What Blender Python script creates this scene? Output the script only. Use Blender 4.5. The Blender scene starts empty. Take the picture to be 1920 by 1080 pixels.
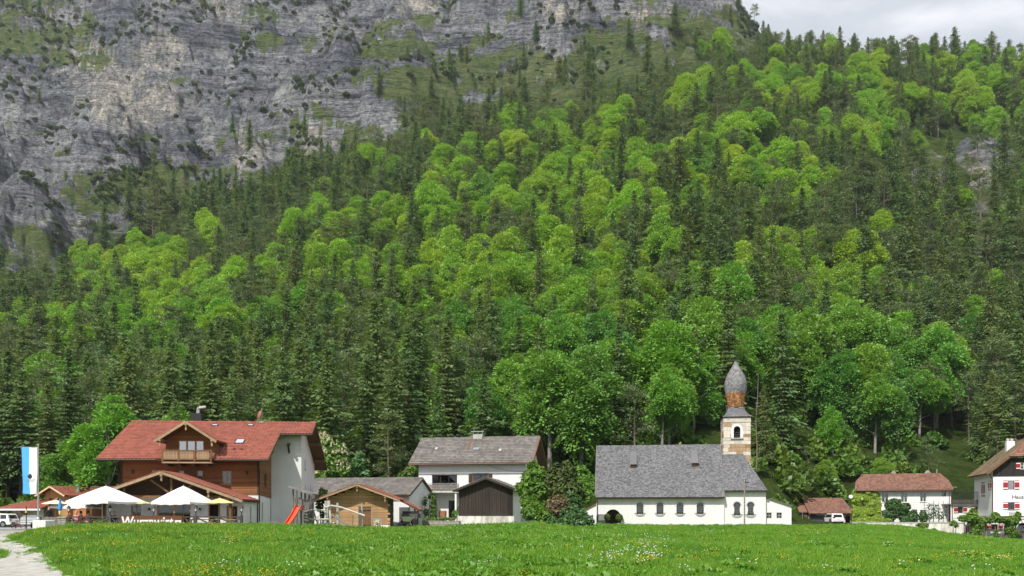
import bpy, bmesh, math, random
import numpy as np
from mathutils import Vector, Matrix
from mathutils.geometry import tessellate_polygon

R = math.radians
rnd = random.Random(7)
scn = bpy.context.scene
COL = scn.collection

# ------------------------------------------------------------------ camera, sky, sun, exposure
F, CX, HZ, EYE = 1600.0, 960.0, 955.0, 1.7          # focal length and horizon in 1920-px units, eye height
cam_d = bpy.data.cameras.new('camera')
cam_d.sensor_width = 36.0
cam_d.lens = 36.0 * F / 1920.0
cam_d.shift_y = (HZ - 540.0) / 1920.0
cam_d.clip_start = 0.3
cam_d.clip_end = 6000.0
cam = bpy.data.objects.new('camera', cam_d)
COL.objects.link(cam)
cam.location = (0, 0, EYE)
cam.rotation_euler = (R(90), 0, 0)
scn.camera = cam

SUN_AZ, SUN_EL = 30.0, 50.0                         # sun behind the camera's left shoulder
sun_vec = Vector((-math.sin(R(SUN_AZ)) * math.cos(R(SUN_EL)), -math.cos(R(SUN_AZ)) * math.cos(R(SUN_EL)), math.sin(R(SUN_EL))))
sd = bpy.data.lights.new('sun', 'SUN')
sd.energy = 4.2
sd.angle = R(1.2)
sd.color = (1.0, 0.95, 0.87)
sun = bpy.data.objects.new('sun', sd)
COL.objects.link(sun)
sun.rotation_euler = (-sun_vec).to_track_quat('-Z', 'Y').to_euler()
sun.location = sun_vec * 200

world = bpy.data.worlds.new('World')
scn.world = world
world.use_nodes = True
nt = world.node_tree
nt.nodes.clear()
def N(tree, typ, **kw):
    n = tree.nodes.new(typ)
    for k, v in kw.items():
        if k in n.inputs.keys():
            n.inputs[k].default_value = v
        else:
            setattr(n, k, v)
    return n
sky = N(nt, 'ShaderNodeTexSky', sky_type='NISHITA')
sky.sun_disc = False
sky.sun_elevation = R(SUN_EL)
sky.sun_rotation = math.atan2(sun_vec.x, sun_vec.y)
sky.air_density = 1.0; sky.dust_density = 1.5
skm = N(nt, 'ShaderNodeVectorMath', operation='SCALE'); skm.inputs['Scale'].default_value = 0.10
nt.links.new(sky.outputs[0], skm.inputs[0])
tc = N(nt, 'ShaderNodeTexCoord')
mp = N(nt, 'ShaderNodeMapping'); mp.inputs['Scale'].default_value = (1, 1, 2.2); mp.inputs['Location'].default_value = (0.35, 0.2, 0.1)
nt.links.new(tc.outputs['Generated'], mp.inputs[0])
nz = N(nt, 'ShaderNodeTexNoise'); nz.inputs['Scale'].default_value = 3.4; nz.inputs['Detail'].default_value = 7; nz.inputs['Roughness'].default_value = 0.55
nz.inputs['Distortion'].default_value = 0.5
nt.links.new(mp.outputs[0], nz.inputs['Vector'])
rp = N(nt, 'ShaderNodeValToRGB')
rp.color_ramp.elements[0].position = 0.38; rp.color_ramp.elements[0].color = (0.47, 0.49, 0.55, 1)
rp.color_ramp.elements[1].position = 0.66; rp.color_ramp.elements[1].color = (0.86, 0.86, 0.88, 1)
e = rp.color_ramp.elements.new(0.52); e.color = (0.575, 0.595, 0.635, 1)
nt.links.new(nz.outputs['Fac'], rp.inputs[0])
mx = N(nt, 'ShaderNodeMix', data_type='RGBA'); mx.inputs[0].default_value = 0.86
nt.links.new(skm.outputs[0], mx.inputs[6]); nt.links.new(rp.outputs[0], mx.inputs[7])
bg = N(nt, 'ShaderNodeBackground'); bg.inputs[1].default_value = 1.0
nt.links.new(mx.outputs[2], bg.inputs[0])
wo = N(nt, 'ShaderNodeOutputWorld')
nt.links.new(bg.outputs[0], wo.inputs[0])

scn.view_settings.view_transform = 'Standard'
scn.view_settings.look = 'None'
scn.view_settings.gamma = 1.0
scn.view_settings.exposure = 0.46
scn.view_settings.use_curve_mapping = False
scn.render.engine = 'CYCLES'
scn.cycles.use_denoising = True
scn.cycles.max_bounces = 8
scn.cycles.diffuse_bounces = 3
scn.cycles.glossy_bounces = 3
scn.cycles.transmission_bounces = 4
scn.cycles.transparent_max_bounces = 8
scn.cycles.caustics_reflective = False
scn.cycles.caustics_refractive = False

# ------------------------------------------------------------------ helpers
def W(px, py, D):
    """the world point that the photograph shows at (px, py), at depth D"""
    return Vector(((px - CX) / F * D, D, EYE + (HZ - py) / F * D))
def proj(x, y, z):
    return CX + F * x / y, HZ - F * (z - EYE) / y

def tag(o, label=None, cat=None, group=None, kind=None):
    if label: o['label'] = label
    if cat: o['category'] = cat
    if group: o['group'] = group
    if kind: o['kind'] = kind
    return o
def empty(name, loc, rz=0.0, label=None, cat=None, group=None):
    o = bpy.data.objects.new(name, None)
    o.empty_display_size = 0.3
    COL.objects.link(o)
    o.location = loc
    o.rotation_euler = (0, 0, rz)
    return tag(o, label, cat, group)
def link(name, me, parent=None, loc=None, rot=None, scale=None):
    o = bpy.data.objects.new(name, me)
    COL.objects.link(o)
    if parent: o.parent = parent
    if loc is not None: o.location = loc
    if rot is not None: o.rotation_euler = rot
    if scale is not None: o.scale = scale
    return o
def copy_tree(o, parent=None):
    c = o.copy()
    COL.objects.link(c)
    c.parent = parent
    for ch in list(o.children):
        copy_tree(ch, c)
    return c

# numpy value noise
def _hash(ix, iy, iz, seed):
    h = (ix.astype(np.int64) * 374761393 + iy.astype(np.int64) * 668265263 + iz.astype(np.int64) * 2147483647 + seed * 974634777) & 0xFFFFFFFF
    h = ((h ^ (h >> 13)) * 1274126177) & 0xFFFFFFFF
    h = ((h ^ (h >> 16)) * 2246822519) & 0xFFFFFFFF
    return ((h ^ (h >> 15)) & 0xFFFFFF) / float(0xFFFFFF)
def vnoise(x, y, z=None, seed=0):
    x = np.asarray(x, float); y = np.asarray(y, float)
    z = np.zeros_like(x) if z is None else np.asarray(z, float)
    xi, yi, zi = np.floor(x), np.floor(y), np.floor(z)
    fx, fy, fz = x - xi, y - yi, z - zi
    fx = fx * fx * (3 - 2 * fx); fy = fy * fy * (3 - 2 * fy); fz = fz * fz * (3 - 2 * fz)
    out = 0
    for dz in (0, 1):
        wz = fz if dz else 1 - fz
        for dy in (0, 1):
            wy = fy if dy else 1 - fy
            a = _hash(xi, yi + dy, zi + dz, seed); b = _hash(xi + 1, yi + dy, zi + dz, seed)
            out = out + wz * wy * (a * (1 - fx) + b * fx)
    return out * 2 - 1
def fbm(x, y, z=None, oct=4, seed=0, gain=0.5):
    s, a, f = 0, 1.0, 1.0
    for i in range(oct):
        s = s + a * vnoise(x * f, y * f, None if z is None else z * f, seed + i * 17)
        a *= gain; f *= 2.03
    return s
def sstep(a, b, x):
    t = np.clip((x - a) / (b - a), 0, 1)
    return t * t * (3 - 2 * t)

# mesh builder: shapes collected into ONE mesh
class MB:
    def __init__(s): s.v = []; s.f = []
    def quad(s, a, b, c, d):
        i = len(s.v); s.v += [tuple(a), tuple(b), tuple(c), tuple(d)]; s.f.append((i, i+1, i+2, i+3)); return s
    def poly(s, pts):
        i = len(s.v); s.v += [tuple(p) for p in pts]; s.f.append(tuple(range(i, i + len(pts)))); return s
    def obox(s, o, ax, ay, az):
        """box from corner o along three edge vectors"""
        o, ax, ay, az = Vector(o), Vector(ax), Vector(ay), Vector(az)
        if ax.cross(ay).dot(az) < 0: ax, ay = ay, ax
        i = len(s.v)
        for k in (0, 1):
            for p in (o, o + ax, o + ax + ay, o + ay): s.v.append(tuple(p + az * k))
        for q in ((3,2,1,0),(4,5,6,7),(0,1,5,4),(1,2,6,5),(2,3,7,6),(3,0,4,7)): s.f.append(tuple(i + j for j in q))
        return s
    def box(s, x0, x1, y0, y1, z0, z1):
        return s.obox((x0, y0, z0), (x1-x0, 0, 0), (0, y1-y0, 0), (0, 0, z1-z0))
    def beam(s, p, q, w, h, up=(0, 0, 1)):
        """rectangular bar from p to q, w wide, h high"""
        p, q = Vector(p), Vector(q); d = (q - p).normalized(); up = Vector(up)
        sd_ = d.cross(up)
        if sd_.length < 1e-4: sd_ = d.cross(Vector((1, 0, 0)))
        sd_.normalize(); u2 = sd_.cross(d).normalized()
        return s.obox(p - sd_ * w/2 - u2 * h/2, sd_ * w, u2 * h, q - p)
    def tube(s, p, q, r0, r1=None, n=8, cap=True):
        r1 = r0 if r1 is None else r1
        p, q = Vector(p), Vector(q); d = (q - p).normalized()
        a = d.orthogonal().normalized(); b = d.cross(a)
        i = len(s.v)
        for c, r in ((p, r0), (q, r1)):
            for k in range(n):
                t = 2 * math.pi * k / n
                s.v.append(tuple(c + a * (math.cos(t) * r) + b * (math.sin(t) * r)))
        for k in range(n): s.f.append((i + k, i + (k+1) % n, i + n + (k+1) % n, i + n + k))
        if cap:
            s.f.append(tuple(i + n - 1 - k for k in range(n))); s.f.append(tuple(i + n + k for k in range(n)))
        return s
    def path(s, pts, rs, n=7):
        for k in range(len(pts) - 1): s.tube(pts[k], pts[k+1], rs[k], rs[k+1], n)
        return s
    def lathe(s, prof, n=16, c=(0, 0, 0), a0=0.0, axis='z'):
        i = len(s.v); c = Vector(c)
        for r, z in prof:
            for k in range(n):
                t = a0 + 2 * math.pi * k / n
                p = (math.cos(t) * r, math.sin(t) * r, z)
                if axis == 'y': p = (p[0], p[2], p[1])
                if axis == 'x': p = (p[2], p[0], p[1])
                s.v.append(tuple(c + Vector(p)))
        for j in range(len(prof) - 1):
            for k in range(n):
                q = (i + j*n + k, i + j*n + (k+1) % n, i + (j+1)*n + (k+1) % n, i + (j+1)*n + k)
                s.f.append(q if axis != 'y' else q[::-1])
        s.f.append(tuple(i + n - 1 - k for k in range(n)))
        s.f.append(tuple(i + (len(prof)-1)*n + k for k in range(n)))
        return s
    def extr(s, pts, off):
        """flat polygon pts extruded by the vector off (closed solid)"""
        pts = [Vector(p) for p in pts]; off = Vector(off); n = len(pts); i = len(s.v)
        s.v += [tuple(p) for p in pts] + [tuple(p + off) for p in pts]
        s.f.append(tuple(i + k for k in range(n))[::-1]); s.f.append(tuple(i + n + k for k in range(n)))
        for k in range(n): s.f.append((i + k, i + (k+1) % n, i + n + (k+1) % n, i + n + k))
        return s
    def wall(s, O, U, V, outer, holes=(), depth=0.2):
        """sheet in the frame (O; U right, V up), seen from -U x V side... holes get reveals going inward"""
        O, U, V = Vector(O), Vector(U).normalized(), Vector(V).normalized()
        Nn = U.cross(V)                                             # points to the viewer
        loops = [[Vector((a, b, 0)) for a, b in outer]] + [[Vector((a, b, 0)) for a, b in h] for h in holes]
        tris = tessellate_polygon(loops)
        flat = [p for l in loops for p in l]
        i = len(s.v)
        s.v += [tuple(O + U * p.x + V * p.y) for p in flat]
        for t in tris:
            a, b, c = (flat[k] for k in t)
            if (b - a).cross(c - a).z < 0: t = t[::-1]
            s.f.append(tuple(i + k for k in t))
        for h in holes:
            ar = sum(h[k][0] * h[(k+1) % len(h)][1] - h[(k+1) % len(h)][0] * h[k][1] for k in range(len(h)))
            hh = list(h) if ar > 0 else list(h)[::-1]
            for k in range(len(hh)):
                a = O + U * hh[k][0] + V * hh[k][1]; b = O + U * hh[(k+1) % len(hh)][0] + V * hh[(k+1) % len(hh)][1]
                s.quad(a, b, b - Nn * depth, a - Nn * depth)
        return s
    def tiles(s, O, U, V, poly, dv, du, t=0.03, lap=1.2, rng=None, jit=0.0, curve=0.0, drop=0.0):
        """courses of separate tiles over the (u, v) polygon of a roof plane; U along the eave, V up the slope"""
        O, U, V = Vector(O), Vector(U).normalized(), Vector(V).normalized()
        Nn = U.cross(V).normalized(); rng = rng or rnd
        vmin, vmax = min(p[1] for p in poly), max(p[1] for p in poly)
        nrow = max(1, int(round((vmax - vmin) / dv))); dv = (vmax - vmin) / nrow
        def span(v):
            xs = []
            for k in range(len(poly)):
                (x0, y0), (x1, y1) = poly[k], poly[(k+1) % len(poly)]
                if (y0 <= v < y1) or (y1 <= v < y0): xs.append(x0 + (x1 - x0) * (v - y0) / (y1 - y0))
            return (min(xs), max(xs)) if len(xs) >= 2 else None
        for r in range(nrow):
            v0 = vmin + r * dv; v1 = min(v0 + dv * lap, vmax)
            a, b = span(v0 + dv * 0.02 + 1e-4), span(min(v0 + dv, vmax) - dv * 0.02)
            if not a or not b: continue
            n = max(1, int(round((a[1] - a[0]) / du)))
            if rng.random() < drop: pass
            off = 0.5 * (r % 2) / n if curve == 0 else 0
            cuts = [0.0] + [min(1, max(0, (k + (rng.random() - .5) * jit) / n + off)) for k in range(0 if off else 1, n)] + [1.0]
            for k in range(len(cuts) - 1):
                f0, f1 = cuts[k], cuts[k+1]
                if f1 - f0 < 1e-5: continue
                tt = t * (1 + (rng.random() - .5) * jit * 1.4); lo = v0 - (rng.random() * jit * dv * 0.35)
                pa, pb = a[0] + (a[1]-a[0]) * f0, a[0] + (a[1]-a[0]) * f1
                qa, qb = b[0] + (b[1]-b[0]) * f0, b[0] + (b[1]-b[0]) * f1
                P = lambda u, v, h: tuple(O + U * u + V * v + Nn * h)
                i = len(s.v)
                if curve:
                    um, qm = (pa + pb) / 2, (qa + qb) / 2
                    s.v += [P(pa, lo, tt*.55), P(um, lo, tt + curve), P(pb, lo, tt*.55), P(qb, v1, .004), P(qm, v1, .004 + curve), P(qa, v1, .004),
                            P(pa, lo, -.004), P(pb, lo, -.004)]
                    s.f += [(i, i+1, i+4, i+5), (i+1, i+2, i+3, i+4), (i+6, i+7, i+2, i+1, i)]
                else:
                    s.v += [P(pa, lo, tt), P(pb, lo, tt), P(qb, v1, .004), P(qa, v1, .004), P(pa, lo, -.004), P(pb, lo, -.004)]
                    s.f += [(i, i+1, i+2, i+3), (i+4, i+5, i+1, i), (i+5, i+2, i+1), (i+4, i, i+3)]
        return s
    def mesh(s, name, mat, smooth=False):
        me = bpy.data.meshes.new(name)
        me.from_pydata(s.v, [], s.f)
        me.materials.append(mat)
        if smooth: me.polygons.foreach_set('use_smooth', [True] * len(me.polygons))
        me.update()
        return me
    def build(s, name, mat, parent=None, loc=None, smooth=False, rot=None):
        return link(name, s.mesh(name, mat, smooth), parent, loc, rot)

# ------------------------------------------------------------------ materials
MATS = {}
def mat(name, col, rough=0.8, var=0.12, scale=4.0, bump=0.0, bscale=20.0, island=0.0, metal=0.0, col2=None, stretch=(1, 1, 1), spec=0.3, detail=4, ramp=None, objvar=0.0):
    """procedural material: base colour broken up by noise, per-piece variation and a bump"""
    m = bpy.data.materials.new(name); m.use_nodes = True
    t = m.node_tree; t.nodes.clear(); L = t.links.new
    b = N(t, 'ShaderNodeBsdfPrincipled'); b.inputs['Roughness'].default_value = rough; b.inputs['Metallic'].default_value = metal
    b.inputs['Specular IOR Level'].default_value = spec
    o = N(t, 'ShaderNodeOutputMaterial'); L(b.outputs[0], o.inputs[0])
    tc = N(t, 'ShaderNodeTexCoord'); mp = N(t, 'ShaderNodeMapping'); mp.inputs['Scale'].default_value = stretch
    L(tc.outputs['Object'], mp.inputs[0])
    nz = N(t, 'ShaderNodeTexNoise'); nz.inputs['Scale'].default_value = scale; nz.inputs['Detail'].default_value = detail; nz.inputs['Roughness'].default_value = .62
    L(mp.outputs[0], nz.inputs['Vector'])
    c2 = col2 or tuple(c * (1 - var * 2) for c in col)
    r = N(t, 'ShaderNodeValToRGB')
    lo, hi = ramp or (0.32, 0.68)
    r.color_ramp.elements[0].position = lo; r.color_ramp.elements[0].color = (*c2, 1)
    r.color_ramp.elements[1].position = hi; r.color_ramp.elements[1].color = (*col, 1)
    L(nz.outputs['Fac'], r.inputs[0]); cur = r.outputs[0]
    def vary(sock, amt, cur):
        mr = N(t, 'ShaderNodeMapRange'); mr.inputs['To Min'].default_value = 1 - amt; mr.inputs['To Max'].default_value = 1 + amt
        L(sock, mr.inputs['Value'])
        vm = N(t, 'ShaderNodeVectorMath', operation='SCALE'); L(cur, vm.inputs[0]); L(mr.outputs[0], vm.inputs['Scale'])
        return vm.outputs[0]
    if island:
        g = N(t, 'ShaderNodeNewGeometry'); cur = vary(g.outputs['Random Per Island'], island, cur)
    if objvar:
        g = N(t, 'ShaderNodeObjectInfo'); cur = vary(g.outputs['Random'], objvar, cur)
    L(cur, b.inputs['Base Color'])
    if bump:
        n2 = N(t, 'ShaderNodeTexNoise'); n2.inputs['Scale'].default_value = bscale; n2.inputs['Detail'].default_value = 5
        L(mp.outputs[0], n2.inputs['Vector'])
        bp = N(t, 'ShaderNodeBump'); bp.inputs['Strength'].default_value = bump; bp.inputs['Distance'].default_value = 0.05
        L(n2.outputs['Fac'], bp.inputs['Height']); L(bp.outputs[0], b.inputs['Normal'])
    MATS[name] = m
    return m
def leafmat(name, cols, trans=0.35, hue=0.03, high=None, island=0.35):
    """foliage: colour drawn per tree between cols, varied per leaf clump, partly translucent"""
    m = bpy.data.materials.new(name); m.use_nodes = True
    t = m.node_tree; t.nodes.clear(); L = t.links.new
    oi = N(t, 'ShaderNodeObjectInfo'); ge = N(t, 'ShaderNodeNewGeometry')
    r = N(t, 'ShaderNodeValToRGB'); r.color_ramp.interpolation = 'LINEAR'
    while len(r.color_ramp.elements) < len(cols): r.color_ramp.elements.new(0.5)
    cols = list(cols) * 2 if len(cols) == 1 else cols
    for k, c in enumerate(cols):
        r.color_ramp.elements[k].position = k / max(1, len(cols) - 1); r.color_ramp.elements[k].color = (*c, 1)
    L(oi.outputs['Random'], r.inputs[0])
    cs = r.outputs[0]
    if high:                                            # trees higher up the mountain are in younger, yellower leaf
        sp = N(t, 'ShaderNodeSeparateXYZ'); L(oi.outputs['Location'], sp.inputs[0])
        ma = N(t, 'ShaderNodeMapRange', interpolation_type='SMOOTHSTEP'); ma.inputs['From Min'].default_value = 8; ma.inputs['From Max'].default_value = 75; L(sp.outputs[2], ma.inputs['Value'])
        hm = N(t, 'ShaderNodeMix', data_type='RGBA', blend_type='MULTIPLY'); hm.inputs[7].default_value = (*high, 1)
        L(ma.outputs[0], hm.inputs[0]); L(cs, hm.inputs[6]); cs = hm.outputs[2]
    mr = N(t, 'ShaderNodeMapRange'); mr.inputs['To Min'].default_value = 1 - island; mr.inputs['To Max'].default_value = 1 + island
    L(ge.outputs['Random Per Island'], mr.inputs['Value'])
    hs = N(t, 'ShaderNodeHueSaturation'); hs.inputs['Saturation'].default_value = 1.0
    mh = N(t, 'ShaderNodeMapRange'); mh.inputs['To Min'].default_value = .5 - hue; mh.inputs['To Max'].default_value = .5 + hue
    wn = N(t, 'ShaderNodeTexWhiteNoise', noise_dimensions='1D'); L(oi.outputs['Random'], wn.inputs['W'])
    L(wn.outputs['Value'], mh.inputs['Value']); L(mh.outputs[0], hs.inputs['Hue']); L(mr.outputs[0], hs.inputs['Value']); L(cs, hs.inputs['Color'])
    d = N(t, 'ShaderNodeBsdfDiffuse'); tr = N(t, 'ShaderNodeBsdfTranslucent')
    L(hs.outputs[0], d.inputs[0])
    tcx = N(t, 'ShaderNodeMix', data_type='RGBA', blend_type='MULTIPLY'); tcx.inputs[0].default_value = 1; tcx.inputs[7].default_value = (1.25, 1.1, 0.55, 1)
    L(hs.outputs[0], tcx.inputs[6]); L(tcx.outputs[2], tr.inputs[0])
    mx = N(t, 'ShaderNodeMixShader'); mx.inputs[0].default_value = trans
    L(d.outputs[0], mx.inputs[1]); L(tr.outputs[0], mx.inputs[2])
    gl = N(t, 'ShaderNodeBsdfGlossy'); gl.inputs['Roughness'].default_value = 0.5; gl.inputs[0].default_value = (1, 1, 1, 1)
    m2 = N(t, 'ShaderNodeMixShader'); m2.inputs[0].default_value = 0.025
    L(mx.outputs[0], m2.inputs[1]); L(gl.outputs[0], m2.inputs[2])
    o = N(t, 'ShaderNodeOutputMaterial'); L(m2.outputs[0], o.inputs[0])
    MATS[name] = m
    return m

# ------------------------------------------------------------------ terrain
PXG = np.arange(-900, 2821, 20.0)
DG = np.arange(0, 1500, 1.0)
def rel_to_z(py, D): return EYE + (HZ - py) / F * D
# (px, py of the grass crest, its depth, ground level behind it, depth where the slope begins)
CREST = [(-900, 1000, 60, -.08, 118), (-200, 1000, 60, -.08, 118), (35, 1000, 60, -.08, 118), (64, 992, 56, 0, 118), (90, 988.5, 56, .1, 118), (150, 986, 56, .2, 112), (250, 984, 56, .2, 108),
         (350, 982, 57, .2, 104), (450, 983, 57, .15, 104), (500, 984, 58, 0, 106), (600, 985, 60, -.05, 108), (700, 989, 62, -.1, 112), (780, 986, 64, .1, 116),
         (860, 985, 68, .0, 118), (960, 982, 70, .0, 118), (1010, 979, 72, .1, 116), (1080, 985, 74, -.1, 114), (1130, 982.5, 75, -.2, 114), (1165, 983, 76, -.2, 114),
         (1300, 982, 78, -.2, 114), (1450, 981.5, 80, -.2, 118), (1500, 983, 84, -.3, 128), (1560, 981, 86, -.3, 136), (1620, 980.5, 88, -.4, 136), (1680, 983, 88, -.6, 136),
         (1740, 991, 88, -1.0, 136), (1800, 1000, 88, -1.5, 136), (1860, 1006, 88, -1.8, 136), (1920, 1010, 90, -2.0, 136), (2300, 1018, 92, -2.6, 140), (2820, 1022, 92, -2.6, 140)]
# hillside profiles: at azimuth px, the depth at which the ground is seen at height py
HILL = {
 -900: [(150, 905), (250, 770), (400, 610), (520, 490), (650, 300), (800, 150), (950, 0), (1050, -100)],
 -200: [(150, 905), (250, 770), (400, 610), (500, 500), (600, 360), (700, 220), (790, 120), (880, 20), (1000, -100)],
 80:  [(145, 908), (200, 810), (300, 690), (420, 575), (500, 500), (590, 370), (680, 250), (715, 150), (800, 95), (880, 10), (1000, -100)],
 280: [(140, 905), (200, 800), (300, 670), (410, 560), (500, 460), (600, 340), (680, 262), (705, 140), (730, 62), (830, 30), (900, -20), (1000, -110)],
 460: [(140, 903), (200, 790), (300, 645), (410, 510), (500, 415), (590, 310), (670, 215), (710, 135), (780, 70), (860, 0), (960, -100)],
 640: [(135, 900), (200, 770), (300, 610), (420, 450), (510, 345), (590, 250), (670, 170), (740, 85), (810, 15), (900, -90)],
 880: [(130, 895), (180, 780), (260, 620), (360, 450), (450, 345), (540, 255), (610, 190), (680, 110), (760, 40), (840, -60)],
 1100:[(125, 890), (160, 790), (220, 650), (300, 500), (400, 365), (490, 265), (560, 195), (640, 100), (720, 30), (800, -60)],
 1300:[(124, 880), (152, 785), (210, 645), (290, 485), (380, 352), (470, 240), (550, 150), (640, 85), (720, 10), (790, -60)],
 1385:[(124, 880), (150, 780), (210, 640), (290, 480), (380, 350), (470, 238), (550, 150), (640, 88), (720, 34)],
 1418:[(127, 885), (155, 780), (218, 640), (298, 478), (388, 345), (475, 234), (552, 147), (630, 98), (700, 62)],
 1450:[(130, 890), (160, 780), (225, 640), (305, 475), (395, 340), (480, 230), (555, 142), (620, 106), (690, 78)],
 1500:[(138, 900), (175, 780), (240, 640), (320, 470), (410, 330), (490, 212), (560, 128), (600, 122)],
 1760:[(150, 905), (190, 790), (250, 640), (330, 470), (420, 320), (500, 200), (565, 122)],
 1920:[(150, 905), (190, 800), (250, 650), (330, 485), (420, 340), (500, 215), (570, 138)],
 2300:[(155, 910), (195, 810), (260, 670), (340, 520), (430, 390), (520, 300), (580, 260)],
 2820:[(155, 915), (200, 830), (270, 700), (350, 570), (450, 450), (540, 380), (600, 350)],
}
def gsm(a, sig, axis):
    n = int(3 * sig) + 1; k = np.exp(-0.5 * (np.arange(-n, n + 1) / sig) ** 2); k /= k.sum()
    pad = [(0, 0), (0, 0)]; pad[axis] = (n, n)
    return np.apply_along_axis(lambda v: np.convolve(v, k, 'valid'), axis, np.pad(a, pad, mode='edge'))
cr = np.array(CREST)
c_py, c_d, c_zb, c_db = (np.interp(PXG, cr[:, 0], cr[:, k]) for k in (1, 2, 3, 4))
HTAB = np.zeros((len(PXG), len(DG)))
hp = sorted(HILL)
hcols = []
for p in hp:
    pr = HILL[p]; db = float(np.interp(p, cr[:, 0], cr[:, 4])); zb = float(np.interp(p, cr[:, 0], cr[:, 3]))
    ds = [db] + [d for d, _ in pr]; zs = [zb] + [rel_to_z(y, d) for d, y in pr]
    ds += [ds[-1] + 60, ds[-1] + 700]; zs += [zs[-1] - 4, zs[-1] - 330]
    hcols.append(np.interp(DG, ds, zs))
hcols = np.array(hcols)
for j in range(len(DG)): HTAB[:, j] = np.interp(PXG, hp, hcols[:, j])
HTAB = gsm(gsm(HTAB, 5.0, 1), 2.2, 0)
for i, p in enumerate(PXG):
    zc = rel_to_z(c_py[i] + 3.0, c_d[i]); zb = c_zb[i]
    t = np.clip((DG - 20) / (c_d[i] - 20), 0, 1)
    fore = zc * (0.30 * t + 0.70 * t ** 1.35)
    back = zb + (zc - zb) * (1 - sstep(c_d[i] + .3, c_d[i] + 4.5, DG))
    back = back - .52 * sstep(66, 100, DG) * float(sstep(140, 60, np.array(p)))     # the road and car park lie lower
    fg = np.where(DG < c_d[i], fore, back)
    w = sstep(c_db[i] - 6, c_db[i] + 10, DG)
    HTAB[i] = fg * (1 - w) + HTAB[i] * w
HTAB = np.concatenate([HTAB[:, :100] * .5 + gsm(HTAB, 0.8, 1)[:, :100] * .5, HTAB[:, 100:]], 1)

ROCKLINE = [(-900, 575), (0, 570), (150, 505), (300, 440), (450, 380), (600, 305), (700, 290), (800, 275), (900, 245), (1000, 215), (1100, 205), (1200, 195), (1300, 150), (1400, 105), (1500, 20), (2820, -100)]
_rl = np.array(ROCKLINE, float)
def base_h(X, Y):
    px = CX + F * X / Y
    a = np.clip((px - PXG[0]) / 20.0, 0, len(PXG) - 1.001); b = np.clip(Y, 0, len(DG) - 1.001)
    i, j = a.astype(int), b.astype(int); fa, fb = a - i, b - j
    z = (HTAB[i, j] * (1-fa) + HTAB[i+1, j] * fa) * (1-fb) + (HTAB[i, j+1] * (1-fa) + HTAB[i+1, j+1] * fa) * fb
    return z, px
def rockmask(X, Y, z, px):
    py = HZ - F * (z - EYE) / Y
    line = np.interp(px, _rl[:, 0], _rl[:, 1])
    n = fbm(X / 60, Y / 60, z / 60, 3, 5) * 45
    r = sstep(-25, 25, line - py + n) * (Y > 300)
    # crags inside the forest
    for (cx_, cy_, rx_, ry_, s_) in CRAGS:
        q = ((px - cx_) / rx_) ** 2 + ((py - cy_) / ry_) ** 2
        r = np.maximum(r, s_ * sstep(1.25, .6, q + .35 * fbm(X / 12, Y / 12, z / 12, 2, 9)))
    return r, py
CRAGS = [(1740, 330, 34, 38, 1), (1850, 300, 60, 45, .9), (1860, 430, 70, 80, .8), (1655, 505, 26, 22, .9), (1300, 735, 30, 16, .6), (1750, 345, 26, 40, 1), (1010, 160, 70, 40, 1)]
def H(X, Y, detail=True):
    X = np.asarray(X, float); Y = np.asarray(Y, float)
    z, px = base_h(X, Y)
    z = z + np.where(Y < 110, 1, 0) * (.05 * fbm(X / 3.5, Y / 3.5, None, 3, 3) * sstep(8, 25, Y)) + sstep(118, 170, Y) * 2.2 * fbm(X / 45, Y / 45, None, 3, 11)
    if not detail: return z, None, px
    rk, py = rockmask(X, Y, z, px)
    n1 = fbm(X / 110, Y / 110, z / 110, 3, 21)
    s_ = z - 0.33 * X + 34 * n1
    P1, P2, P3 = 62.0, 19.0, 6.5
    def terr(s, P, k):
        t = s / P; f = t - np.floor(t)
        return P * (sstep(0.0, k, f) - f)
    d = .85 * terr(s_, P1, .26) + .80 * terr(s_ + 12 * fbm(X / 30, Y / 30, z / 30, 2, 31), P2, .36) + .4 * terr(s_ + 6 * fbm(X / 12, Y / 12, z / 12, 2, 33), P3, .45)
    gul = 1 - np.abs(fbm(X / 85 + z / 260, z / 300, Y / 300, 3, 39))
    rib = 1 - np.abs(fbm(X / 26 + z / 90, z / 120, Y / 120, 3, 41))
    blk = fbm(X / 9, Y / 9, z / 14, 3, 45, .6)
    d = d + 30 * (gul - .75) + 18 * (rib - .75) + 9.0 * np.abs(blk) + 2.0 * fbm(X / 4, Y / 4, z / 5, 3, 47)
    far = sstep(300, 420, Y)
    z = z + rk * d * np.where((px > 1480) | (Y < 300), .22, 1.0 - .7 * sstep(1330, 1420, px))
    return z, rk, px

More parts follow.
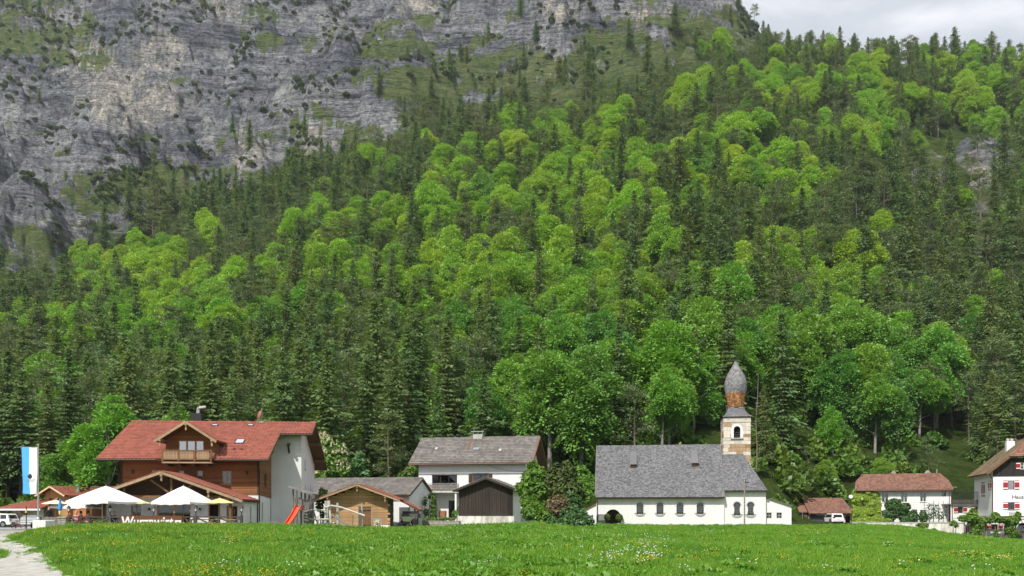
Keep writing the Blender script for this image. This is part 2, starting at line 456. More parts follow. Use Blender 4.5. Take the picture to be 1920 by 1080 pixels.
def grid_mesh(name, pxs, ds, material, attrs=True):
    PX, D = np.meshgrid(pxs, ds)
    X = (PX - CX) / F * D; Y = D
    z, rk, px = H(X, Y)
    n, m = len(pxs), len(ds)
    co = np.stack([X, Y, z], -1).reshape(-1, 3)
    idx = np.arange(n * m).reshape(m, n)
    q = np.stack([idx[:-1, :-1], idx[:-1, 1:], idx[1:, 1:], idx[1:, :-1]], -1).reshape(-1, 4)
    me = bpy.data.meshes.new(name)
    me.vertices.add(len(co)); me.vertices.foreach_set('co', co.ravel())
    me.loops.add(q.size); me.loops.foreach_set('vertex_index', q.ravel())
    me.polygons.add(len(q)); me.polygons.foreach_set('loop_start', np.arange(0, q.size, 4)); me.polygons.foreach_set('loop_total', np.full(len(q), 4))
    me.polygons.foreach_set('use_smooth', np.ones(len(q), bool))
    me.update(); me.validate()
    if attrs:
        a = me.attributes.new('rock', 'FLOAT', 'POINT'); a.data.foreach_set('value', rk.ravel())
        py = HZ - F * (z - EYE) / Y
        pale = np.zeros_like(z)
        for (cx_, cy_, rx_, ry_) in PALE:
            qq = ((px - cx_) / rx_) ** 2 + ((py - cy_) / ry_) ** 2
            pale = np.maximum(pale, sstep(1.3, .35, qq + .5 * fbm(X / 16, Y / 16, z / 16, 3, 61)))
        a = me.attributes.new('pale', 'FLOAT', 'POINT'); a.data.foreach_set('value', pale.ravel())
        gr_ = np.full_like(z, .27)
        for (cx_, cy_, rx_, ry_, g_) in GRASSY:
            qq = ((px - cx_) / rx_) ** 2 + ((py - cy_) / ry_) ** 2
            gr_ = np.maximum(gr_, g_ * sstep(1.5, .5, qq + .4 * fbm(X / 40, Y / 40, z / 40, 3, 63)))
        s_ = z - 0.33 * X + 34 * fbm(X / 110, Y / 110, z / 110, 3, 21)
        led = np.maximum(sstep(.35, .6, s_ / 62 - np.floor(s_ / 62)) * .9, sstep(.4, .7, s_ / 19 - np.floor(s_ / 19)) * .6)
        pat = fbm(X / 24, Y / 24, z / 13, 4, 65)
        a = me.attributes.new('grass', 'FLOAT', 'POINT'); a.data.foreach_set('value', sstep(.35, .75, gr_ * 1.15 * (.55 + .6 * led) + pat * .34).ravel())
    me.materials.append(material)
    return me
GRASSY = [(930, 190, 260, 110, .85), (1160, 130, 130, 90, .75), (1340, 80, 110, 60, .7), (330, 360, 230, 60, .62), (60, 60, 130, 70, .6), (640, 280, 120, 60, .7), (480, 60, 40, 80, .45), (60, 300, 90, 30, .4), (40, 460, 60, 40, .6), (500, 240, 90, 40, .45), (240, 100, 160, 20, .3), (820, 60, 140, 40, .5), (720, 120, 90, 60, .5), (1860, 380, 120, 120, .6), (1700, 330, 80, 60, .7)]
PALE = [(165, 115, 50, 40), (300, 95, 60, 40), (250, 190, 110, 55), (420, 18, 60, 18), (780, 12, 40, 18), (1020, 155, 60, 30), (1060, 12, 50, 18), (460, 290, 50, 30), (600, 280, 40, 50), (1210, 30, 60, 25), (1740, 330, 40, 40), (1850, 330, 60, 60)]

def hill_material():
    m = bpy.data.materials.new('hillside'); m.use_nodes = True
    t = m.node_tree; t.nodes.clear(); L = t.links.new
    b = N(t, 'ShaderNodeBsdfPrincipled'); b.inputs['Roughness'].default_value = .95; b.inputs['Specular IOR Level'].default_value = .1
    o = N(t, 'ShaderNodeOutputMaterial'); L(b.outputs[0], o.inputs[0])
    g = N(t, 'ShaderNodeNewGeometry'); tc = N(t, 'ShaderNodeTexCoord')
    def noise(scale, det=5, stretch=None, rough=.6):
        n = N(t, 'ShaderNodeTexNoise'); n.inputs['Scale'].default_value = scale; n.inputs['Detail'].default_value = det; n.inputs['Roughness'].default_value = rough
        if stretch:
            mp = N(t, 'ShaderNodeMapping'); mp.inputs['Scale'].default_value = stretch; L(tc.outputs['Object'], mp.inputs[0]); L(mp.outputs[0], n.inputs['Vector'])
        else: L(tc.outputs['Object'], n.inputs['Vector'])
        return n.outputs['Fac']
    def ramp(sock, *st):
        r = N(t, 'ShaderNodeValToRGB')
        while len(r.color_ramp.elements) < len(st): r.color_ramp.elements.new(.5)
        for k, (p, c) in enumerate(st):
            r.color_ramp.elements[k].position = p; r.color_ramp.elements[k].color = (*c, 1)
        L(sock, r.inputs[0]); return r.outputs[0]
    def mixc(f, a, b_, bt='MIX'):
        x = N(t, 'ShaderNodeMix', data_type='RGBA', blend_type=bt)
        if hasattr(f, 'node'): L(f, x.inputs[0])
        else: x.inputs[0].default_value = f
        L(a, x.inputs[6]) if hasattr(a, 'node') else setattr(x.inputs[6], 'default_value', (*a, 1))
        L(b_, x.inputs[7]) if hasattr(b_, 'node') else setattr(x.inputs[7], 'default_value', (*b_, 1))
        return x.outputs[2]
    def math_(op, a, b_=None, c=None):
        x = N(t, 'ShaderNodeMath', operation=op)
        for k, s in enumerate((a, b_, c)):
            if s is None: continue
            if hasattr(s, 'node'): L(s, x.inputs[k])
            else: x.inputs[k].default_value = s
        return x.outputs[0]
    def mrange(s, a, b_, c=0, d=1):
        x = N(t, 'ShaderNodeMapRange', interpolation_type='SMOOTHSTEP')
        L(s, x.inputs['Value']); x.inputs['From Min'].default_value = a; x.inputs['From Max'].default_value = b_; x.inputs['To Min'].default_value = c; x.inputs['To Max'].default_value = d
        return x.outputs[0]
    ar = N(t, 'ShaderNodeAttribute', attribute_name='rock'); ap = N(t, 'ShaderNodeAttribute', attribute_name='pale')
    def vor(scale, stretch, rot=-.30, warp=6.0):
        mp = N(t, 'ShaderNodeMapping'); mp.inputs['Scale'].default_value = stretch; mp.inputs['Rotation'].default_value = (0, rot, 0)
        wz = N(t, 'ShaderNodeTexNoise'); wz.inputs['Scale'].default_value = .05; wz.inputs['Detail'].default_value = 6; L(tc.outputs['Object'], wz.inputs['Vector'])
        sc = N(t, 'ShaderNodeVectorMath', operation='SCALE'); sc.inputs['Scale'].default_value = warp * 4; L(wz.outputs['Color'], sc.inputs[0])
        ad = N(t, 'ShaderNodeVectorMath', operation='ADD'); L(tc.outputs['Object'], ad.inputs[0]); L(sc.outputs[0], ad.inputs[1]); L(ad.outputs[0], mp.inputs[0])
        v = N(t, 'ShaderNodeTexVoronoi', feature='DISTANCE_TO_EDGE'); v.inputs['Scale'].default_value = scale; L(mp.outputs[0], v.inputs['Vector'])
        return v.outputs['Distance']
    def dip(scale, stretch, det=8, rough=.72, rot=.33):
        mp = N(t, 'ShaderNodeMapping'); mp.inputs['Scale'].default_value = stretch; mp.inputs['Rotation'].default_value = (0, rot, 0); L(tc.outputs['Object'], mp.inputs[0])
        n = N(t, 'ShaderNodeTexNoise'); n.inputs['Scale'].default_value = scale; n.inputs['Detail'].default_value = det; n.inputs['Roughness'].default_value = rough; n.inputs['Distortion'].default_value = .35
        L(mp.outputs[0], n.inputs['Vector']); return n.outputs['Fac']
    grey = ramp(noise(.022, 9, None, .66), (.34, (.12, .132, .16)), (.48, (.215, .23, .255)), (.62, (.35, .36, .37)))
    streak = ramp(noise(.13, 8, (1, 1, .10), .74), (.34, (.46, .48, .53)), (.48, (1, 1, 1)), (.66, (1.3, 1.28, 1.24)))
    strata = ramp(dip(.10, (.16, .16, 1.7)), (.37, (.26, .27, .31)), (.48, (.95, .95, .95)), (.62, (1.55, 1.54, 1.52)))  # bedding bands; dark end deepened to paint in crack and ledge shade
    zone = mrange(noise(.011, 4), .42, .58)
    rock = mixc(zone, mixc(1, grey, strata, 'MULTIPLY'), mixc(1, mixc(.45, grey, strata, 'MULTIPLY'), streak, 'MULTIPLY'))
    pal = ramp(noise(.06, 9, None, .70), (.42, (.26, .265, .28)), (.54, (.55, .51, .45)), (.66, (.74, .67, .57)))
    rock = mixc(math_('MULTIPLY', ap.outputs['Fac'], .85), rock, mixc(1, pal, streak, 'MULTIPLY'))
    fine = ramp(noise(.33, 8, None, .78), (.37, (.34, .35, .37)), (.49, (1, 1, 1)), (.62, (1.5, 1.5, 1.5)))  # fine mottling; its dark end stands in for shade in the cracks
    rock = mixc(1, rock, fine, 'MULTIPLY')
    grass = ramp(noise(.2, 8, None, .72), (.32, (.055, .10, .028)), (.45, (.115, .175, .042)), (.56, (.18, .225, .065)), (.68, (.27, .26, .12)))
    forest = ramp(noise(.3, 6), (.3, (.040, .065, .014)), (.55, (.10, .16, .03)), (.74, (.13, .15, .045)), (.86, (.18, .12, .07)))
    ag = N(t, 'ShaderNodeAttribute', attribute_name='grass')
    gm = mrange(math_('ADD', ag.outputs['Fac'], math_('ADD', math_('MULTIPLY', math_('SUBTRACT', noise(.16, 8, None, .75), .5), 2.2), math_('MULTIPLY', math_('SUBTRACT', dip(.09, (.2, .2, 1.3)), .5), 2.0))), .40, .62, 0, .9)
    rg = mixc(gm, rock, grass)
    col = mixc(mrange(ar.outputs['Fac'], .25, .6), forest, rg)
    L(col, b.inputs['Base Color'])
    hsum = math_('ADD', math_('MULTIPLY', noise(.10, 11, None, .72), 1.5), math_('MULTIPLY', dip(.09, (.2, .2, 1.6), 9), 1.9))
    bp = N(t, 'ShaderNodeBump'); bp.inputs['Strength'].default_value = 1.0; bp.inputs['Distance'].default_value = 10.0
    L(hsum, bp.inputs['Height']); L(bp.outputs[0], b.inputs['Normal'])
    return m
def meadow_material():
    m = mat('meadow_soil', (.11, .17, .03), .95, .2, .6, .5, 8, col2=(.06, .10, .018), spec=.1)
    return m
pxs = np.concatenate([np.arange(-900, -150, 25), np.arange(-150, 2070, 3.1), np.arange(2070, 2830, 25)])
ds = np.concatenate([np.arange(108, 420, 3.0), np.arange(420, 800, 1.45), np.arange(800, 905, 2.2), np.arange(905, 1400, 25)])
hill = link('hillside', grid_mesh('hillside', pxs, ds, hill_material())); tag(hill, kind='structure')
pxs = np.concatenate([np.arange(-900, 2830, 12)])
ds = np.concatenate([np.arange(3, 50, 1.0), np.arange(50, 96, .5), np.arange(96, 113, 1.0)])
mead = link('meadow', grid_mesh('meadow', pxs, ds, meadow_material(), False)); tag(mead, kind='structure')
g = MB(); g.quad((-900, -600, -.9), (900, -600, -.9), (900, 60, -2.9), (-900, 60, -2.9))
tag(g.build('ground', mat('field', (.10, .16, .03), .95, .2, .05)), kind='structure')

def hz(x, y): return float(H(np.array([x]), np.array([y]))[0][0])
def raycast(px, py, dmin=110.0, dmax=1000.0):
    """first terrain point along the line of sight through (px, py)"""
    D = np.arange(dmin, dmax, 1.5)
    X = (px - CX) / F * D
    z = H(X, D)[0]
    zr = EYE + (HZ - py) / F * D
    k = np.nonzero(z >= zr)[0]
    if not len(k): return None
    d = D[k[0]]
    return float(X[k[0]]), float(d), float(z[k[0]])
# ------------------------------------------------------------------ foliage meshes
M_bark = mat('bark', (.16, .13, .105), .95, .25, 3, .5, 12, stretch=(1, 1, .25), objvar=.3)
M_bark_pale = mat('bark_pale', (.33, .31, .28), .95, .25, 3, .5, 12, stretch=(1, 1, .25), objvar=.3)
M_beech = leafmat('leaf_beech', [(.10, .265, .05), (.15, .345, .042), (.185, .37, .044), (.095, .25, .058), (.215, .385, .052), (.135, .325, .044), (.165, .35, .058), (.16, .375, .042)], .34, .010, (1.62, 1.30, .95), island=.17)
M_spruce = leafmat('needle_spruce', [(.098, .180, .050), (.125, .200, .052), (.102, .190, .062), (.150, .212, .056), (.088, .168, .054), (.13, .18, .05)], .36, .010, island=.24)
M_pine = leafmat('needle_pine', [(.125, .185, .078), (.145, .20, .082), (.115, .185, .09)], .32, .01, island=.22)
M_larch = leafmat('needle_larch', [(0.0978, 0.2185, 0.0633), (0.1035, 0.23, 0.0517)], .35, .01, island=.3)
M_shrub = leafmat('leaf_shrub', [(0.096, 0.204, 0.024), (0.132, 0.252, 0.024), (0.084, 0.18, 0.03), (0.144, 0.24, 0.036)], .4, .015, island=.3)
M_dwarf = leafmat('needle_dwarf_pine', [(0.0713, 0.1207, 0.0414), (0.092, 0.138, 0.0437), (0.0805, 0.138, 0.046)], .25, .01, island=.4)
M_grassbush = leafmat('leaf_meadow', [(.10, .19, .018), (.13, .22, .018), (.08, .17, .015)], .4, .012, island=.3)
M_chestnut = leafmat('leaf_chestnut', [(0.1125, 0.2375, 0.025)], .4, .01)
M_blossom = leafmat('blossom', [(.72, .70, .52)], .3, .01, island=.15)
M_redbush = leafmat('leaf_reddish', [(.17, .125, .07)], .35, .02, island=.4)
M_darkbush = leafmat('needle_yew', [(.065, .095, .02)], .2, .01, island=.45)
M_ivy = leafmat('leaf_ivy_yellow', [(.21, .33, .03)], .35, .01, island=.3)
M_vine = leafmat('leaf_vine', [(0.143, 0.242, 0.033)], .35, .012, island=.35)
M_darkshrub = leafmat('leaf_dark_shrub', [(0.0625, 0.1375, 0.0375)], .3, .01, island=.35)
M_thuja = leafmat('needle_thuja', [(.07, .14, .018)], .2, .01, island=.4)
M_boxball = leafmat('leaf_boxwood', [(.13, .17, .035)], .2, .01, island=.3)

def rhombs(c, d, nrm, ln, wd):
    """leaf clumps: centre, long direction, normal, length, width -> quads"""
    d = d / (np.linalg.norm(d, axis=1, keepdims=True) + 1e-9)
    s = np.cross(nrm, d); s /= (np.linalg.norm(s, axis=1, keepdims=True) + 1e-9)
    l, w = ln[:, None] * .5, wd[:, None] * .5
    q = np.stack([c - d * l, c + s * w + d * l * .15, c + d * l, c - s * w + d * l * .15], 1)
    return q.reshape(-1, 3)
def quads_mesh(name, verts, material, trunk=None, trunk_mat=None):
    nv = len(verts)
    faces = np.arange(nv).reshape(-1, 4)
    if trunk is None:
        me = bpy.data.meshes.new(name)
        me.vertices.add(nv); me.vertices.foreach_set('co', verts.ravel())
        me.loops.add(nv); me.loops.foreach_set('vertex_index', np.arange(nv))
        me.polygons.add(nv // 4); me.polygons.foreach_set('loop_start', np.arange(0, nv, 4)); me.polygons.foreach_set('loop_total', np.full(nv // 4, 4))
        me.update(); me.materials.append(material)
        return me
    me = bpy.data.meshes.new(name)
    me.from_pydata([tuple(v) for v in verts] + trunk.v, [], [tuple(f) for f in faces] + [tuple(i + nv for i in f) for f in trunk.f])
    me.materials.append(material); me.materials.append(trunk_mat)
    mi = np.zeros(len(me.polygons), int); mi[len(faces):] = 1
    me.polygons.foreach_set('material_index', mi); me.update()
    return me

def gen_broad(seed, H_=18.0, rad=.33, nspray=330, per=64, leaf=.31, zc=.54, rz=.46, low=.10):
    g = np.random.default_rng(seed); tr = MB()
    # trunk and limbs
    lean = g.normal(0, .02, 2)
    pts = [Vector((lean[0] * H_ * t + g.normal(0, .05), lean[1] * H_ * t + g.normal(0, .05), H_ * t - (.8 if t == 0 else 0))) for t in (0, .12, .28, .45, .62, .8)]
    tr.path(pts, [.02 * H_, .016 * H_, .013 * H_, .010 * H_, .007 * H_, .003 * H_], 7)
    for k in range(9):
        t = .22 + .5 * k / 9; a = k * 2.4 + g.random(); p = Vector((lean[0] * H_ * t, lean[1] * H_ * t, H_ * t))
        q = p + Vector((math.cos(a) * rad * H_ * .75, math.sin(a) * rad * H_ * .75, H_ * (.10 + .08 * g.random())))
        mid = p.lerp(q, .5) + Vector((0, 0, -.02 * H_))
        tr.path([p, mid, q], [.006 * H_, .004 * H_, .0015 * H_], 5)
    # sprays over an irregular crown made of several sub-crowns
    ns_ = 9; sa = g.uniform(0, 6.28, ns_); sh = np.concatenate([[.30], g.uniform(-.55, .22, ns_ - 1)]); sr = np.concatenate([[.1], g.uniform(.45, .78, ns_ - 1)])
    sc_ = np.stack([np.cos(sa) * sr, np.sin(sa) * sr, sh], -1); srad = np.concatenate([[.56], g.uniform(.28, .52, ns_ - 1)])
    wgt = srad ** 2 / (srad ** 2).sum(); si = g.choice(ns_, nspray, p=wgt)
    d = g.normal(size=(nspray, 3)); d[:, 2] = np.where(d[:, 2] < -.6, -d[:, 2] * .5, d[:, 2]); d /= np.linalg.norm(d, axis=1, keepdims=True)
    r = np.where(g.random(nspray) < .75, g.uniform(.80, 1.05, nspray), g.uniform(.35, .85, nspray)) * srad[si]
    c = (sc_[si] + d * r[:, None]) * np.array([rad * H_, rad * H_, rz * H_]) + np.array([lean[0] * H_ * .6, lean[1] * H_ * .6, zc * H_])
    keep = (c[:, 2] > low * H_) & (c[:, 2] < H_ * 1.02); c, d = c[keep], d[keep]
    n = len(c)
    nr = d * .85 + np.array([0, 0, .75]) + g.normal(0, .18, (n, 3)); nr /= np.linalg.norm(nr, axis=1, keepdims=True)
    R_ = g.uniform(.055, .105, n) * H_
    # leaves of each spray
    u = g.uniform(0, 2 * math.pi, (n, per)); rr = np.sqrt(g.random((n, per)))
    t1 = np.cross(nr, np.array([.3, .2, 1.0])); t1 /= np.linalg.norm(t1, axis=1, keepdims=True); t2 = np.cross(nr, t1)
    off = (np.cos(u) * rr)[..., None] * t1[:, None] + (np.sin(u) * rr)[..., None] * t2[:, None]
    lc = c[:, None] + off * R_[:, None, None] - nr[:, None] * (rr ** 2 * R_[:, None] * .30)[..., None] + g.normal(0, .10, (n, per, 3)) * R_[:, None, None]
    dd = off + d[:, None] * .8 + g.normal(0, .35, (n, per, 3)) + np.array([0, 0, -.15])
    ln = nr[:, None] + off * .25 + g.normal(0, .38, (n, per, 3))
    lc, dd, ln = lc.reshape(-1, 3), dd.reshape(-1, 3), ln.reshape(-1, 3)
    sz = g.uniform(.7, 1.3, len(lc)) * leaf * H_ / 18
    return rhombs(lc, dd, ln, sz * 1.35, sz * .85), tr
def gen_spruce(seed, H_=24.0, rb=.13, low=.14, dens=1.15, droop=.34, wd=.40):
    g = np.random.default_rng(seed); tr = MB()
    lean = g.normal(0, .008, 2)
    ax = lambda h: np.array([lean[0] * h, lean[1] * h, h])
    tr.path([Vector(ax(-.8)), Vector(ax(.3 * H_)), Vector(ax(.7 * H_)), Vector(ax(.985 * H_))], [.0155 * H_, .0115 * H_, .006 * H_, .001 * H_], 7)
    C, Dn, Nn, Ln, Wd = [], [], [], [], []
    h = low * H_
    while h < H_ * .985:
        t = (h / H_ - low) / (1 - low)
        nb = int(round((7.5 - 3.0 * t) * dens)); a0 = g.uniform(0, 6.28)
        for k in range(nb):
            a = a0 + 6.283 * k / nb + g.normal(0, .22)
            h += g.normal(0, .05)
            L_ = rb * H_ * (1 - t) ** (.50 + .28 * ((seed * 37) % 10) / 10) * min(1, .55 + t * 5) * (.8 + .3 * math.sin(a * 2 + h * 1.3 + seed)) * g.uniform(.5, 1.18) + .012 * H_ * (1 - t) + .12
            if g.random() < .06: L_ *= 1.25
            hd = np.array([math.cos(a), math.sin(a), 0]); sd_ = np.array([-hd[1], hd[0], 0])
            m = max(2, int(L_ / .34)); up = .15 + .45 * t
            for j in range(m):
                s = (j + .6) / m
                p = ax(h) + hd * L_ * s + np.array([0, 0, L_ * (up * s - droop * (s ** 1.6) * (1.55 - t))])
                w = (1 - .55 * s) * L_ * .36 + .12
                for sg in (-1, 1):
                    o = sd_ * sg * w * g.uniform(.25, .75)
                    C.append(p + o + np.array([0, 0, -abs(w) * .22 * g.random() - .06])); 
                    Dn.append(hd * .75 + sd_ * sg * g.uniform(.35, .9) + np.array([0, 0, -g.uniform(.15, .75)]))
                    Nn.append(np.array([0, 0, .75]) + hd * .80 + g.normal(0, .40, 3)); Ln.append(g.uniform(.6, 1.3) * (.46 + .09 * L_)); Wd.append(wd * g.uniform(.55, 1.1))
            C.append(ax(h) + hd * L_ + np.array([0, 0, L_ * (up - droop * (1.55 - t))])); Dn.append(hd + np.array([0, 0, -.35])); Nn.append(np.array([0, 0, 1.]) + g.normal(0, .2, 3)); Ln.append(.8); Wd.append(wd * .8)
        h += (.36 + .36 * (1 - t)) * H_ / 24 * g.uniform(.8, 1.25)
    for k in range(5):
        C.append(ax(H_ * (.965 + .01 * k))); Dn.append(np.array([g.normal(0, .25), g.normal(0, .25), 1])); Nn.append(g.normal(size=3)); Ln.append(.7); Wd.append(.22)
    for k in range(int(10 * low / .14)):                      # dead lower twigs
        a = g.uniform(0, 6.28); hh = g.uniform(.3, 1) * low * H_
        tr.tube(Vector(ax(hh)), Vector(ax(hh)) + Vector((math.cos(a), math.sin(a), -.15)) * g.uniform(.6, 1.8), .035, .012, 4)
    return rhombs(np.array(C), np.array(Dn), np.array(Nn), np.array(Ln), np.array(Wd)), tr
def gen_pine(seed, H_=20.0):
    g = np.random.default_rng(seed); tr = MB()
    ln_ = g.normal(0, .03, 2)
    ax = lambda t: Vector((ln_[0] * H_ * t + .25 * math.sin(t * 5 + seed), ln_[1] * H_ * t, H_ * t - (.8 if t == 0 else 0)))
    tr.path([ax(t) for t in (0, .25, .5, .75, .95)], [.013 * H_, .011 * H_, .009 * H_, .006 * H_, .002 * H_], 7)
    C, Dn, Nn, Ln, Wd = [], [], [], [], []
    for k in range(26):
        t = g.uniform(.40, .98); a = g.uniform(0, 6.28); L_ = H_ * .17 * math.sin(min(1, (1 - t) * 1.9 + .2) * 1.57) * g.uniform(.5, 1.1)
        p = ax(t); q = p + Vector((math.cos(a) * L_, math.sin(a) * L_, L_ * .25)); tr.tube(p, q, .05, .02, 4)
        cr_ = np.array(q); n = 60; rad = g.uniform(.9, 1.7)
        e = g.normal(size=(n, 3)) * np.array([rad, rad, rad * .36]) * .55
        C += list(cr_ + e); Dn += list(e + np.array([0, 0, .35]) + g.normal(0, .3, (n, 3))); Nn += list(np.array([0, 0, 1.]) + g.normal(0, .5, (n, 3))); Ln += list(g.uniform(.45, .8, n)); Wd += list(g.uniform(.18, .34, n))
    return rhombs(np.array(C), np.array(Dn), np.array(Nn), np.array(Ln), np.array(Wd)), tr
def gen_bush(seed, rx, ry, rz_, n=2600, leaf=.22, up=.5, lumps=9, base=0.0, rough=.22):
    """low leafy mass resting on z = 0"""
    g = np.random.default_rng(seed)
    lm = g.normal(size=(lumps, 3)); lm[:, 2] = abs(lm[:, 2]); lm /= np.linalg.norm(lm, axis=1, keepdims=True); amp = g.uniform(.05, .45, lumps)
    d = g.normal(size=(n, 3)); d[:, 2] = np.abs(d[:, 2]) - .15; d /= np.linalg.norm(d, axis=1, keepdims=True)
    env = .74 + (np.maximum(0, d @ lm.T) ** 5 * amp).sum(1)
    r = (1 - rough * g.random(n) ** 1.5 * 2) * env
    c = d * r[:, None] * np.array([rx, ry, rz_]); c[:, 2] = np.maximum(c[:, 2], 0.02 - base)
    dd = d + g.normal(0, .7, (n, 3)); nr = d * .8 + np.array([0, 0, up]) + g.normal(0, .45, (n, 3))
    s = g.uniform(.7, 1.35, n) * leaf
    return rhombs(c, dd, nr, s * 1.3, s * .9)

# variants: (crown mesh, trunk mesh, joined mesh for the far mass)
def variants(prefix, gens, leaf_m, bark_m):
    out = []
    for k, (q, tr) in enumerate(gens):
        out.append((quads_mesh(prefix + '_crown', q, leaf_m), tr.mesh(prefix + '_trunk', bark_m), quads_mesh(prefix + '_whole', q, leaf_m, tr, bark_m)))
    return out
broad_g = [gen_broad(s, 18, rad=.27 + .035 * (s % 3), zc=.55 + .02 * (s % 2), rz=.47 + .02 * (s % 3)) for s in range(1, 8)]
V_broad = variants('beech', broad_g, M_beech, M_bark_pale)
V_spruce = variants('spruce', [gen_spruce(s, 24, rb=(.19, .215, .24, .17, .205, .195, .23, .18)[s % 8], low=(.06, .14, .08, .20, .04, .1, .25, .05)[s % 8]) for s in range(10, 18)], M_spruce, M_bark)
V_pine = variants('pine', [gen_pine(s) for s in range(30, 33)], M_pine, M_bark)
V_larch = variants('larch', [gen_spruce(s, 22, rb=.14, low=.2, dens=.8, droop=.18, wd=.30) for s in range(40, 42)], M_larch, M_bark)

def scatter(name, pts, scale, variants_me, vi=None, seed=0, zscale=None, yaw=None):
    """one object: the meshes instanced on real points"""
    g = np.random.default_rng(seed); n = len(pts)
    me = bpy.data.meshes.new(name); me.vertices.add(n); me.vertices.foreach_set('co', np.asarray(pts, float).ravel())
    def at(nm, typ, v):
        a = me.attributes.new(nm, typ, 'POINT'); a.data.foreach_set('value', v)
    at('sc', 'FLOAT', np.asarray(scale, float)); at('rz', 'FLOAT', g.uniform(0, 6.28, n) if yaw is None else np.asarray(yaw, float))
    at('vi', 'INT', (g.integers(0, len(variants_me), n) if vi is None else np.asarray(vi)).astype(np.int32))
    at('zs', 'FLOAT', np.asarray(scale, float) if zscale is None else np.asarray(zscale, float))
    o = link(name, me)
    ng = bpy.data.node_groups.new(name + '_scatter', 'GeometryNodeTree')
    ng.interface.new_socket('Geometry', in_out='INPUT', socket_type='NodeSocketGeometry'); ng.interface.new_socket('Geometry', in_out='OUTPUT', socket_type='NodeSocketGeometry')
    gi = ng.nodes.new('NodeGroupInput'); go = ng.nodes.new('NodeGroupOutput'); L = ng.links.new
    jn = ng.nodes.new('GeometryNodeJoinGeometry')
    for v in variants_me:
        so = bpy.data.objects.new(name + '_piece', v)         # never linked to the scene
        oi = ng.nodes.new('GeometryNodeObjectInfo'); oi.inputs['Object'].default_value = so; oi.inputs['As Instance'].default_value = True
        L(oi.outputs['Geometry'], jn.inputs[0])
    ip = ng.nodes.new('GeometryNodeInstanceOnPoints'); ip.inputs['Pick Instance'].default_value = True
    m2p = ng.nodes.new('GeometryNodeMeshToPoints')
    def na(nm, typ):
        x = ng.nodes.new('GeometryNodeInputNamedAttribute'); x.data_type = typ; x.inputs['Name'].default_value = nm; return x.outputs['Attribute']
    cr_ = ng.nodes.new('ShaderNodeCombineXYZ'); L(na('rz', 'FLOAT'), cr_.inputs[2])
    cs = ng.nodes.new('ShaderNodeCombineXYZ'); sc_ = na('sc', 'FLOAT'); L(sc_, cs.inputs[0]); L(sc_, cs.inputs[1]); L(na('zs', 'FLOAT'), cs.inputs[2])
    L(gi.outputs[0], m2p.inputs[0]); L(m2p.outputs[0], ip.inputs['Points']); L(jn.outputs[0], ip.inputs['Instance']); L(na('vi', 'INT'), ip.inputs['Instance Index'])
    L(cr_.outputs[0], ip.inputs['Rotation']); L(cs.outputs[0], ip.inputs['Scale']); L(ip.outputs[0], go.inputs[0])
    md = o.modifiers.new('scatter', 'NODES'); md.node_group = ng
    return o

# ------------------------------------------------------------------ the forest
TX = np.array([80, 240, 400, 560, 720, 880, 1040, 1200, 1360, 1520, 1680, 1840], float)
TY = np.array([0, 100, 200, 300, 400, 500, 600, 700, 800, 900], float)
BROAD = np.array([
 [0, 0, 0, 0, 0, 0, 0, .1, .1, .1, .2, .4],
 [0, 0, 0, 0, 0, 0, .02, .1, .25, .22, .35, .55],
 [0, 0, 0, 0, .02, .08, .08, .15, .55, .5, .65, .65],
 [0, 0, 0, .04, .08, .32, .65, .85, .88, .85, .75, .35],
 [0, .04, .08, .3, .5, .55, .85, .9, .75, .55, .3, .2],
 [.08, .85, .85, .5, .65, .75, .85, .62, .5, .45, .2, .1],
 [.5, .97, .8, .4, .6, .88, .88, .9, .7, .85, .3, .1],
 [.4, .8, .5, .4, .42, .45, .92, .95, .8, .95, .85, .2],
 [.35, .3, .3, .3, .25, .25, .6, .75, .6, .85, .9, .5],
 [.5, .5, .3, .3, .3, .3, .5, .7, .6, .85, .9, .6]])
DENS = np.array([
 [.6, .45, .10, .05, .05, .14, .3, .15, .3, .6, 1, 1],
 [.2, .12, .05, .05, .12, .42, .5, .34, .6, 1, 1, 1],
 [.05, .02, .03, .12, .42, .40, .5, .65, .9, .9, 1, .9],
 [.02, .05, .08, .5, .8, 1, 1, 1, 1, 1, .8, .55],
 [.02, .25, .75, 1, 1, 1, 1, 1, 1, 1, 1, .75],
 [.12, .9, 1, 1, 1, 1, 1, 1, .95, 1, .9, .9],
 [1, 1, 1, 1, 1, 1, 1, 1, .85, 1, 1, 1],
 [1, 1, 1, 1, 1, 1, 1, 1, .75, 1, 1, 1],
 [1, 1, 1, 1, 1, 1, .9, .8, .45, .7, .8, .9],
 [.5, .4, .4, .4, .5, .6, .5, .3, .15, .35, .3, .5]])
def tab(T, px, py):
    a = np.clip((px - 80) / 160, 0, 10.999); b = np.clip(py / 100, 0, 8.999); i, j = a.astype(int), b.astype(int); fa, fb = a - i, b - j
    return (T[j, i] * (1-fa) + T[j, i+1] * fa) * (1-fb) + (T[j+1, i] * (1-fa) + T[j+1, i+1] * fa) * fb
rg = np.random.default_rng(2024)
S0 = 5.9
gx, gy = np.meshgrid(np.arange(-560, 560, S0), np.arange(116, 960, S0))
fx = (gx + rg.uniform(-.48, .48, gx.shape) * S0).ravel(); fy = (gy + rg.uniform(-.48, .48, gx.shape) * S0).ravel()
fz, frk, fpx = H(fx, fy)
fpy = HZ - F * (fz - EYE) / fy
base_d = np.interp(fpx, cr[:, 0], cr[:, 4])
keep = (fpx > -260) & (fpx < 2180) & (fy > base_d + 4) & (fpy > -90)
cpy = fpy - 9.0 * F / fy                                       # the crown's middle in the picture
pd = tab(DENS, fpx, cpy) * np.where(frk > .5, .45, 1.0)
pd = pd * (1 - .50 * sstep(150, 380, fy))
keep &= rg.random(len(fx)) < pd
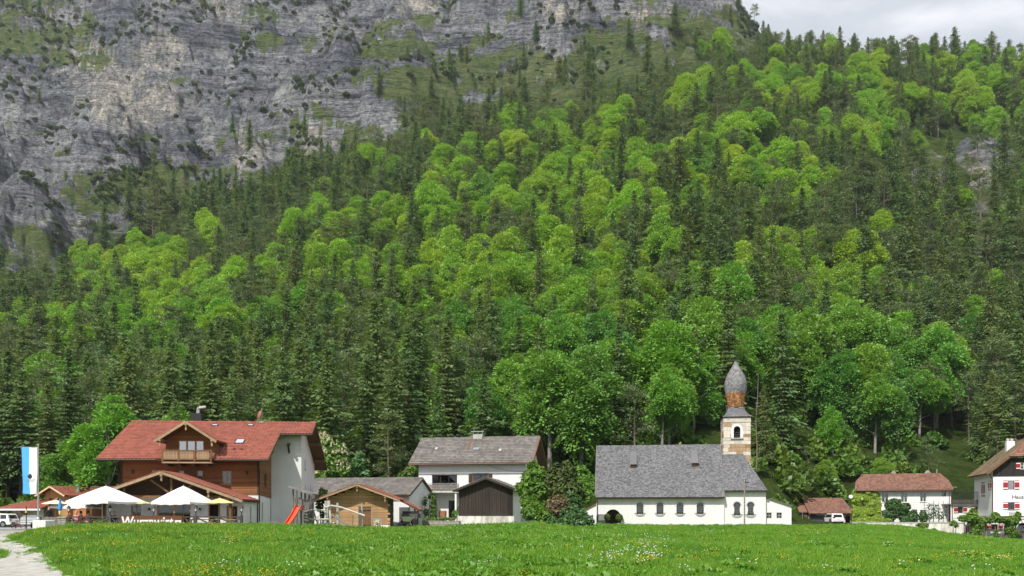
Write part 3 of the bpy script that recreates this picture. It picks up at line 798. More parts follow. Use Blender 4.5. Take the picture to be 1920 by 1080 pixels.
fx, fy, fz, fpx, fpy, cpy, frk = (a[keep] for a in (fx, fy, fz, fpx, fpy, cpy, frk))
bn = fbm(fx / 34, fy / 34, None, 2, 77)                        # trees of a kind stand in groups
BROAD = BROAD ** 1.3 * .95
pb = np.clip(tab(BROAD, fpx, cpy) + .85 * bn * np.sqrt(np.clip(tab(BROAD, fpx, cpy) * (1 - tab(BROAD, fpx, cpy)), 0, 1)), 0, 1)
isb = rg.random(len(fx)) < pb
thin = ~isb | (rg.random(len(fx)) < .60)
fx, fy, fz, fpx, fpy, cpy, frk, isb = (a[thin] for a in (fx, fy, fz, fpx, fpy, cpy, frk, isb))
pn = ~isb & (rg.random(len(fx)) < np.clip(.30 + .35 * (fpx > 1400) * (cpy > 330) + .25 * (fpx < 520) * (cpy > 430) * (cpy < 700) + .2 * (cpy < 300), 0, .55))
small = np.where(frk > .5, .8, 1) * (1 + .42 * sstep(130, 380, fy)) * (1 - .22 * sstep(480, 620, fy))
ht = np.where(isb, rg.uniform(12, 21, len(fx)), np.where(pn, rg.uniform(13, 20, len(fx)), rg.uniform(11, 25, len(fx)))) * small
foot = sstep(26, 6, fy - np.interp(fpx, cr[:, 0], cr[:, 4]))
ht = ht * np.where((fpx > 1420) & (fpx < 1900), 1 - .55 * foot, 1)
ht = ht * np.where((fpx < 190), 1 - .35 * foot * isb, 1)
fz = fz - np.where(isb, .06 * ht, 0) - np.where(isb & (ht < 10), .12 * ht, 0)
forest = [dict(x=fx[i], y=fy[i], z=fz[i], k='broad' if isb[i] else 'pine' if pn[i] else 'spruce', h=float(ht[i]), v=int(rg.integers(0, 60))) for i in range(len(fx))]
# trees that can be picked out in the photograph: kind, px, py of the top, depth, width factor
HERO = [('spruce', 40, 690, 128), ('spruce', 88, 715, 126), ('spruce', 130, 650, 132), ('spruce', 205, 700, 122), ('spruce', 247, 655, 130), ('spruce', 318, 655, 126), ('spruce', 350, 660, 132),
        ('spruce', 395, 640, 128), ('spruce', 437, 690, 122), ('spruce', 525, 655, 124), ('spruce', 560, 640, 132), ('spruce', 602, 612, 134), ('spruce', 664, 622, 126), ('spruce', 690, 640, 132),
        ('spruce', 768, 612, 126), ('spruce', 742, 660, 122), ('spruce', 838, 612, 134), ('spruce', 872, 690, 126), ('spruce', 905, 690, 124), ('spruce', 978, 612, 126), ('larch', 822, 698, 122), ('larch', 628, 640, 124),
        ('spruce', 710, 552, 150), ('spruce', 915, 250, 470), ('broad', 885, 285, 430), ('broad', 665, 392, 360), ('broad', 985, 522, 235), ('broad', 1185, 238, 470), ('broad', 1372, 165, 520), ('broad', 1462, 165, 520),
        ('broad', 905, 415, 330), ('broad', 1040, 580, 165), ('broad', 1150, 620, 140), ('broad', 1265, 600, 140), ('broad', 1240, 690, 128), ('broad', 1090, 650, 128), ('broad', 1030, 640, 126), ('broad', 1590, 540, 190), ('broad', 1520, 570, 172), ('broad', 1460, 590, 168),
        ('broad', 1755, 600, 180), ('broad', 1640, 640, 165), ('broad', 1330, 560, 160), ('spruce', 1345, 290, 400), ('spruce', 1350, 345, 345), ('spruce', 1890, 540, 190), ('spruce', 1910, 590, 176),
        ('spruce', 1510, 65, 585), ('spruce', 1520, 55, 590), ('spruce', 1658, 72, 585), ('spruce', 1750, 66, 585), ('spruce', 1705, 82, 585), ('spruce', 1870, 90, 575), ('spruce', 1905, 100, 572), ('spruce', 1480, 60, 600), ('spruce', 1555, 78, 580), ('spruce', 1590, 80, 585), ('spruce', 1388, -4, 724), ('spruce', 1720, 88, 580), ('spruce', 1785, 90, 580), ('spruce', 1640, 95, 575)]
for (k, px, top, D) in HERO:
    x = (px - CX) / F * D; z = hz(x, D); h_ = max(8.0, min(24.0 if k == 'broad' and D < 200 else 34.0, EYE + (HZ - top) / F * D - z))
    forest = [t for t in forest if (t['x'] - x) ** 2 + (t['y'] - D) ** 2 > (3.6 if k != 'broad' else 5.0) ** 2]
    forest.append(dict(x=x, y=D, z=z, k=k, h=h_, v=rnd.randrange(60), hero=1))
# keep clear of buildings' backs and of the open patches on the slope
CLEAR = [(1315, 1345, 700, 830, 90, 150), (1405, 1470, 700, 830, 90, 160), (1690, 1830, 790, 900, 110, 165), (1540, 1590, 690, 740, 130, 200), (940, 960, 740, 790, 100, 135), (1380, 1420, 540, 760, 110, 170)]
def clear(t):
    px, py = proj(t['x'], t['y'], t['z'])
    return any(a < px < b and c < py < d and e_ < t['y'] < f for a, b, c, d, e_, f in CLEAR)
forest = [t for t in forest if t.get('hero') or not clear(t)]
REF = {'broad': 18.0, 'spruce': 24.0, 'pine': 20.0, 'larch': 22.0}
# how much of each tree the photograph shows: walk from near to far against a rising skyline
SKY0 = [(-900, 1000), (0, 935), (80, 912), (175, 915), (183, 860), (245, 792), (592, 795), (616, 890), (760, 895), (785, 822), (1008, 822), (1015, 880), (1110, 940), (1118, 836), (1350, 836), (1356, 780), (1406, 780), (1440, 915), (1490, 950), (1510, 935), (1600, 890), (1780, 890), (1820, 900), (1880, 840), (1920, 840), (2820, 900)]
bins = np.arange(-400, 2320, 8.0); skyl = np.interp(bins, [a for a, _ in SKY0], [b for _, b in SKY0])
for t in sorted(forest, key=lambda t: t['y']):
    px, pyb = proj(t['x'], t['y'], t['z']); s = F / t['y']; w = t['h'] * s * (.30 if t['k'] == 'broad' else .11); top = pyb - t['h'] * s
    a, b = int((px - w + 400) / 8), int((px + w + 400) / 8) + 1; a, b = max(0, a), min(len(bins), b)
    t['px'], t['top'], t['w'] = px, top, w
    if a >= b: t['vis'] = 0; continue
    show = np.clip(skyl[a:b] - top, 0, t['h'] * s * .95)
    t['vis'] = float(show.sum() * 8) if -w < px < 1920 + w and top < 1000 else 0.0
    prof = top + np.abs(bins[a:b] + 4 - px) / max(w, 4) * t['h'] * s * (.35 if t['k'] == 'broad' else .8)
    skyl[a:b] = np.minimum(skyl[a:b], prof + .06 * t['h'] * s)
kinds = {'broad': [], 'spruce': [], 'pine': [], 'larch': []}
for t in forest: kinds[t['k']].append(t)
LAND = [(-99, 60, 'the carport at the left edge'), (60, 140, 'the flagpole'), (140, 240, 'the left end of the red roof'), (240, 340, 'the left half of the red roof'), (340, 440, 'the dormer of the red roof'), (440, 530, 'the right half of the red roof'),
        (530, 610, 'the right end of the red roof'), (610, 690, 'the flowering chestnut'), (690, 770, 'the grey annex roof'), (770, 850, 'the left end of the grey roof'), (850, 930, 'the middle of the grey roof'), (930, 1010, 'the right end of the grey roof'),
        (1010, 1110, 'the bushes left of the church'), (1110, 1190, 'the left end of the church roof'), (1190, 1270, 'the middle of the church roof'), (1270, 1350, 'the right end of the church roof'), (1350, 1420, 'the onion dome'), (1420, 1500, 'the church choir'),
        (1500, 1590, 'the garage'), (1590, 1680, 'the ivy on the long house'), (1680, 1790, 'the right half of the long house'), (1790, 1860, 'the roof terrace'), (1860, 2100, 'the house at the right edge')]
BAND = [(660, 1000, 'just behind'), (540, 660, 'low above'), (430, 540, 'midway up above'), (320, 430, 'well above'), (210, 320, 'high above'), (-200, 210, 'far above')]
ORD = ['first', 'second', 'third', 'fourth', 'fifth', 'sixth', 'seventh', 'eighth', 'ninth', 'tenth', 'eleventh', 'twelfth', 'thirteenth', 'fourteenth', 'fifteenth', 'sixteenth', 'seventeenth', 'eighteenth']
LOOK = {'broad': ('leafy_tree', 'bright beech', 'leafy tree', 'leafy trees on the forest slope'), 'spruce': ('spruce_tree', 'dark spruce', 'spruce tree', 'spruces on the forest slope'), 'pine': ('pine_tree', 'dull green pine', 'pine tree', 'pines on the forest slope'), 'larch': ('larch_tree', 'pale blue-green larch', 'larch tree', 'larches behind the houses')}
def place_tree(t, name, V, label, cat, group):
    cm, tm, _ = V[t['v'] % len(V)]; s = t['h'] / REF[t['k']]; wf = 1.0 + .25 * ((t['v'] * 7919 % 100) / 100 - .5)
    o = empty(name, (t['x'], t['y'], t['z']), t['v'] * 1.37, label, cat, group)
    o.scale = (s * wf, s * wf, s)
    link('trunk', tm, o); link('crown', cm, o)
    return o
for k, lst in kinds.items():
    lst.sort(key=lambda t: -t['vis'])
    V = {'spruce': V_spruce, 'pine': V_pine, 'larch': V_larch}.get(k)
    near, rest = [t for t in lst[:300] if t['vis'] > 60], [t for t in lst[:300] if t['vis'] <= 60] + lst[300:]
    groups = {}
    for t in near:
        mid = t['top'] + .35 * t['h'] * F / t['y']
        a = next((n for lo, hi, n in LAND if lo <= t['px'] < hi), LAND[0][2] if t['px'] < 0 else LAND[-1][2]); b = next((n for lo, hi, n in BAND if lo <= mid < hi), BAND[-1][2])
        groups.setdefault((b, a), []).append(t)
    nm, lk, cat, grp = LOOK[k]
    for (b, a), ts in groups.items():
        ts.sort(key=lambda t: t['px'])
        for i, t in enumerate(ts):
            lab = f'{lk} {b} {a}' if len(ts) == 1 else f'{ORD[min(i, len(ORD)-1)]} {lk} from left {b} {a}'
            VV = V or V_broad
            place_tree(t, nm, VV, lab, cat, grp)
    if rest:
        nm2, lab = ('far_leafy_forest' if k == 'broad' else 'far_%s_forest' % k), 'mass of distant %s trees filling the wooded slope' % ('leafy' if k == 'broad' else k)
        VV, rr_ = V or V_broad, rest
        if 1:
            o = scatter(nm2, [(t['x'], t['y'], t['z']) for t in rr_], [t['h'] / REF[k] * (1 + .25 * ((t['v'] * 7919 % 100) / 100 - .5)) for t in rr_], [v[2] for v in VV], [t['v'] % len(VV) for t in rr_], 5, [t['h'] / REF[k] for t in rr_])
            tag(o, lab, 'forest', None, 'stuff')
print('FOREST', {k: len(v) for k, v in kinds.items()})

# low scrub: on the cliffs (dwarf pine), on the forest floor and along the foot of the slope
SHR = [quads_mesh('scrub', gen_bush(s, 1.2, 1.2, 1.3, 420, .34), M_shrub) for s in (3, 4, 5)]
DWF = [quads_mesh('dwarf', gen_bush(s, 2.4, 2.4, 2.1, 520, .55, .8), M_dwarf) for s in (6, 7, 8)]
sx, sy = np.meshgrid(np.arange(-540, 420, 2.6), np.arange(430, 930, 2.6))
sx = (sx + rg.uniform(-1.3, 1.3, sx.shape)).ravel(); sy = (sy + rg.uniform(-1.3, 1.3, sy.shape)).ravel()
sz, srk, spx = H(sx, sy); spy = HZ - F * (sz - EYE) / sy
CL = [(225, 315, 75, 60, .9), (262, 290, 50, 40, .8), (460, 100, 26, 60, .8), (610, 160, 45, 30, .6), (590, 75, 40, 22, .45), (160, 60, 170, 30, .45), (40, 60, 60, 60, .35), (30, 140, 40, 60, .5), (330, 20, 90, 34, .6), (230, 75, 130, 14, .5), (90, 110, 60, 20, .4), (680, 60, 50, 30, .3), (800, 120, 90, 30, .25), (1250, 60, 90, 40, .25), (450, 165, 45, 25, .5), (100, 250, 22, 40, .5), (540, 215, 40, 25, .5), (350, 300, 60, 30, .35), (560, 5, 60, 20, .7),
      (640, 20, 60, 20, .4), (1060, 60, 60, 40, .3), (1420, 30, 45, 40, .8), (900, 60, 50, 20, .25), (420, 370, 120, 40, .4), (280, 380, 100, 40, .45), (60, 370, 20, 20, .4), (1120, 90, 40, 50, .5), (1000, 130, 60, 14, .5)]
pr = .006 + .5 * sstep(.28, .65, fbm(sx / 26, sy / 26, None, 3, 91))
for a, b, c, d, p_ in CL:
    q = ((spx - a) / c) ** 2 + ((spy - b) / d) ** 2
    pr = np.maximum(pr, p_ * sstep(1.3, .6, q + .5 * fbm(sx / 14, sy / 14, None, 2, 93)))
kk = (srk > .35) & (rg.random(len(sx)) < pr) & (spx > -150) & (spx < 1500)
o = scatter('dwarf_pine_scrub', np.stack([sx, sy, sz - .3], -1)[kk], rg.uniform(.3, 1.15, kk.sum()), DWF, None, 6)
tag(o, 'dark dwarf pine scrub clinging to the ledges of the grey cliffs', 'scrub', None, 'stuff')
sx, sy = np.meshgrid(np.arange(-330, 330, 3.2), np.arange(112, 330, 3.2))
sx = (sx + rg.uniform(-1.6, 1.6, sx.shape)).ravel(); sy = (sy + rg.uniform(-1.6, 1.6, sy.shape)).ravel()
sz, srk, spx = H(sx, sy); bd = np.interp(spx, cr[:, 0], cr[:, 4]); spy = HZ - F * (sz - EYE) / sy
pr = .30 + .45 * (sy < bd + 30)
pr = np.where((spx > 1400) & (spx < 1480) & (spy > 720) & (spy < 830), .12, pr); pr = np.where((spx > 1700) & (spx < 1850) & (spy > 780), .10, pr); pr = np.where((spx > 1300) & (spx < 1350) & (spy > 700), .1, pr)
kk = (sy > bd + 3) & (rg.random(len(sx)) < pr) & (np.abs(spx - 960) < 1250)
o = scatter('slope_undergrowth', np.stack([sx, sy, sz - .1], -1)[kk], rg.uniform(.6, 2.2, kk.sum()), SHR, None, 7)
tag(o, 'green leafy undergrowth covering the foot of the wooded slope', 'undergrowth', None, 'stuff')
# ------------------------------------------------------------------ building materials
def boardmat(name, col, pitch=.2, axis=2, var=.22, grain=(3, 3, 30), bump=.6, streak=None):
    """planked wood: colour steps from board to board, dark joints and grain in the relief"""
    m = bpy.data.materials.new(name); m.use_nodes = True
    t = m.node_tree; t.nodes.clear(); L = t.links.new
    b = N(t, 'ShaderNodeBsdfPrincipled'); b.inputs['Roughness'].default_value = .75; b.inputs['Specular IOR Level'].default_value = .25
    o = N(t, 'ShaderNodeOutputMaterial'); L(b.outputs[0], o.inputs[0])
    tc = N(t, 'ShaderNodeTexCoord'); sp = N(t, 'ShaderNodeSeparateXYZ'); L(tc.outputs['Object'], sp.inputs[0])
    dv = N(t, 'ShaderNodeMath', operation='DIVIDE'); L(sp.outputs[axis], dv.inputs[0]); dv.inputs[1].default_value = pitch
    fl = N(t, 'ShaderNodeMath', operation='FLOOR'); L(dv.outputs[0], fl.inputs[0])
    fr = N(t, 'ShaderNodeMath', operation='FRACT'); L(dv.outputs[0], fr.inputs[0])
    wn = N(t, 'ShaderNodeTexWhiteNoise', noise_dimensions='1D'); L(fl.outputs[0], wn.inputs['W'])
    mp = N(t, 'ShaderNodeMapping'); mp.inputs['Scale'].default_value = grain; L(tc.outputs['Object'], mp.inputs[0])
    nz = N(t, 'ShaderNodeTexNoise'); nz.inputs['Scale'].default_value = 1.0; nz.inputs['Detail'].default_value = 5; L(mp.outputs[0], nz.inputs['Vector'])
    ad = N(t, 'ShaderNodeMath', operation='MULTIPLY_ADD'); L(wn.outputs['Value'], ad.inputs[0]); ad.inputs[1].default_value = .5; L(nz.outputs['Fac'], ad.inputs[2])
    mr = N(t, 'ShaderNodeMapRange'); mr.inputs['From Min'].default_value = .3; mr.inputs['From Max'].default_value = 1.2; mr.inputs['To Min'].default_value = 1 - var * 1.6; mr.inputs['To Max'].default_value = 1 + var
    L(ad.outputs[0], mr.inputs['Value'])
    n2 = N(t, 'ShaderNodeTexNoise'); n2.inputs['Scale'].default_value = .5; n2.inputs['Detail'].default_value = 5; L(tc.outputs['Object'], n2.inputs['Vector'])
    m2 = N(t, 'ShaderNodeMapRange'); m2.inputs['From Min'].default_value = .3; m2.inputs['From Max'].default_value = .7; m2.inputs['To Min'].default_value = .78; m2.inputs['To Max'].default_value = 1.15; L(n2.outputs['Fac'], m2.inputs['Value'])
    mu = N(t, 'ShaderNodeMath', operation='MULTIPLY'); L(mr.outputs[0], mu.inputs[0]); L(m2.outputs[0], mu.inputs[1])
    oi = N(t, 'ShaderNodeObjectInfo'); mo = N(t, 'ShaderNodeMapRange'); mo.inputs['To Min'].default_value = .85; mo.inputs['To Max'].default_value = 1.15; L(oi.outputs['Random'], mo.inputs['Value'])
    mu2 = N(t, 'ShaderNodeMath', operation='MULTIPLY'); L(mu.outputs[0], mu2.inputs[0]); L(mo.outputs[0], mu2.inputs[1])
    vm = N(t, 'ShaderNodeVectorMath', operation='SCALE'); vm.inputs[0].default_value = col; L(mu2.outputs[0], vm.inputs['Scale'])
    L(vm.outputs[0], b.inputs['Base Color'])
    a = N(t, 'ShaderNodeMath', operation='SUBTRACT'); L(fr.outputs[0], a.inputs[0]); a.inputs[1].default_value = .5
    ab = N(t, 'ShaderNodeMath', operation='ABSOLUTE'); L(a.outputs[0], ab.inputs[0])
    gt = N(t, 'ShaderNodeMapRange'); gt.inputs['From Min'].default_value = .36; gt.inputs['From Max'].default_value = .5; gt.inputs['To Min'].default_value = 1; gt.inputs['To Max'].default_value = 0; L(ab.outputs[0], gt.inputs['Value'])
    hh = N(t, 'ShaderNodeMath', operation='MULTIPLY_ADD'); L(nz.outputs['Fac'], hh.inputs[0]); hh.inputs[1].default_value = .25; L(gt.outputs[0], hh.inputs[2])
    bp = N(t, 'ShaderNodeBump'); bp.inputs['Strength'].default_value = bump; bp.inputs['Distance'].default_value = .04; L(hh.outputs[0], bp.inputs['Height']); L(bp.outputs[0], b.inputs['Normal'])
    MATS[name] = m
    return m
def glassmat(name, tint=(.55, .6, .6), fac=.04):
    m = bpy.data.materials.new(name); m.use_nodes = True
    t = m.node_tree; t.nodes.clear(); L = t.links.new
    tr = N(t, 'ShaderNodeBsdfTransparent'); tr.inputs[0].default_value = (*tint, 1)
    gl = N(t, 'ShaderNodeBsdfGlossy'); gl.inputs['Roughness'].default_value = .015; gl.inputs[0].default_value = (.95, .97, 1, 1)
    fr = N(t, 'ShaderNodeFresnel'); fr.inputs[0].default_value = 1.5
    ad = N(t, 'ShaderNodeMath', operation='ADD'); L(fr.outputs[0], ad.inputs[0]); ad.inputs[1].default_value = fac
    mx = N(t, 'ShaderNodeMixShader'); L(ad.outputs[0], mx.inputs[0]); L(tr.outputs[0], mx.inputs[1]); L(gl.outputs[0], mx.inputs[2])
    o = N(t, 'ShaderNodeOutputMaterial'); L(mx.outputs[0], o.inputs[0]); MATS[name] = m
    return m
M_white = mat('white_plaster', (.765, .765, .77), .9, .06, 1.3, .25, 30, spec=.1, stretch=(1, 1, .35))
M_church = mat('church_limewash', (.76, .76, .762), .9, .06, 1.3, .3, 14, spec=.1, stretch=(1, 1, .3))
M_cream = mat('cream_plaster', (.66, .60, .48), .9, .06, 1.0, .2, 30, spec=.1)
M_dirty = mat('stained_plaster', (.72, .70, .66), .95, .2, 1.6, .5, 18, col2=(.36, .34, .30), stretch=(1, 1, .35), ramp=(.34, .58), spec=.1)
M_concrete = mat('concrete', (.50, .49, .46), .9, .15, 2.0, .4, 25, col2=(.33, .32, .29), spec=.15)
M_stonewall = mat('rough_stone', (.40, .38, .34), .95, .25, 3.5, .9, 9, island=.25, spec=.1)
M_woodred = boardmat('larch_boards', (.29, .125, .052), .20)
M_woodpale = boardmat('pale_larch_boards', (.34, .20, .10), .20)
M_woodhut = boardmat('hut_planks', (.50, .30, .15), 5.0, 2, .3, (1.2, 8, 14))
M_woodlodge = boardmat('fresh_boards', (.55, .30, .13), .16, 0, .12, (30, 3, 3))
M_wooddark = mat('dark_timber', (.085, .048, .028), .8, .2, 3, .4, 20, stretch=(1, 1, 6))
M_woodmid = mat('brown_timber', (.22, .12, .06), .8, .2, 3, .4, 20)
M_woodlight = mat('light_timber', (.42, .30, .18), .8, .18, 3, .4, 20, objvar=.12)
M_woodgrey = mat('weathered_timber', (.27, .25, .225), .9, .25, 5, .5, 22, objvar=.2)
M_bleached = mat('bleached_logs', (.58, .55, .50), .9, .18, 4, .4, 16, objvar=.2)
M_blackboard = boardmat('blackened_boards', (.050, .040, .033), 5.0, 0, .5, (16, 16, .8))
M_fence = mat('dark_fence_wood', (.105, .095, .085), .9, .25, 5, .4, 20, objvar=.25)
M_tilered = mat('red_clay_tiles', (.290, .094, .064), .85, .08, .35, .2, 30, island=.20, col2=(.24, .085, .06), ramp=(.25, .6))
M_tilebrown = mat('brown_clay_tiles', (.22, .11, .078), .85, .15, .8, .2, 30, island=.28, col2=(.17, .095, .07), ramp=(.3, .65))
M_tilegrey = mat('grey_concrete_tiles', (.175, .162, .15), .9, .15, .7, .2, 30, island=.24, col2=(.115, .107, .095), ramp=(.3, .6))
M_tilemoss = mat('mossy_brown_tiles', (.20, .125, .085), .9, .2, .5, .2, 30, island=.25, col2=(.105, .10, .05), ramp=(.38, .62))
M_shingle = mat('grey_wood_shingles', (.150, .150, .158), .9, .2, .3, .2, 40, island=.36, col2=(.128, .128, .137), ramp=(.3, .65))
M_shinglelight = mat('silver_wood_shingles', (.235, .235, .24), .9, .2, .8, .2, 40, island=.36, col2=(.17, .17, .175))
M_shingleor = mat('fresh_larch_shingles', (.40, .20, .085), .9, .2, 2.5, .2, 40, island=.5, col2=(.22, .10, .045))
M_slab = mat('roof_underside', (.15, .085, .05), .85, .2, 4)
M_gutter = mat('dark_gutter', (.045, .032, .028), .5, .1, 3, metal=.3)
M_copper = mat('brown_flashing', (.20, .085, .055), .5, .15, 3)
M_metal = mat('galvanised_metal', (.55, .56, .57), .35, .1, 6, metal=.85)
M_darkmetal = mat('dark_metal', (.05, .05, .055), .45, .1, 6, metal=.6)
M_black = mat('black_iron', (.018, .018, .02), .5, .05, 6)
M_red = mat('red_paint', (.34, .022, .03), .55, .08, 4, objvar=.08)
M_whitepaint = mat('white_paint', (.80, .80, .78), .6, .04, 4)
M_trim = mat('grey_window_surround', (.36, .36, .365), .9, .1, 3)
M_frame = mat('brown_window_frame', (.20, .105, .05), .6, .12, 5)
M_framelight = mat('larch_window_frame', (.48, .25, .10), .6, .12, 5)
M_framedark = mat('dark_window_frame', (.045, .035, .03), .6, .1, 5)
M_curtain = mat('curtain', (.78, .78, .76), .9, .06, 10, stretch=(6, 6, .5))
M_blind = mat('blue_blind', (.12, .20, .42), .6, .05, 4)
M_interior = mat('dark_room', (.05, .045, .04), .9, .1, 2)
M_glass = glassmat('window_glass')
M_glassblue = glassmat('window_glass_sky', (.35, .42, .5), .30)
M_stone_a = mat('tower_stone_tan', (.43, .30, .19), .95, .16, 3, .6, 14, objvar=.28, spec=.1)
M_stone_b = mat('tower_stone_pale', (.66, .60, .52), .95, .12, 3, .6, 14, objvar=.15, spec=.1)
M_mortar = mat('tower_mortar', (.60, .55, .48), .95, .12, 3, .5, 20, spec=.1)

def rect(x0, x1, z0, z1): return [(x0, z0), (x1, z0), (x1, z1), (x0, z1)]
class Frame:
    """local frame of a building: picks the local point that the photograph shows at a pixel on a given wall plane"""
    def __init__(s, px, D, zg, th):
        s.o = Vector(((px - CX) / F * D, D, zg)); s.th = R(th); s.c, s.s = math.cos(s.th), math.sin(s.th)
    def q(s, px, py, yl):
        dx, dz = (px - CX) / F, (HZ - py) / F; o = s.o
        t = (yl - s.s * o.x + s.c * o.y) / (-s.s * dx + s.c)
        X, Y, Z = t * dx - o.x, t - o.y, EYE + t * dz - o.z
        return s.c * X + s.s * Y, Z
    def x(s, px, yl): return s.q(px, HZ, yl)[0]
    def z(s, py, px, yl): return s.q(px, py, yl)[1]
def roof(parent, O, U, V, poly, tile_m, dv=.33, du=.30, thick=.16, slab_m=None, t=.06, jit=0.0, curve=0.03, name='roof', lift=.02):
    O, U, V = Vector(O), Vector(U).normalized(), Vector(V).normalized(); Nn = U.cross(V).normalized()
    sl = MB().extr([O + U * a + V * b - Nn * thick for a, b in poly], Nn * thick).build(name, slab_m or M_slab, parent)
    tl = MB().tiles(O + Nn * lift, U, V, poly, dv, du, t, rng=random.Random(int(abs(O.x * 31 + O.z * 17)) + 3), jit=jit, curve=curve).build('tiles', tile_m, sl)
    tl['kind'] = 'stuff'
    return sl
def win(parent, O, U, V, x0, x1, z0, z1, frame_m=None, nx=2, nz=1, set_=.10, fw=.06, curtain=None, glass=None, sill=None, name='window', bar=.035):
    """window: frame bars with a pane set into the wall opening"""
    O, U, V = Vector(O), Vector(U).normalized(), Vector(V).normalized(); Nn = U.cross(V).normalized(); fm = frame_m or M_frame
    P = lambda a, b, d: O + U * a + V * b - Nn * d
    f = MB(); dp = Nn * -.06
    def bar_(a0, a1, b0, b1): f.obox(P(a0, b0, set_), U * (a1 - a0), V * (b1 - b0), dp)
    bar_(x0, x0 + fw, z0, z1); bar_(x1 - fw, x1, z0, z1); bar_(x0 + fw, x1 - fw, z0, z0 + fw); bar_(x0 + fw, x1 - fw, z1 - fw, z1)
    for k in range(1, nx):
        c = x0 + (x1 - x0) * k / nx; bar_(c - bar, c + bar, z0 + fw, z1 - fw)
    for k in range(1, nz):
        c = z0 + (z1 - z0) * k / nz; f.obox(P(x0 + fw, c - bar * .6, set_ + .004), U * (x1 - x0 - 2 * fw), V * bar * 1.2, dp * .8)
    w = f.build(name, fm, parent)
    MB().obox(P(x0 + fw * .6, z0 + fw * .6, set_ + .03), U * (x1 - x0 - fw * 1.2), V * (z1 - z0 - fw * 1.2), Nn * -.012).build('pane', glass or M_glass, w)
    if curtain:
        a0, a1, b0 = curtain if isinstance(curtain, tuple) else (0, 1, 0)
        MB().obox(P(x0 + (x1 - x0) * a0 + .03, z0 + (z1 - z0) * b0, set_ + .10), U * ((x1 - x0) * (a1 - a0) - .06), V * (z1 - z0) * (1 - b0), Nn * -.02).build('curtain', M_curtain, w)
    if sill:
        MB().obox(P(x0 - .06, z0 - .07, -.06), U * (x1 - x0 + .12), V * .06, Nn * -(set_ + .05)).build('sill', sill, w)
    return w
def shutters(parent, O, U, V, x0, x1, z0, z1, w=.45):
    O, U, V = Vector(O), Vector(U).normalized(), Vector(V).normalized(); Nn = U.cross(V).normalized()
    for a in (x0 - w - .02, x1 + .02):
        s = MB().obox(O + U * a + V * z0 + Nn * .01, U * w, V * (z1 - z0), Nn * .045).build('shutter', M_red, parent)
        st = MB()
        for b in (z0 + .10 * (z1 - z0), z0 + .80 * (z1 - z0)): st.obox(O + U * (a - .004) + V * b + Nn * .012, U * (w + .008), V * .11 * (z1 - z0), Nn * .052)
        st.build('white_band', M_whitepaint, s)
FU, FV = Vector((1, 0, 0)), Vector((0, 0, 1))
SU, LU, BU = Vector((0, 1, 0)), Vector((0, -1, 0)), Vector((-1, 0, 0))

# ------------------------------------------------------------------ the inn
fr = Frame(227, 70.3, .2, 5)
inn = empty('inn_building', fr.o, fr.th, 'large timber inn with red tiled roof, balcony dormer and white ground floor', 'inn')
WX, BX, DEP, BY = 11.1, 13.75, 13.6, 5.4
ZE, ZR, YE, YR = 5.58, 9.36, -1.3, 6.7
sl = (ZR - ZE) / (YR - YE)
zr = lambda y: (ZE + sl * (y - YE) if y < YR else ZR - sl * (y - YR)) - .19
# timber storey and white storey
dw0, dw1, dwx0, dwx1 = 3.6, 7.66, 4.55, 6.65
wins = [(2.34, 3.05, 3.75, 4.76), (4.56, 5.06, 3.9, 4.73), (6.05, 6.56, 3.9, 4.73), (8.07, 8.88, 3.62, 4.72)]
m = MB().wall((0, 0, 0), FU, FV, rect(0, WX, 2.74, zr(0)), [rect(*w) for w in wins])
m.wall((WX, 0, 0), SU, FV, [(0, 2.74), (BY, 2.5), (BY, zr(BY)), (0, zr(0))], [rect(2.3, 3.2, 3.4, 4.6)])
m.wall((0, DEP, 0), LU, FV, [(0, 2.74), (DEP, 2.74), (DEP, zr(0)), (DEP - YR, zr(YR)), (0, zr(DEP))], [])
m.build('timber_wall', M_woodred, inn)
m = MB().wall((0, .06, -1), FU, FV, rect(.05, WX - .05, 0, 3.74))
m.wall((WX - .06, 0, -1), SU, FV, [(.05, 0), (BY, 0), (BY, 3.5), (.05, 3.74)], [rect(1.5, 2.1, 1.4, 3.1)])
m.wall((WX - .02, BY, -1), FU, FV, rect(0, BX - WX + .02, 0, zr(BY) + 1), [])
sidew = [(2.0, 2.5, 3.7, 4.7), (2.0, 2.5, 6.2, 7.2), (5.2, 5.7, 3.7, 4.7)]
m.wall((BX, BY, -1), SU, FV, [(0, 0), (DEP - BY, 0), (DEP - BY, zr(DEP) + 1), (YR - BY, zr(YR) + 1), (0, zr(BY) + 1)], [rect(a, b, c, d) for a, b, c, d in sidew])
m.wall((BX, DEP, -1), BU, FV, rect(0, BX, 0, zr(DEP) + 1)); m.wall((0.05, DEP, -1), LU, FV, rect(0, DEP - .1, 0, 3.74))
m.build('plaster_wall', M_white, inn)
for k, w in enumerate(wins): win(inn, (0, 0, 0), FU, FV, *w, frame_m=M_framelight, nx=2 if k in (0, 3) else 1, nz=2 if k in (0, 3) else 1, curtain=(0, 1, .15) if k in (1, 2) else None, sill=M_woodlight)
win(inn, (WX, 0, 0), SU, FV, 2.3, 3.2, 3.4, 4.6, nx=1, frame_m=M_frame)
win(inn, (WX - .06, 0, -1), SU, FV, 1.5, 2.1, 1.4, 3.1, nx=1, frame_m=M_frame)
for a, b, c, d in sidew: win(inn, (BX, BY, -1), SU, FV, a, b, c, d, nx=1, frame_m=M_red, sill=M_red)
for a, z in ((.85, 4.8), (10.05, 4.72)):
    MB().box(a, a + .2, -.05, -.003, z - .35, z).build('air_vent', M_wooddark, inn)
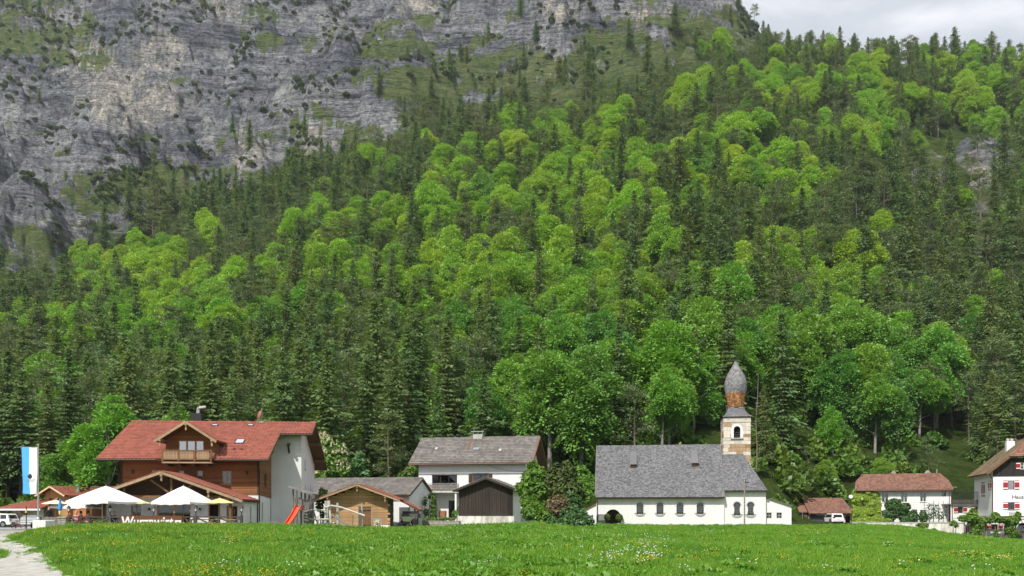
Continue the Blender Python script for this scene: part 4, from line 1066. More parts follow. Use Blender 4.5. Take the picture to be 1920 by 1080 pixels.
# corner timbers, rafters and purlins
for y in (1.0, 4.1):
    MB().beam((WX - .2, y, zr(y) - .12), (WX + 1.0, y, zr(y) - .12), .16, .22).build('purlin', M_wooddark, inn)
for y in (YR, 9.6, 12.6):
    MB().beam((BX - .2, y, zr(y) - .12), (BX + 1.15, y, zr(y) - .12), .18, .26).build('purlin', M_woodmid, inn)
for x_ in (-.05, WX - .12): MB().box(x_, x_ + .17, -.03, .14, 2.74, zr(0) - .02).build('corner_post', M_wooddark, inn)
# main roof: two planes, the front one stepping back over the white bay
c_, s_ = math.cos(math.atan(sl)), math.sin(math.atan(sl)); RL = (YR - YE) / c_; vb = (4.25 - YE) / c_
X0, X1, X2 = -1.5, 12.05, 14.85
roof(inn, (X0, YE, ZE), FU, (0, c_, s_), [(0, 0), (X1 - X0, 0), (X1 - X0, vb), (X1 - X0, RL), (0, RL)], M_tilered, .34, .30, .17)
roof(inn, (X1, YE + vb * c_, ZE + vb * s_), FU, (0, c_, s_), [(0, 0), (X2 - X1, 0), (X2 - X1, RL - vb), (0, RL - vb)], M_tilered, .34, .30, .17)
yb = YR + (YR - YE)
roof(inn, (X2, yb, ZE), BU, (0, -c_, s_), [(0, 0), (X2 - X0, 0), (X2 - X0, RL), (0, RL)], M_tilered, .34, .30, .17)
rc = MB()
for k in range(48): 
    a = X0 + (X2 - X0) * k / 48; rc.tube((a, YR, ZR + .03), (a + .36, YR, ZR + .05), .11, .12, 8)
rc.build('ridge_tiles', M_tilered, inn)['kind'] = 'stuff'
MB().beam((X1 + .02, YE - .02, ZE - .12), (X1 + .02, 4.25, ZE + sl * (4.25 - YE) - .12), .05, .26).build('verge_board', M_woodmid, inn)
MB().beam((X2 + .02, 4.25, ZE + sl * (4.25 - YE) - .12), (X2 + .02, YR, ZR - .12), .05, .26).build('verge_board', M_wooddark, inn)
MB().beam((X2 + .02, YR, ZR - .12), (X2 + .02, yb, ZE - .12), .05, .26).build('verge_board', M_wooddark, inn)
MB().beam((X0 - .02, YE, ZE - .12), (X0 - .02, YR, ZR - .12), .05, .26).build('verge_board', M_woodmid, inn)
for a, b in ((X0, 3.25), (7.9, X1)): MB().tube((a, YE - .08, ZE - .06), (b, YE - .08, ZE - .06), .075, n=8).build('gutter', M_gutter, inn)
MB().tube((X1, 4.17, ZE + sl * 5.55 - .08), (X2, 4.17, ZE + sl * 5.55 - .08), .075, n=8).build('gutter', M_gutter, inn)
MB().path([Vector((WX + .25, YE - .05, ZE - .1)), Vector((WX + .1, -.3, ZE - .7)), Vector((WX + .08, -.12, ZE - .9)), Vector((WX + .08, -.12, .0))], [.05] * 4).build('downpipe', M_gutter, inn)
MB().path([Vector((-.3, YE - .05, ZE - .1)), Vector((-.12, -.3, ZE - .7)), Vector((-.1, -.12, ZE - .9)), Vector((-.1, -.12, .6))], [.05] * 4).build('downpipe', M_gutter, inn)
MB().box(12.6, 12.78, 4.4, 5.38, 7.25, 7.45).beam((12.69, 5.3, 6.6), (12.69, 4.6, 7.3), .14, .14).build('bracket', M_wooddark, inn)
# skylights, vents, chimney, satellite dish
nrm = Vector((0, -s_, c_))
def onroof(x_, v): return Vector((x_, YE, ZE)) + Vector((0, c_, s_)) * v
for (px_, py_, w_, h_) in ((450, 829, .75, .95), (403, 798.5, .55, .4), (470, 798.5, .55, .4)):
    yl = 2.0
    for _ in range(12):
        xx, zz = fr.q(px_, py_, yl); yl += ((zz - ZE) / sl + YE - yl) * .6
    p = onroof(xx - w_ / 2, (yl - YE) / c_ - h_ / 2) + nrm * .02
    f = MB().obox(p, FU * w_, Vector((0, c_, s_)) * h_, nrm * .09).build('skylight', M_darkmetal, inn)
    MB().obox(p + FU * .07 + Vector((0, c_, s_)) * .07 + nrm * .085, FU * (w_ - .14), Vector((0, c_, s_)) * (h_ - .14), nrm * .012).build('pane', mat('skylight_glass', (.62, .66, .70), .08, .03, 3, metal=.6), f)
for px_ in (437.5, 451): 
    yl = 0.5
    for _ in range(12):
        xx, zz = fr.q(px_, 844.5, yl); yl += ((zz - ZE) / sl + YE - yl) * .6
    MB().lathe([(.13, -.1), (.13, .12), (.17, .14), (.15, .24), (.05, .28)], 8, onroof(xx, (yl - YE) / c_)).build('vent_cap', M_tilered, inn)
cx_ = 4.1
ch = MB().box(cx_ - .45, cx_ + .45, 7.0, 7.9, 8.6, 10.25).build('chimney', M_darkmetal, inn)
MB().path([Vector((cx_ + .05, 7.45, 10.2)), Vector((cx_ + .05, 7.45, 10.62)), Vector((cx_ + .15, 7.45, 10.78)), Vector((cx_ + .75, 7.45, 10.86))], [.16, .16, .17, .14], 10).build('flue', M_metal, ch)
MB().tube((cx_ - .62, 7.2, 8.9), (cx_ - .62, 7.2, 12.0), .022, n=5).build('aerial', M_darkmetal, ch)
dsh = MB().tube((10.0, YR, ZR - .1), (10.0, YR, ZR + 1.35), .03, n=6).box(9.8, 10.2, YR - .2, YR + .1, ZR + .02, ZR + .14).build('dish_mast', M_metal, inn)
MB().lathe([(.03, .06), (.2, .04), (.36, -.02), (.42, -.08)], 14).build('dish', mat('reddish_dish', (.34, .12, .10), .6), dsh, (9.75, YR - .15, ZR + .75), rot=(R(78), 0, R(-62)))
# balcony dormer
DX, DPZ, DEZ, DY = 5.58, 8.70, 7.10, -1.45
dxl, dxr = 3.1, 8.02
slx = (DPZ - DEZ) / (DX - dxl)
mw = MB().wall((0, -.02, 0), FU, FV, [(dw0, 5.3), (dw1, 5.3), (dw1, DPZ - slx * (dw1 - DX) - .16), (DX, DPZ - .16), (dw0, DPZ - slx * (DX - dw0) - .16)], [rect(dwx0, dwx1, 5.5, 7.24)])
for sx_, U_ in ((dw1, SU), (dw0, LU)):
    zt = DPZ - slx * (abs(sx_ - DX)) - .16
    mw.poly([(sx_, -.02, 5.3), (sx_, 3.4, 7.6), (sx_, (zt - ZE) / sl + YE + .3, zt), (sx_, -.02, zt)])
mw.build('dormer_wall', M_woodred, inn)
dwn = win(inn, (0, -.02, 0), FU, FV, dwx0, dwx1, 5.5, 7.24, frame_m=M_framelight, nx=3, nz=2, glass=M_glassblue, bar=.07, fw=.09, name='balcony_window')
cD, sD = math.cos(math.atan(slx)), math.sin(math.atan(slx)); LD = (DX - dxl) / cD
yback = lambda zz: (zz - ZE) / sl + YE
yb0, yb1 = yback(DEZ), yback(DPZ)
dr = roof(inn, (dxr + .02, DY, DEZ), SU, (-cD, 0, sD), [(0, 0), (yb0 - DY, 0), (yb1 - DY, LD), (0, LD)], M_tilered, .32, .30, .13, name='dormer_roof')
roof(inn, (dxl, yb0, DEZ), LU, (cD, 0, sD), [(0, 0), (yb0 - DY, 0), (yb0 - DY, LD), (yb0 - yb1, LD)], M_tilered, .32, .30, .13, name='dormer_roof')
for sg, xe in ((1, dxr), (-1, dxl)):
    MB().beam((DX, DY - .03, DPZ - .10), (xe, DY - .03, DEZ - .10), .06, .20).build('barge_board', M_woodlight, inn)
    xm = DX + sg * 2.05
    MB().beam((xm, DY - .05, DPZ - slx * 2.05 - .24), (xm, .0, DPZ - slx * 2.05 - .24), .16, .20).beam((xm, DY + .12, DPZ - slx * 2.05 - .3), (xm, DY + .12, DPZ - slx * 2.05 - .72), .13, .13).build('purlin', M_woodlight, inn)
MB().beam((DX, DY - .05, DPZ - .26), (DX, .0, DPZ - .26), .16, .22).lathe([(.03, -.55), (.09, -.45), (.06, -.3), (.09, -.15), (.09, 0)], 8, (DX, DY + .1, DPZ - .25)).build('purlin', M_woodlight, inn)
bl = MB().box(3.75, 7.68, -1.62, -.03, 5.24, 5.36).build('balcony', M_woodlight, inn)
rl = MB().box(3.73, 7.70, -1.65, -1.55, 6.24, 6.32).box(3.73, 7.70, -1.64, -1.56, 5.50, 5.58)
for x_ in (3.75, 5.02, 6.29, 7.58): rl.box(x_, x_ + .11, -1.66, -1.54, 5.36, 6.24)
for x_ in (3.78, 7.58): rl.box(x_, x_ + .08, -1.5, -.05, 6.24, 6.32).box(x_ + .01, x_ + .07, -1.5, -.05, 5.5, 5.57)
rl.build('railing', M_woodmid, bl)
for k in range(30):
    x_ = 3.88 + k * .125
    if min(abs(x_ + .05 - q) for q in (3.80, 5.07, 6.34, 7.63)) < .09: continue
    MB().box(0, .10, -1.62, -1.58, 5.59, 6.23).build('slat', M_woodlight, bl, (x_, 0, 0))
for y in range(7):
    for x_ in (3.80, 7.60): MB().box(0, .05, 0, .10, 5.58, 6.23).build('slat', M_woodlight, bl, (x_, -1.45 + y * .2, 0))
for x_ in (4.1, 5.1, 6.2, 7.3): MB().beam((x_, -1.5, 5.14), (x_, 0, 5.14), .16, .2).build('bracket', M_wooddark, bl)
# porch with its own gable
PX, PZ, PY, PEX0, PEX1 = 5.13, 4.40, -6.2, -1.1, 11.15
psl = (PZ - 2.22) / (PEX1 - PX)
cP, sP = math.cos(math.atan(psl)), math.sin(math.atan(psl)); LP_ = (PEX1 - PX) / cP
pz = lambda x_: PZ - psl * abs(x_ - PX) - .15
PEZ0 = PZ - psl * (PX - PEX0)
roof(inn, (PEX1, PY, 2.22), SU, (-cP, 0, sP), [(0, 0), (6.1, 0), (6.1, LP_), (0, LP_)], M_tilered, .32, .30, .13, name='porch_roof')
LPl = (PX - PEX0) / cP
roof(inn, (PEX0, -.1, PEZ0), LU, (cP, 0, sP), [(0, 0), (6.1, 0), (6.1, LPl), (0, LPl)], M_tilered, .32, .30, .13, name='porch_roof')
for xe, ze in ((PEX1, 2.22), (PEX0, PEZ0)): MB().beam((PX, PY - .03, PZ - .11), (xe, PY - .03, ze - .11), .06, .20).build('barge_board', M_woodlight, inn)
for x_ in (1.2, PX, 8.6):
    zz = pz(x_) - .14
    MB().beam((x_, PY - .06, zz), (x_, -.1, zz), .17, .22).lathe([(.03, -.5), (.09, -.42), (.06, -.28), (.09, -.14), (.09, 0)], 8, (x_, PY + .1, zz)).build('purlin', M_woodlight, inn)
m = MB().beam((.2, -5.5, 2.45), (10.6, -5.5, 2.45), .18, .22)
m.beam((PX + .55, -5.5, 2.55), (PX + .55, -5.5, pz(PX + .55) - .05), .16, .16).beam((PX + .6, -5.5, 2.62), (PX - 1.0, -5.5, 3.75), .12, .14).beam((PX + 1.0, -5.5, 2.62), (PX + 2.2, -5.5, 3.42), .12, .14)
m.beam((2.2, -5.5, 2.5), (2.2, -5.5, pz(2.2) - .05), .14, .14)
m.build('truss', M_woodmid, inn)
for x_ in (.75, 10.08): MB().box(x_ - .1, x_ + .1, -5.6, -5.4, -.2, 2.36).build('post', M_woodmid, inn)
MB().wall((0, -4.55, 0), FU, FV, [(.2, 2.35), (11.0, 2.35), (10.95, pz(10.95)), (PX, pz(PX)), (.2, pz(.2))]).build('porch_gable', M_wooddark, inn)
pw = [(2.39, 3.13, .45, 1.78), (4.31, 6.86, .25, 1.90), (8.2, 9.05, 0.02, 1.92), (9.58, 10.42, .5, 1.78)]
m = MB().wall((0, -4.6, -1), FU, FV, rect(.2, 11.0, 0, 3.36), [rect(a, b, c + 1, d + 1) for a, b, c, d in pw])
m.wall((11.0, -4.6, -1), SU, FV, [(0, 0), (4.6, 0), (4.6, 3.15), (0, 3.15)], [rect(1.7, 2.25, 1.5, 2.75)]); m.wall((.2, 0, -1), LU, FV, rect(0, 4.6, 0, 3.3))
m.build('porch_wall', M_white, inn)
win(inn, (0, -4.6, 0), FU, FV, *pw[0], frame_m=M_framelight, nx=2, nz=2, curtain=(0, 1, .62))
win(inn, (0, -4.6, 0), FU, FV, *pw[1], frame_m=M_framelight, nx=2, fw=.10, bar=.06, glass=M_glass)
win(inn, (0, -4.6, 0), FU, FV, *pw[3], frame_m=M_framelight, nx=2, nz=1, fw=.09)
win(inn, (11.0, -4.6, -1), SU, FV, 1.7, 2.25, 1.5, 2.75, frame_m=M_frame, nx=1, sill=M_frame)
for (a, b, c, d) in (pw[0], pw[3]):
    MB().extr([(a - .16, -4.604, c - .1), (a - .16, -4.604, d + .16), (b + .16, -4.604, d + .16), (b + .16, -4.604, c - .1), (b, -4.604, c - .1), (b, -4.604, d), (a, -4.604, d), (a, -4.604, c - .1)], (0, -.03, 0)).build('window_surround', M_whitepaint, inn)
d_ = MB().box(8.2, 8.28, -4.62, -4.5, .02, 1.92).box(8.97, 9.05, -4.62, -4.5, .02, 1.92).box(8.28, 8.97, -4.62, -4.5, 1.84, 1.92).build('door', M_framelight, inn)
MB().obox((8.97, -4.5, .03), (-.22, .62, 0), (.04, .02, 0), (0, 0, 1.8)).build('door_leaf', M_woodlight, d_)
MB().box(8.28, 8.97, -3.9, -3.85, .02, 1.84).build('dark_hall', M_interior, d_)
for x_ in (3.75, 7.55): MB().box(x_, x_ + .08, -4.72, -4.62, 1.55, 1.62).lathe([(.12, 0), (.05, .12), (.02, .2)], 8, (x_ + .04, -4.76, 1.45)).build('wall_lamp', M_black, inn)
MB().tube((PEX1 + .06, PY, 2.14), (PEX1 + .06, -.1, 2.14), .07, n=8).path([Vector((PEX1 + .02, -.6, 2.1)), Vector((PEX1 - .05, -.4, 1.8)), Vector((PEX1 - .08, -.35, 0))], [.05] * 3).build('gutter', M_gutter, inn)
MB().box(-2.2, 0, -.6, -.5, 2.62, 2.70).box(-2.2, 0, -.6, -.52, 3.3, 3.38).box(-2.2, -2.1, -.6, -.5, .2, 3.38).build('side_balcony', M_woodmid, inn)
for k in range(14): MB().box(0, .12, -.58, -.54, 2.7, 3.3).build('slat', M_woodmid, inn, (-2.1 + k * .155, 0, 0))

# ------------------------------------------------------------------ lodge and carport at the left
fr = Frame(83, 112, -.35, -6)
lodge = empty('lodge_building', fr.o, fr.th, 'small lodge of fresh golden boards with red roof behind the parasols', 'lodge')
wx1 = fr.x(124, 0); dep = 7.0
gx = fr.x(93.3, -.9); gz = fr.z(911, 93.3, -.9); ge0 = fr.q(65.5, 929.4, -.9); ge1 = fr.q(121, 928, -.9)
hw_ = 2.05; gsl = (gz - (ge0[1] + ge1[1]) / 2) / hw_; gx = (ge0[0] + ge1[0]) / 2; gez = gz - gsl * hw_
wl, wr = gx - hw_ + .75, gx + hw_ + .15
lw_ = [(fr.x(92, 0), fr.x(99.5, 0), fr.z(939.5, 95, 0), fr.z(934, 95, 0)), (fr.x(107.5, 0), fr.x(115, 0), fr.z(939.5, 95, 0), fr.z(934, 95, 0))]
zt_ = lambda x_: gz - gsl * abs(x_ - gx) - .12
zt2 = lambda x_: max(gez - .1, zt_(x_))
m = MB().wall((0, 0, 0), FU, FV, [(wl, -1), (wr, -1), (wr, zt2(wr)), (gx, zt_(gx)), (wl, zt2(wl))], [rect(*w) for w in lw_])
m.wall((wr, 0, 0), SU, FV, rect(0, dep, -1, zt2(wr))); m.wall((wl, dep, 0), LU, FV, rect(0, dep, -1, zt2(wl))); m.build('wall', M_woodlodge, lodge)
for w in lw_: win(lodge, (0, 0, 0), FU, FV, *w, frame_m=M_framedark, nx=1)
cG, sG = math.cos(math.atan(gsl)), math.sin(math.atan(gsl)); LG = hw_ / cG
roof(lodge, (gx + hw_, -.9, gez), SU, (-cG, 0, sG), [(0, 0), (dep + 1.8, 0), (dep + 1.8, LG), (0, LG)], M_tilered, .34, .32, .14)
roof(lodge, (gx - hw_, dep + .9, gez), LU, (cG, 0, sG), [(0, 0), (dep + 1.8, 0), (dep + 1.8, LG), (0, LG)], M_tilered, .34, .32, .14)
for sg in (-1, 1): MB().beam((gx, -.94, gz - .1), (gx + sg * hw_, -.94, gez - .1), .06, .20).build('barge_board', mat('fresh_barge', (.72, .52, .30), .7), lodge)
for x_ in (gx, gx - 1.45, gx + 1.45): MB().beam((x_, -.9, zt_(x_) - .12), (x_, .1, zt_(x_) - .12), .13, .2).build('purlin', M_woodlight, lodge)
# long wing to the right with its own lower ridge
wg = fr.q(176, 916, 1.5); we = fr.q(150, 925, -.6)
roof(lodge, (wr - .3, -.2, gez - .02), FU, (0, math.cos(R(17)), math.sin(R(17))), [(0, 0), (wg[0] - wr + .3, 0), (wg[0] - wr + .3, 3.6), (0, 3.6)], M_tilered, .34, .32, .14, name='wing_roof')
MB().wall((0, .4, 0), FU, FV, rect(wr, wg[0] - .4, -1, gez - .1)).wall((wg[0] - .4, .4, 0), SU, FV, rect(0, 4, -1, gez)).build('wing_wall', boardmat('orange_boards', (.42, .16, .06), .16), lodge)
fp = fr.q(145, 923, 1.0); MB().tube((fp[0], 1.2, fp[1] - .6), (fp[0], 1.2, fp[1] + 1.0), .22, n=12).tube((fp[0], 1.2, fp[1] + 1.0), (fp[0], 1.2, fp[1] + 1.12), .26, n=12).build('chimney', M_metal, lodge)
fr = Frame(20, 110, -.35, 0)
carp = empty('carport_building', fr.o, fr.th, 'low carport with hipped red roof and slanting wooden braces', 'carport')
ce0, ce1 = fr.x(-14, -1.6), fr.x(76, -1.6); cez = fr.z(954, 20, -1.6); crz = fr.z(936, 50, 2.6)
cs = math.atan2(crz - cez, 4.2); cl = math.hypot(4.2, crz - cez)
roof(carp, (ce0, -1.6, cez), FU, (0, math.cos(cs), math.sin(cs)), [(0, 0), (ce1 - ce0, 0), (ce1 - ce0 + .4, cl), (3.6, cl)], M_tilered, .34, .32, .14)
MB().beam((ce0, -1.66, cez - .1), (ce1, -1.66, cez - .1), .05, .22).build('fascia', M_whitepaint, carp)
w0, w1 = fr.x(20, 0), fr.x(82, 0)
cw = [(fr.x(28, 0), fr.x(33, 0), .9, 1.55)]
MB().wall((0, 0, 0), FU, FV, rect(w0, w1, -1, cez + .35), [rect(*cw[0])]).wall((w0, 4, 0), LU, FV, rect(0, 4, -1, cez + .2)).build('wall', M_cream, carp)
win(carp, (0, 0, 0), FU, FV, *cw[0], frame_m=M_framedark, nx=1)
for px_ in (22, 41, 60): 
    a = fr.x(px_, 0); MB().beam((a, -.02, cez - 1.35), (a - .75, -1.45, cez - .22), .13, .15).build('brace', mat('orange_brace', (.42, .17, .06), .8), carp)
a = fr.x(44.5, -.1); MB().box(a - .25, a + .2, -.3, -.05, -.2, .75).build('bin', M_woodmid, carp)

# ------------------------------------------------------------------ brown hut with its lean-to
fr = Frame(614, 80, -.1, 2)
hut = empty('log_hut', fr.o, fr.th, 'golden plank hut with red gable roof behind the playground', 'hut')
hx1 = fr.x(727, 0); hpx, hpz = fr.q(669, 907.4, -1.0); hel = fr.q(583.4, 936.6, -1.0); her = fr.q(749.6, 939, -1.0)
hsl = ((hpz - hel[1]) / (hpx - hel[0]) + (hpz - her[1]) / (her[0] - hpx)) / 2
hdep = 5.0
zh = lambda x_: hpz - hsl * abs(x_ - hpx) - .14
cH, sH = math.cos(math.atan(hsl)), math.sin(math.atan(hsl))
for xe, sg in ((her[0], 1), (hel[0], -1)):
    ln = abs(xe - hpx) / cH; ez = hpz - hsl * abs(xe - hpx)
    if sg > 0: roof(hut, (xe, -1.0, ez), SU, (-cH, 0, sH), [(0, 0), (hdep + 1.8, 0), (hdep + 1.8, ln), (0, ln)], M_tilered, .32, .30, .12)
    else: roof(hut, (xe, hdep + .8, ez), LU, (cH, 0, sH), [(0, 0), (hdep + 1.8, 0), (hdep + 1.8, ln), (0, ln)], M_tilered, .32, .30, .12)
    MB().beam((hpx, -1.03, hpz - .10), (xe, -1.03, ez - .10), .06, .17).build('barge_board', M_woodlight, hut)
for x_ in (hpx, .15, hx1 - .15): MB().beam((x_, -1.0, zh(x_) - .12), (x_, .2, zh(x_) - .12), .15, .2).beam((x_, -.85, zh(x_) - .15), (x_, -.85, zh(x_) - .55), .12, .12).build('purlin', M_woodlight, hut)
MB().wall((0, .12, 0), FU, FV, [(.05, -1), (hx1 - .05, -1), (hx1 - .05, zh(hx1)), (hpx, zh(hpx)), (.05, zh(.05))]).wall((hx1 - .1, .1, 0), SU, FV, rect(0, hdep, -1, zh(hx1))).wall((.1, hdep, 0), LU, FV, rect(0, hdep, -1, zh(0))).wall((hx1, hdep, 0), BU, FV, rect(0, hx1, -1, zh(0))).build('wall', M_wooddark, hut)
doorx = (fr.x(674, 0), fr.x(696, 0)); dtop = fr.z(951, 685, 0)
pm = random.Random(4); z = -.1
while z < hpz - .3:
    hgt = pm.uniform(.22, .34)
    if z + hgt > zh(hpx): break
    a, b = 0.0, hx1
    if z + hgt > zh(0):
        rch = (zh(hpx) - z - hgt * .75) / hsl; a, b = max(a, hpx - rch), min(b, hpx + rch)
    segs = [(a, hpx - .08), (hpx + .08, b)] if z > dtop - .05 else [(a, doorx[0] - .12), (doorx[1] + .12, b)]
    for p_, q_ in segs:
        if q_ - p_ > .1: MB().box(p_, q_, -.02 - pm.random() * .02, .11, 0, hgt - .018).build('plank', M_woodhut, hut, (0, 0, z))
    y_ = .12
    if z + hgt < zh(hx1): MB().box(hx1 - .1, hx1 + .02 + pm.random() * .02, .12, hdep, 0, hgt - .018).build('plank', M_woodgrey, hut, (0, 0, z))  # right side planked greyer: its shade is put into the timber colour
    if pm.random() < .5 and z + hgt < zh(hx1): MB().box(hx1 - .05, hx1 + .22, -.05, .14, 0.02, hgt - .05).build('log_end', M_woodhut, hut, (0, 0, z))
    z += hgt
MB().box(hpx - .08, hpx + .08, -.05, .1, dtop, zh(hpx) - .05).build('centre_post', M_woodlight, hut)
dr = MB()
for k in range(4):
    a = doorx[0] + (doorx[1] - doorx[0]) * k / 4; dr.box(a + .005, a + (doorx[1] - doorx[0]) / 4 - .005, -.04, .05, -.1, dtop)
dr = dr.build('door', M_woodmid, hut)
MB().box(doorx[0], doorx[1], -.06, -.035, .25, .33).box(doorx[0], doorx[1], -.06, -.035, dtop - .35, dtop - .27).build('hinge', M_black, dr)
MB().box(doorx[0] - .12, doorx[0], -.05, .1, -.1, dtop + .08).box(doorx[1], doorx[1] + .12, -.05, .1, -.1, dtop + .08).build('door_frame', M_woodlight, hut)
MB().box(-.1, hpx - .3, -.12, .1, -1, .14).build('plinth', M_white, hut)
# lean-to carrying the same slope further down at the back right
lx = fr.q(787, 956.5, 1.5)
lz0 = hpz - hsl * (her[0] - .2 - hpx) - .05
ll = (lx[0] - her[0] + .2) / math.cos(math.atan(.44))
roof(hut, (lx[0], 1.2, lx[1]), SU, (-(lx[0] - her[0] + .2), 0, lz0 - lx[1]), [(0, 0), (hdep - .4, 0), (hdep - .4, ll), (0, ll)], M_tilered, .32, .30, .12, name='lean_to_roof')
for y in (1.5, hdep + .2): MB().box(lx[0] - .55, lx[0] - .4, y, y + .15, -.6, lx[1] + .12).build('post', M_wooddark, hut)
MB().box(hx1 + .9, hx1 + 1.9, 1.75, 1.85, -.5, 2.0).build('whitewashed_panel', M_white, hut)
MB().path([Vector((hx1 + 1.95, 1.3, 2.1)), Vector((hx1 + 1.9, 1.3, 1.9)), Vector((hx1 + 1.9, 1.3, -.2))], [.045] * 3).build('downpipe', M_black, hut)

# ------------------------------------------------------------------ long annex with grey roof
fr = Frame(767, 88, -.1, -12)
ann = empty('annex_building', fr.o, fr.th, 'long white annex with mottled grey roof between inn and white house', 'annex')
ae = fr.q(767, 928, -.5); ar = fr.q(792, 897, 4.0)
asl = math.atan2(ar[1] - ae[1], 4.5); al = math.hypot(4.5, ar[1] - ae[1])
roof(ann, (-15, -.5, ae[1]), FU, (0, math.cos(asl), math.sin(asl)), [(0, 0), (15.25, 0), (15.25, al), (0, al)], M_tilegrey, .36, .33, .14, curve=.025)
roof(ann, (.25, 8.5, ae[1]), BU, (0, -math.cos(asl), math.sin(asl)), [(0, 0), (15.25, 0), (15.25, al), (0, al)], M_tilegrey, .36, .33, .14, curve=.025)
za = lambda y: ae[1] + (ar[1] - ae[1]) * (y + .5) / 4.5 - .16
MB().wall((-14.8, 0, 0), FU, FV, rect(0, 14.8, -1, za(0))).wall((0, 0, 0), SU, FV, [(0, -1), (8, -1), (8, za(0)), (4, za(4)), (0, za(0))]).wall((0, 8, 0), BU, FV, rect(0, 14.8, -1, za(0))).build('wall', M_white, ann)
MB().beam((.27, -.5, ae[1] - .07), (.27, 4, ar[1] - .07), .05, .16).build('verge_board', M_gutter, ann)
rc = MB()
for k in range(44): rc.tube((-15 + k * .345, 4, ar[1] + .03), (-15 + k * .345 + .37, 4, ar[1] + .04), .10, .11, 7)
rc.build('ridge_tiles', M_tilegrey, ann)['kind'] = 'stuff'

# ------------------------------------------------------------------ white house with grey roof
fr = Frame(785, 96.5, .3, -12)
hs = empty('white_house', fr.o, fr.th, 'white two-storey house with grey tiled roof, balcony and chimney', 'house')
he0, he1 = fr.q(765.5, 872, -.8), fr.q(998, 864.5, -.8); hr0, hr1 = fr.q(791, 823.7, 3.9), fr.q(1010, 818.5, 3.9)
ez, rz_ = (he0[1] + he1[1]) / 2, (hr0[1] + hr1[1]) / 2; x0, x1 = he0[0], he1[0]
xr = x1 - .9
hsl2 = math.atan2(rz_ - ez, 4.7); hl = math.hypot(4.7, rz_ - ez)
roof(hs, (x0, -.8, ez), FU, (0, math.cos(hsl2), math.sin(hsl2)), [(0, 0), (x1 - x0, 0), (x1 - x0, hl), (0, hl)], M_tilegrey, .36, .33, .15, curve=.025)
roof(hs, (x1, 8.6, ez), BU, (0, -math.cos(hsl2), math.sin(hsl2)), [(0, 0), (x1 - x0, 0), (x1 - x0, hl), (0, hl)], M_tilegrey, .36, .33, .15, curve=.025)
zh2 = lambda y: ez + (rz_ - ez) * (min(y, 7.8 - y) + .8) / 4.7 - .17
bw = (fr.x(810, 0), fr.x(857, 0), fr.z(908, 830, 0) - .75, fr.z(890.5, 830, 0)); sw = (fr.x(887, 0), fr.x(915, 0), fr.z(905, 900, 0), fr.z(888.5, 900, 0)); gd = (fr.x(841, 0), fr.x(857, 0), fr.z(971, 850, 0), fr.z(938.5, 850, 0))
m = MB().wall((0, 0, 0), FU, FV, rect(0, xr, -1, zh2(0)), [rect(*bw), rect(*sw), rect(*gd)])
m.wall((xr, 0, 0), SU, FV, [(0, -1), (7.8, -1), (7.8, zh2(0)), (3.9, zh2(3.9)), (0, zh2(0))]); m.wall((0, 7.8, 0), LU, FV, [(0, -1), (7.8, -1), (7.8, zh2(0)), (3.9, zh2(3.9)), (0, zh2(0))]); m.wall((xr, 7.8, 0), BU, FV, rect(0, xr, -1, zh2(0)))
m.build('wall', M_white, hs)
win(hs, (0, 0, 0), FU, FV, *bw, frame_m=M_framedark, nx=3, fw=.08, name='balcony_window'); win(hs, (0, 0, 0), FU, FV, *sw, frame_m=M_framedark, nx=2, curtain=(0, .25, 0))
win(hs, (0, 0, 0), FU, FV, *gd, frame_m=M_framedark, nx=2, name='terrace_door')
for a, b in ((sw[0] - .5, sw[0] - .03), (sw[1] + .03, sw[1] + .5)): MB().box(a, b, -.06, -.01, sw[2], sw[3]).build('shutter', M_wooddark, hs)
for (a, b, c, d) in (bw, sw): MB().box(a - .12, b + .12, -.05, -.003, d + .01, d + .12).build('window_head', M_concrete, hs)
b0, b1 = fr.q(794.5, 908.5, -1.3), fr.q(861, 924, -1.3)
bl = MB().box(b0[0], b1[0], -1.4, .0, b1[1], b1[1] + .16).build('balcony', M_concrete, hs)
bt = fr.z(907, 830, -1.3)
for k in range(4):
    z_ = b1[1] + .26 + k * (bt - b1[1] - .3) / 4.2
    MB().box(b0[0], b1[0], -1.44, -1.40, z_, z_ + .145).box(b0[0] - .02, b0[0] + .02, -1.4, -.05, z_, z_ + .145).build('rail_board', M_woodgrey, bl)
MB().tube((b0[0], -1.42, bt), (b1[0], -1.42, bt), .03, n=6).tube((b0[0], -1.42, bt), (b0[0], -.03, bt), .03, n=6).build('handrail', M_metal, bl)
for a in (b0[0] + .05, (b0[0] + b1[0]) / 2, b1[0] - .05): MB().box(a - .03, a + .03, -1.40, -1.34, b1[1] + .16, bt).build('rail_post', M_darkmetal, bl)
px_ = fr.x(854.5, -1.25); MB().box(px_ - .09, px_ + .09, -1.3, -1.12, -1, b1[1]).build('post', M_whitepaint, hs)
a = fr.x(798, -1.2); MB().box(a - .06, a + .06, -1.25, -1.13, -1, b1[1]).build('post', M_darkmetal, hs)
MB().tube((x0, -.87, ez - .08), (x1, -.87, ez - .08), .07, n=8).build('gutter', M_copper, hs)
MB().beam((x1 + .02, -.8, ez - .06), (x1 + .02, 3.9, rz_ - .06), .16, .2).build('verge_flashing', M_copper, hs)
MB().beam((x1 + .02, 3.9, rz_ - .06), (x1 + .02, 8.6, ez - .06), .16, .2).build('verge_flashing', M_copper, hs)
sg_ = MB(); nr2 = Vector((0, -math.sin(hsl2), math.cos(hsl2))); vv = Vector((0, math.cos(hsl2), math.sin(hsl2)))
for k in range(16): sg_.obox(Vector((x0 + .4 + k * .92, -.8, ez)) + vv * .32 + nr2 * .03, FU * .34, vv * .05, nr2 * .14)
sg_.obox(Vector((x0 + .2, -.8, ez)) + vv * .34 + nr2 * .13, FU * (x1 - x0 - .4), vv * .03, nr2 * .03)
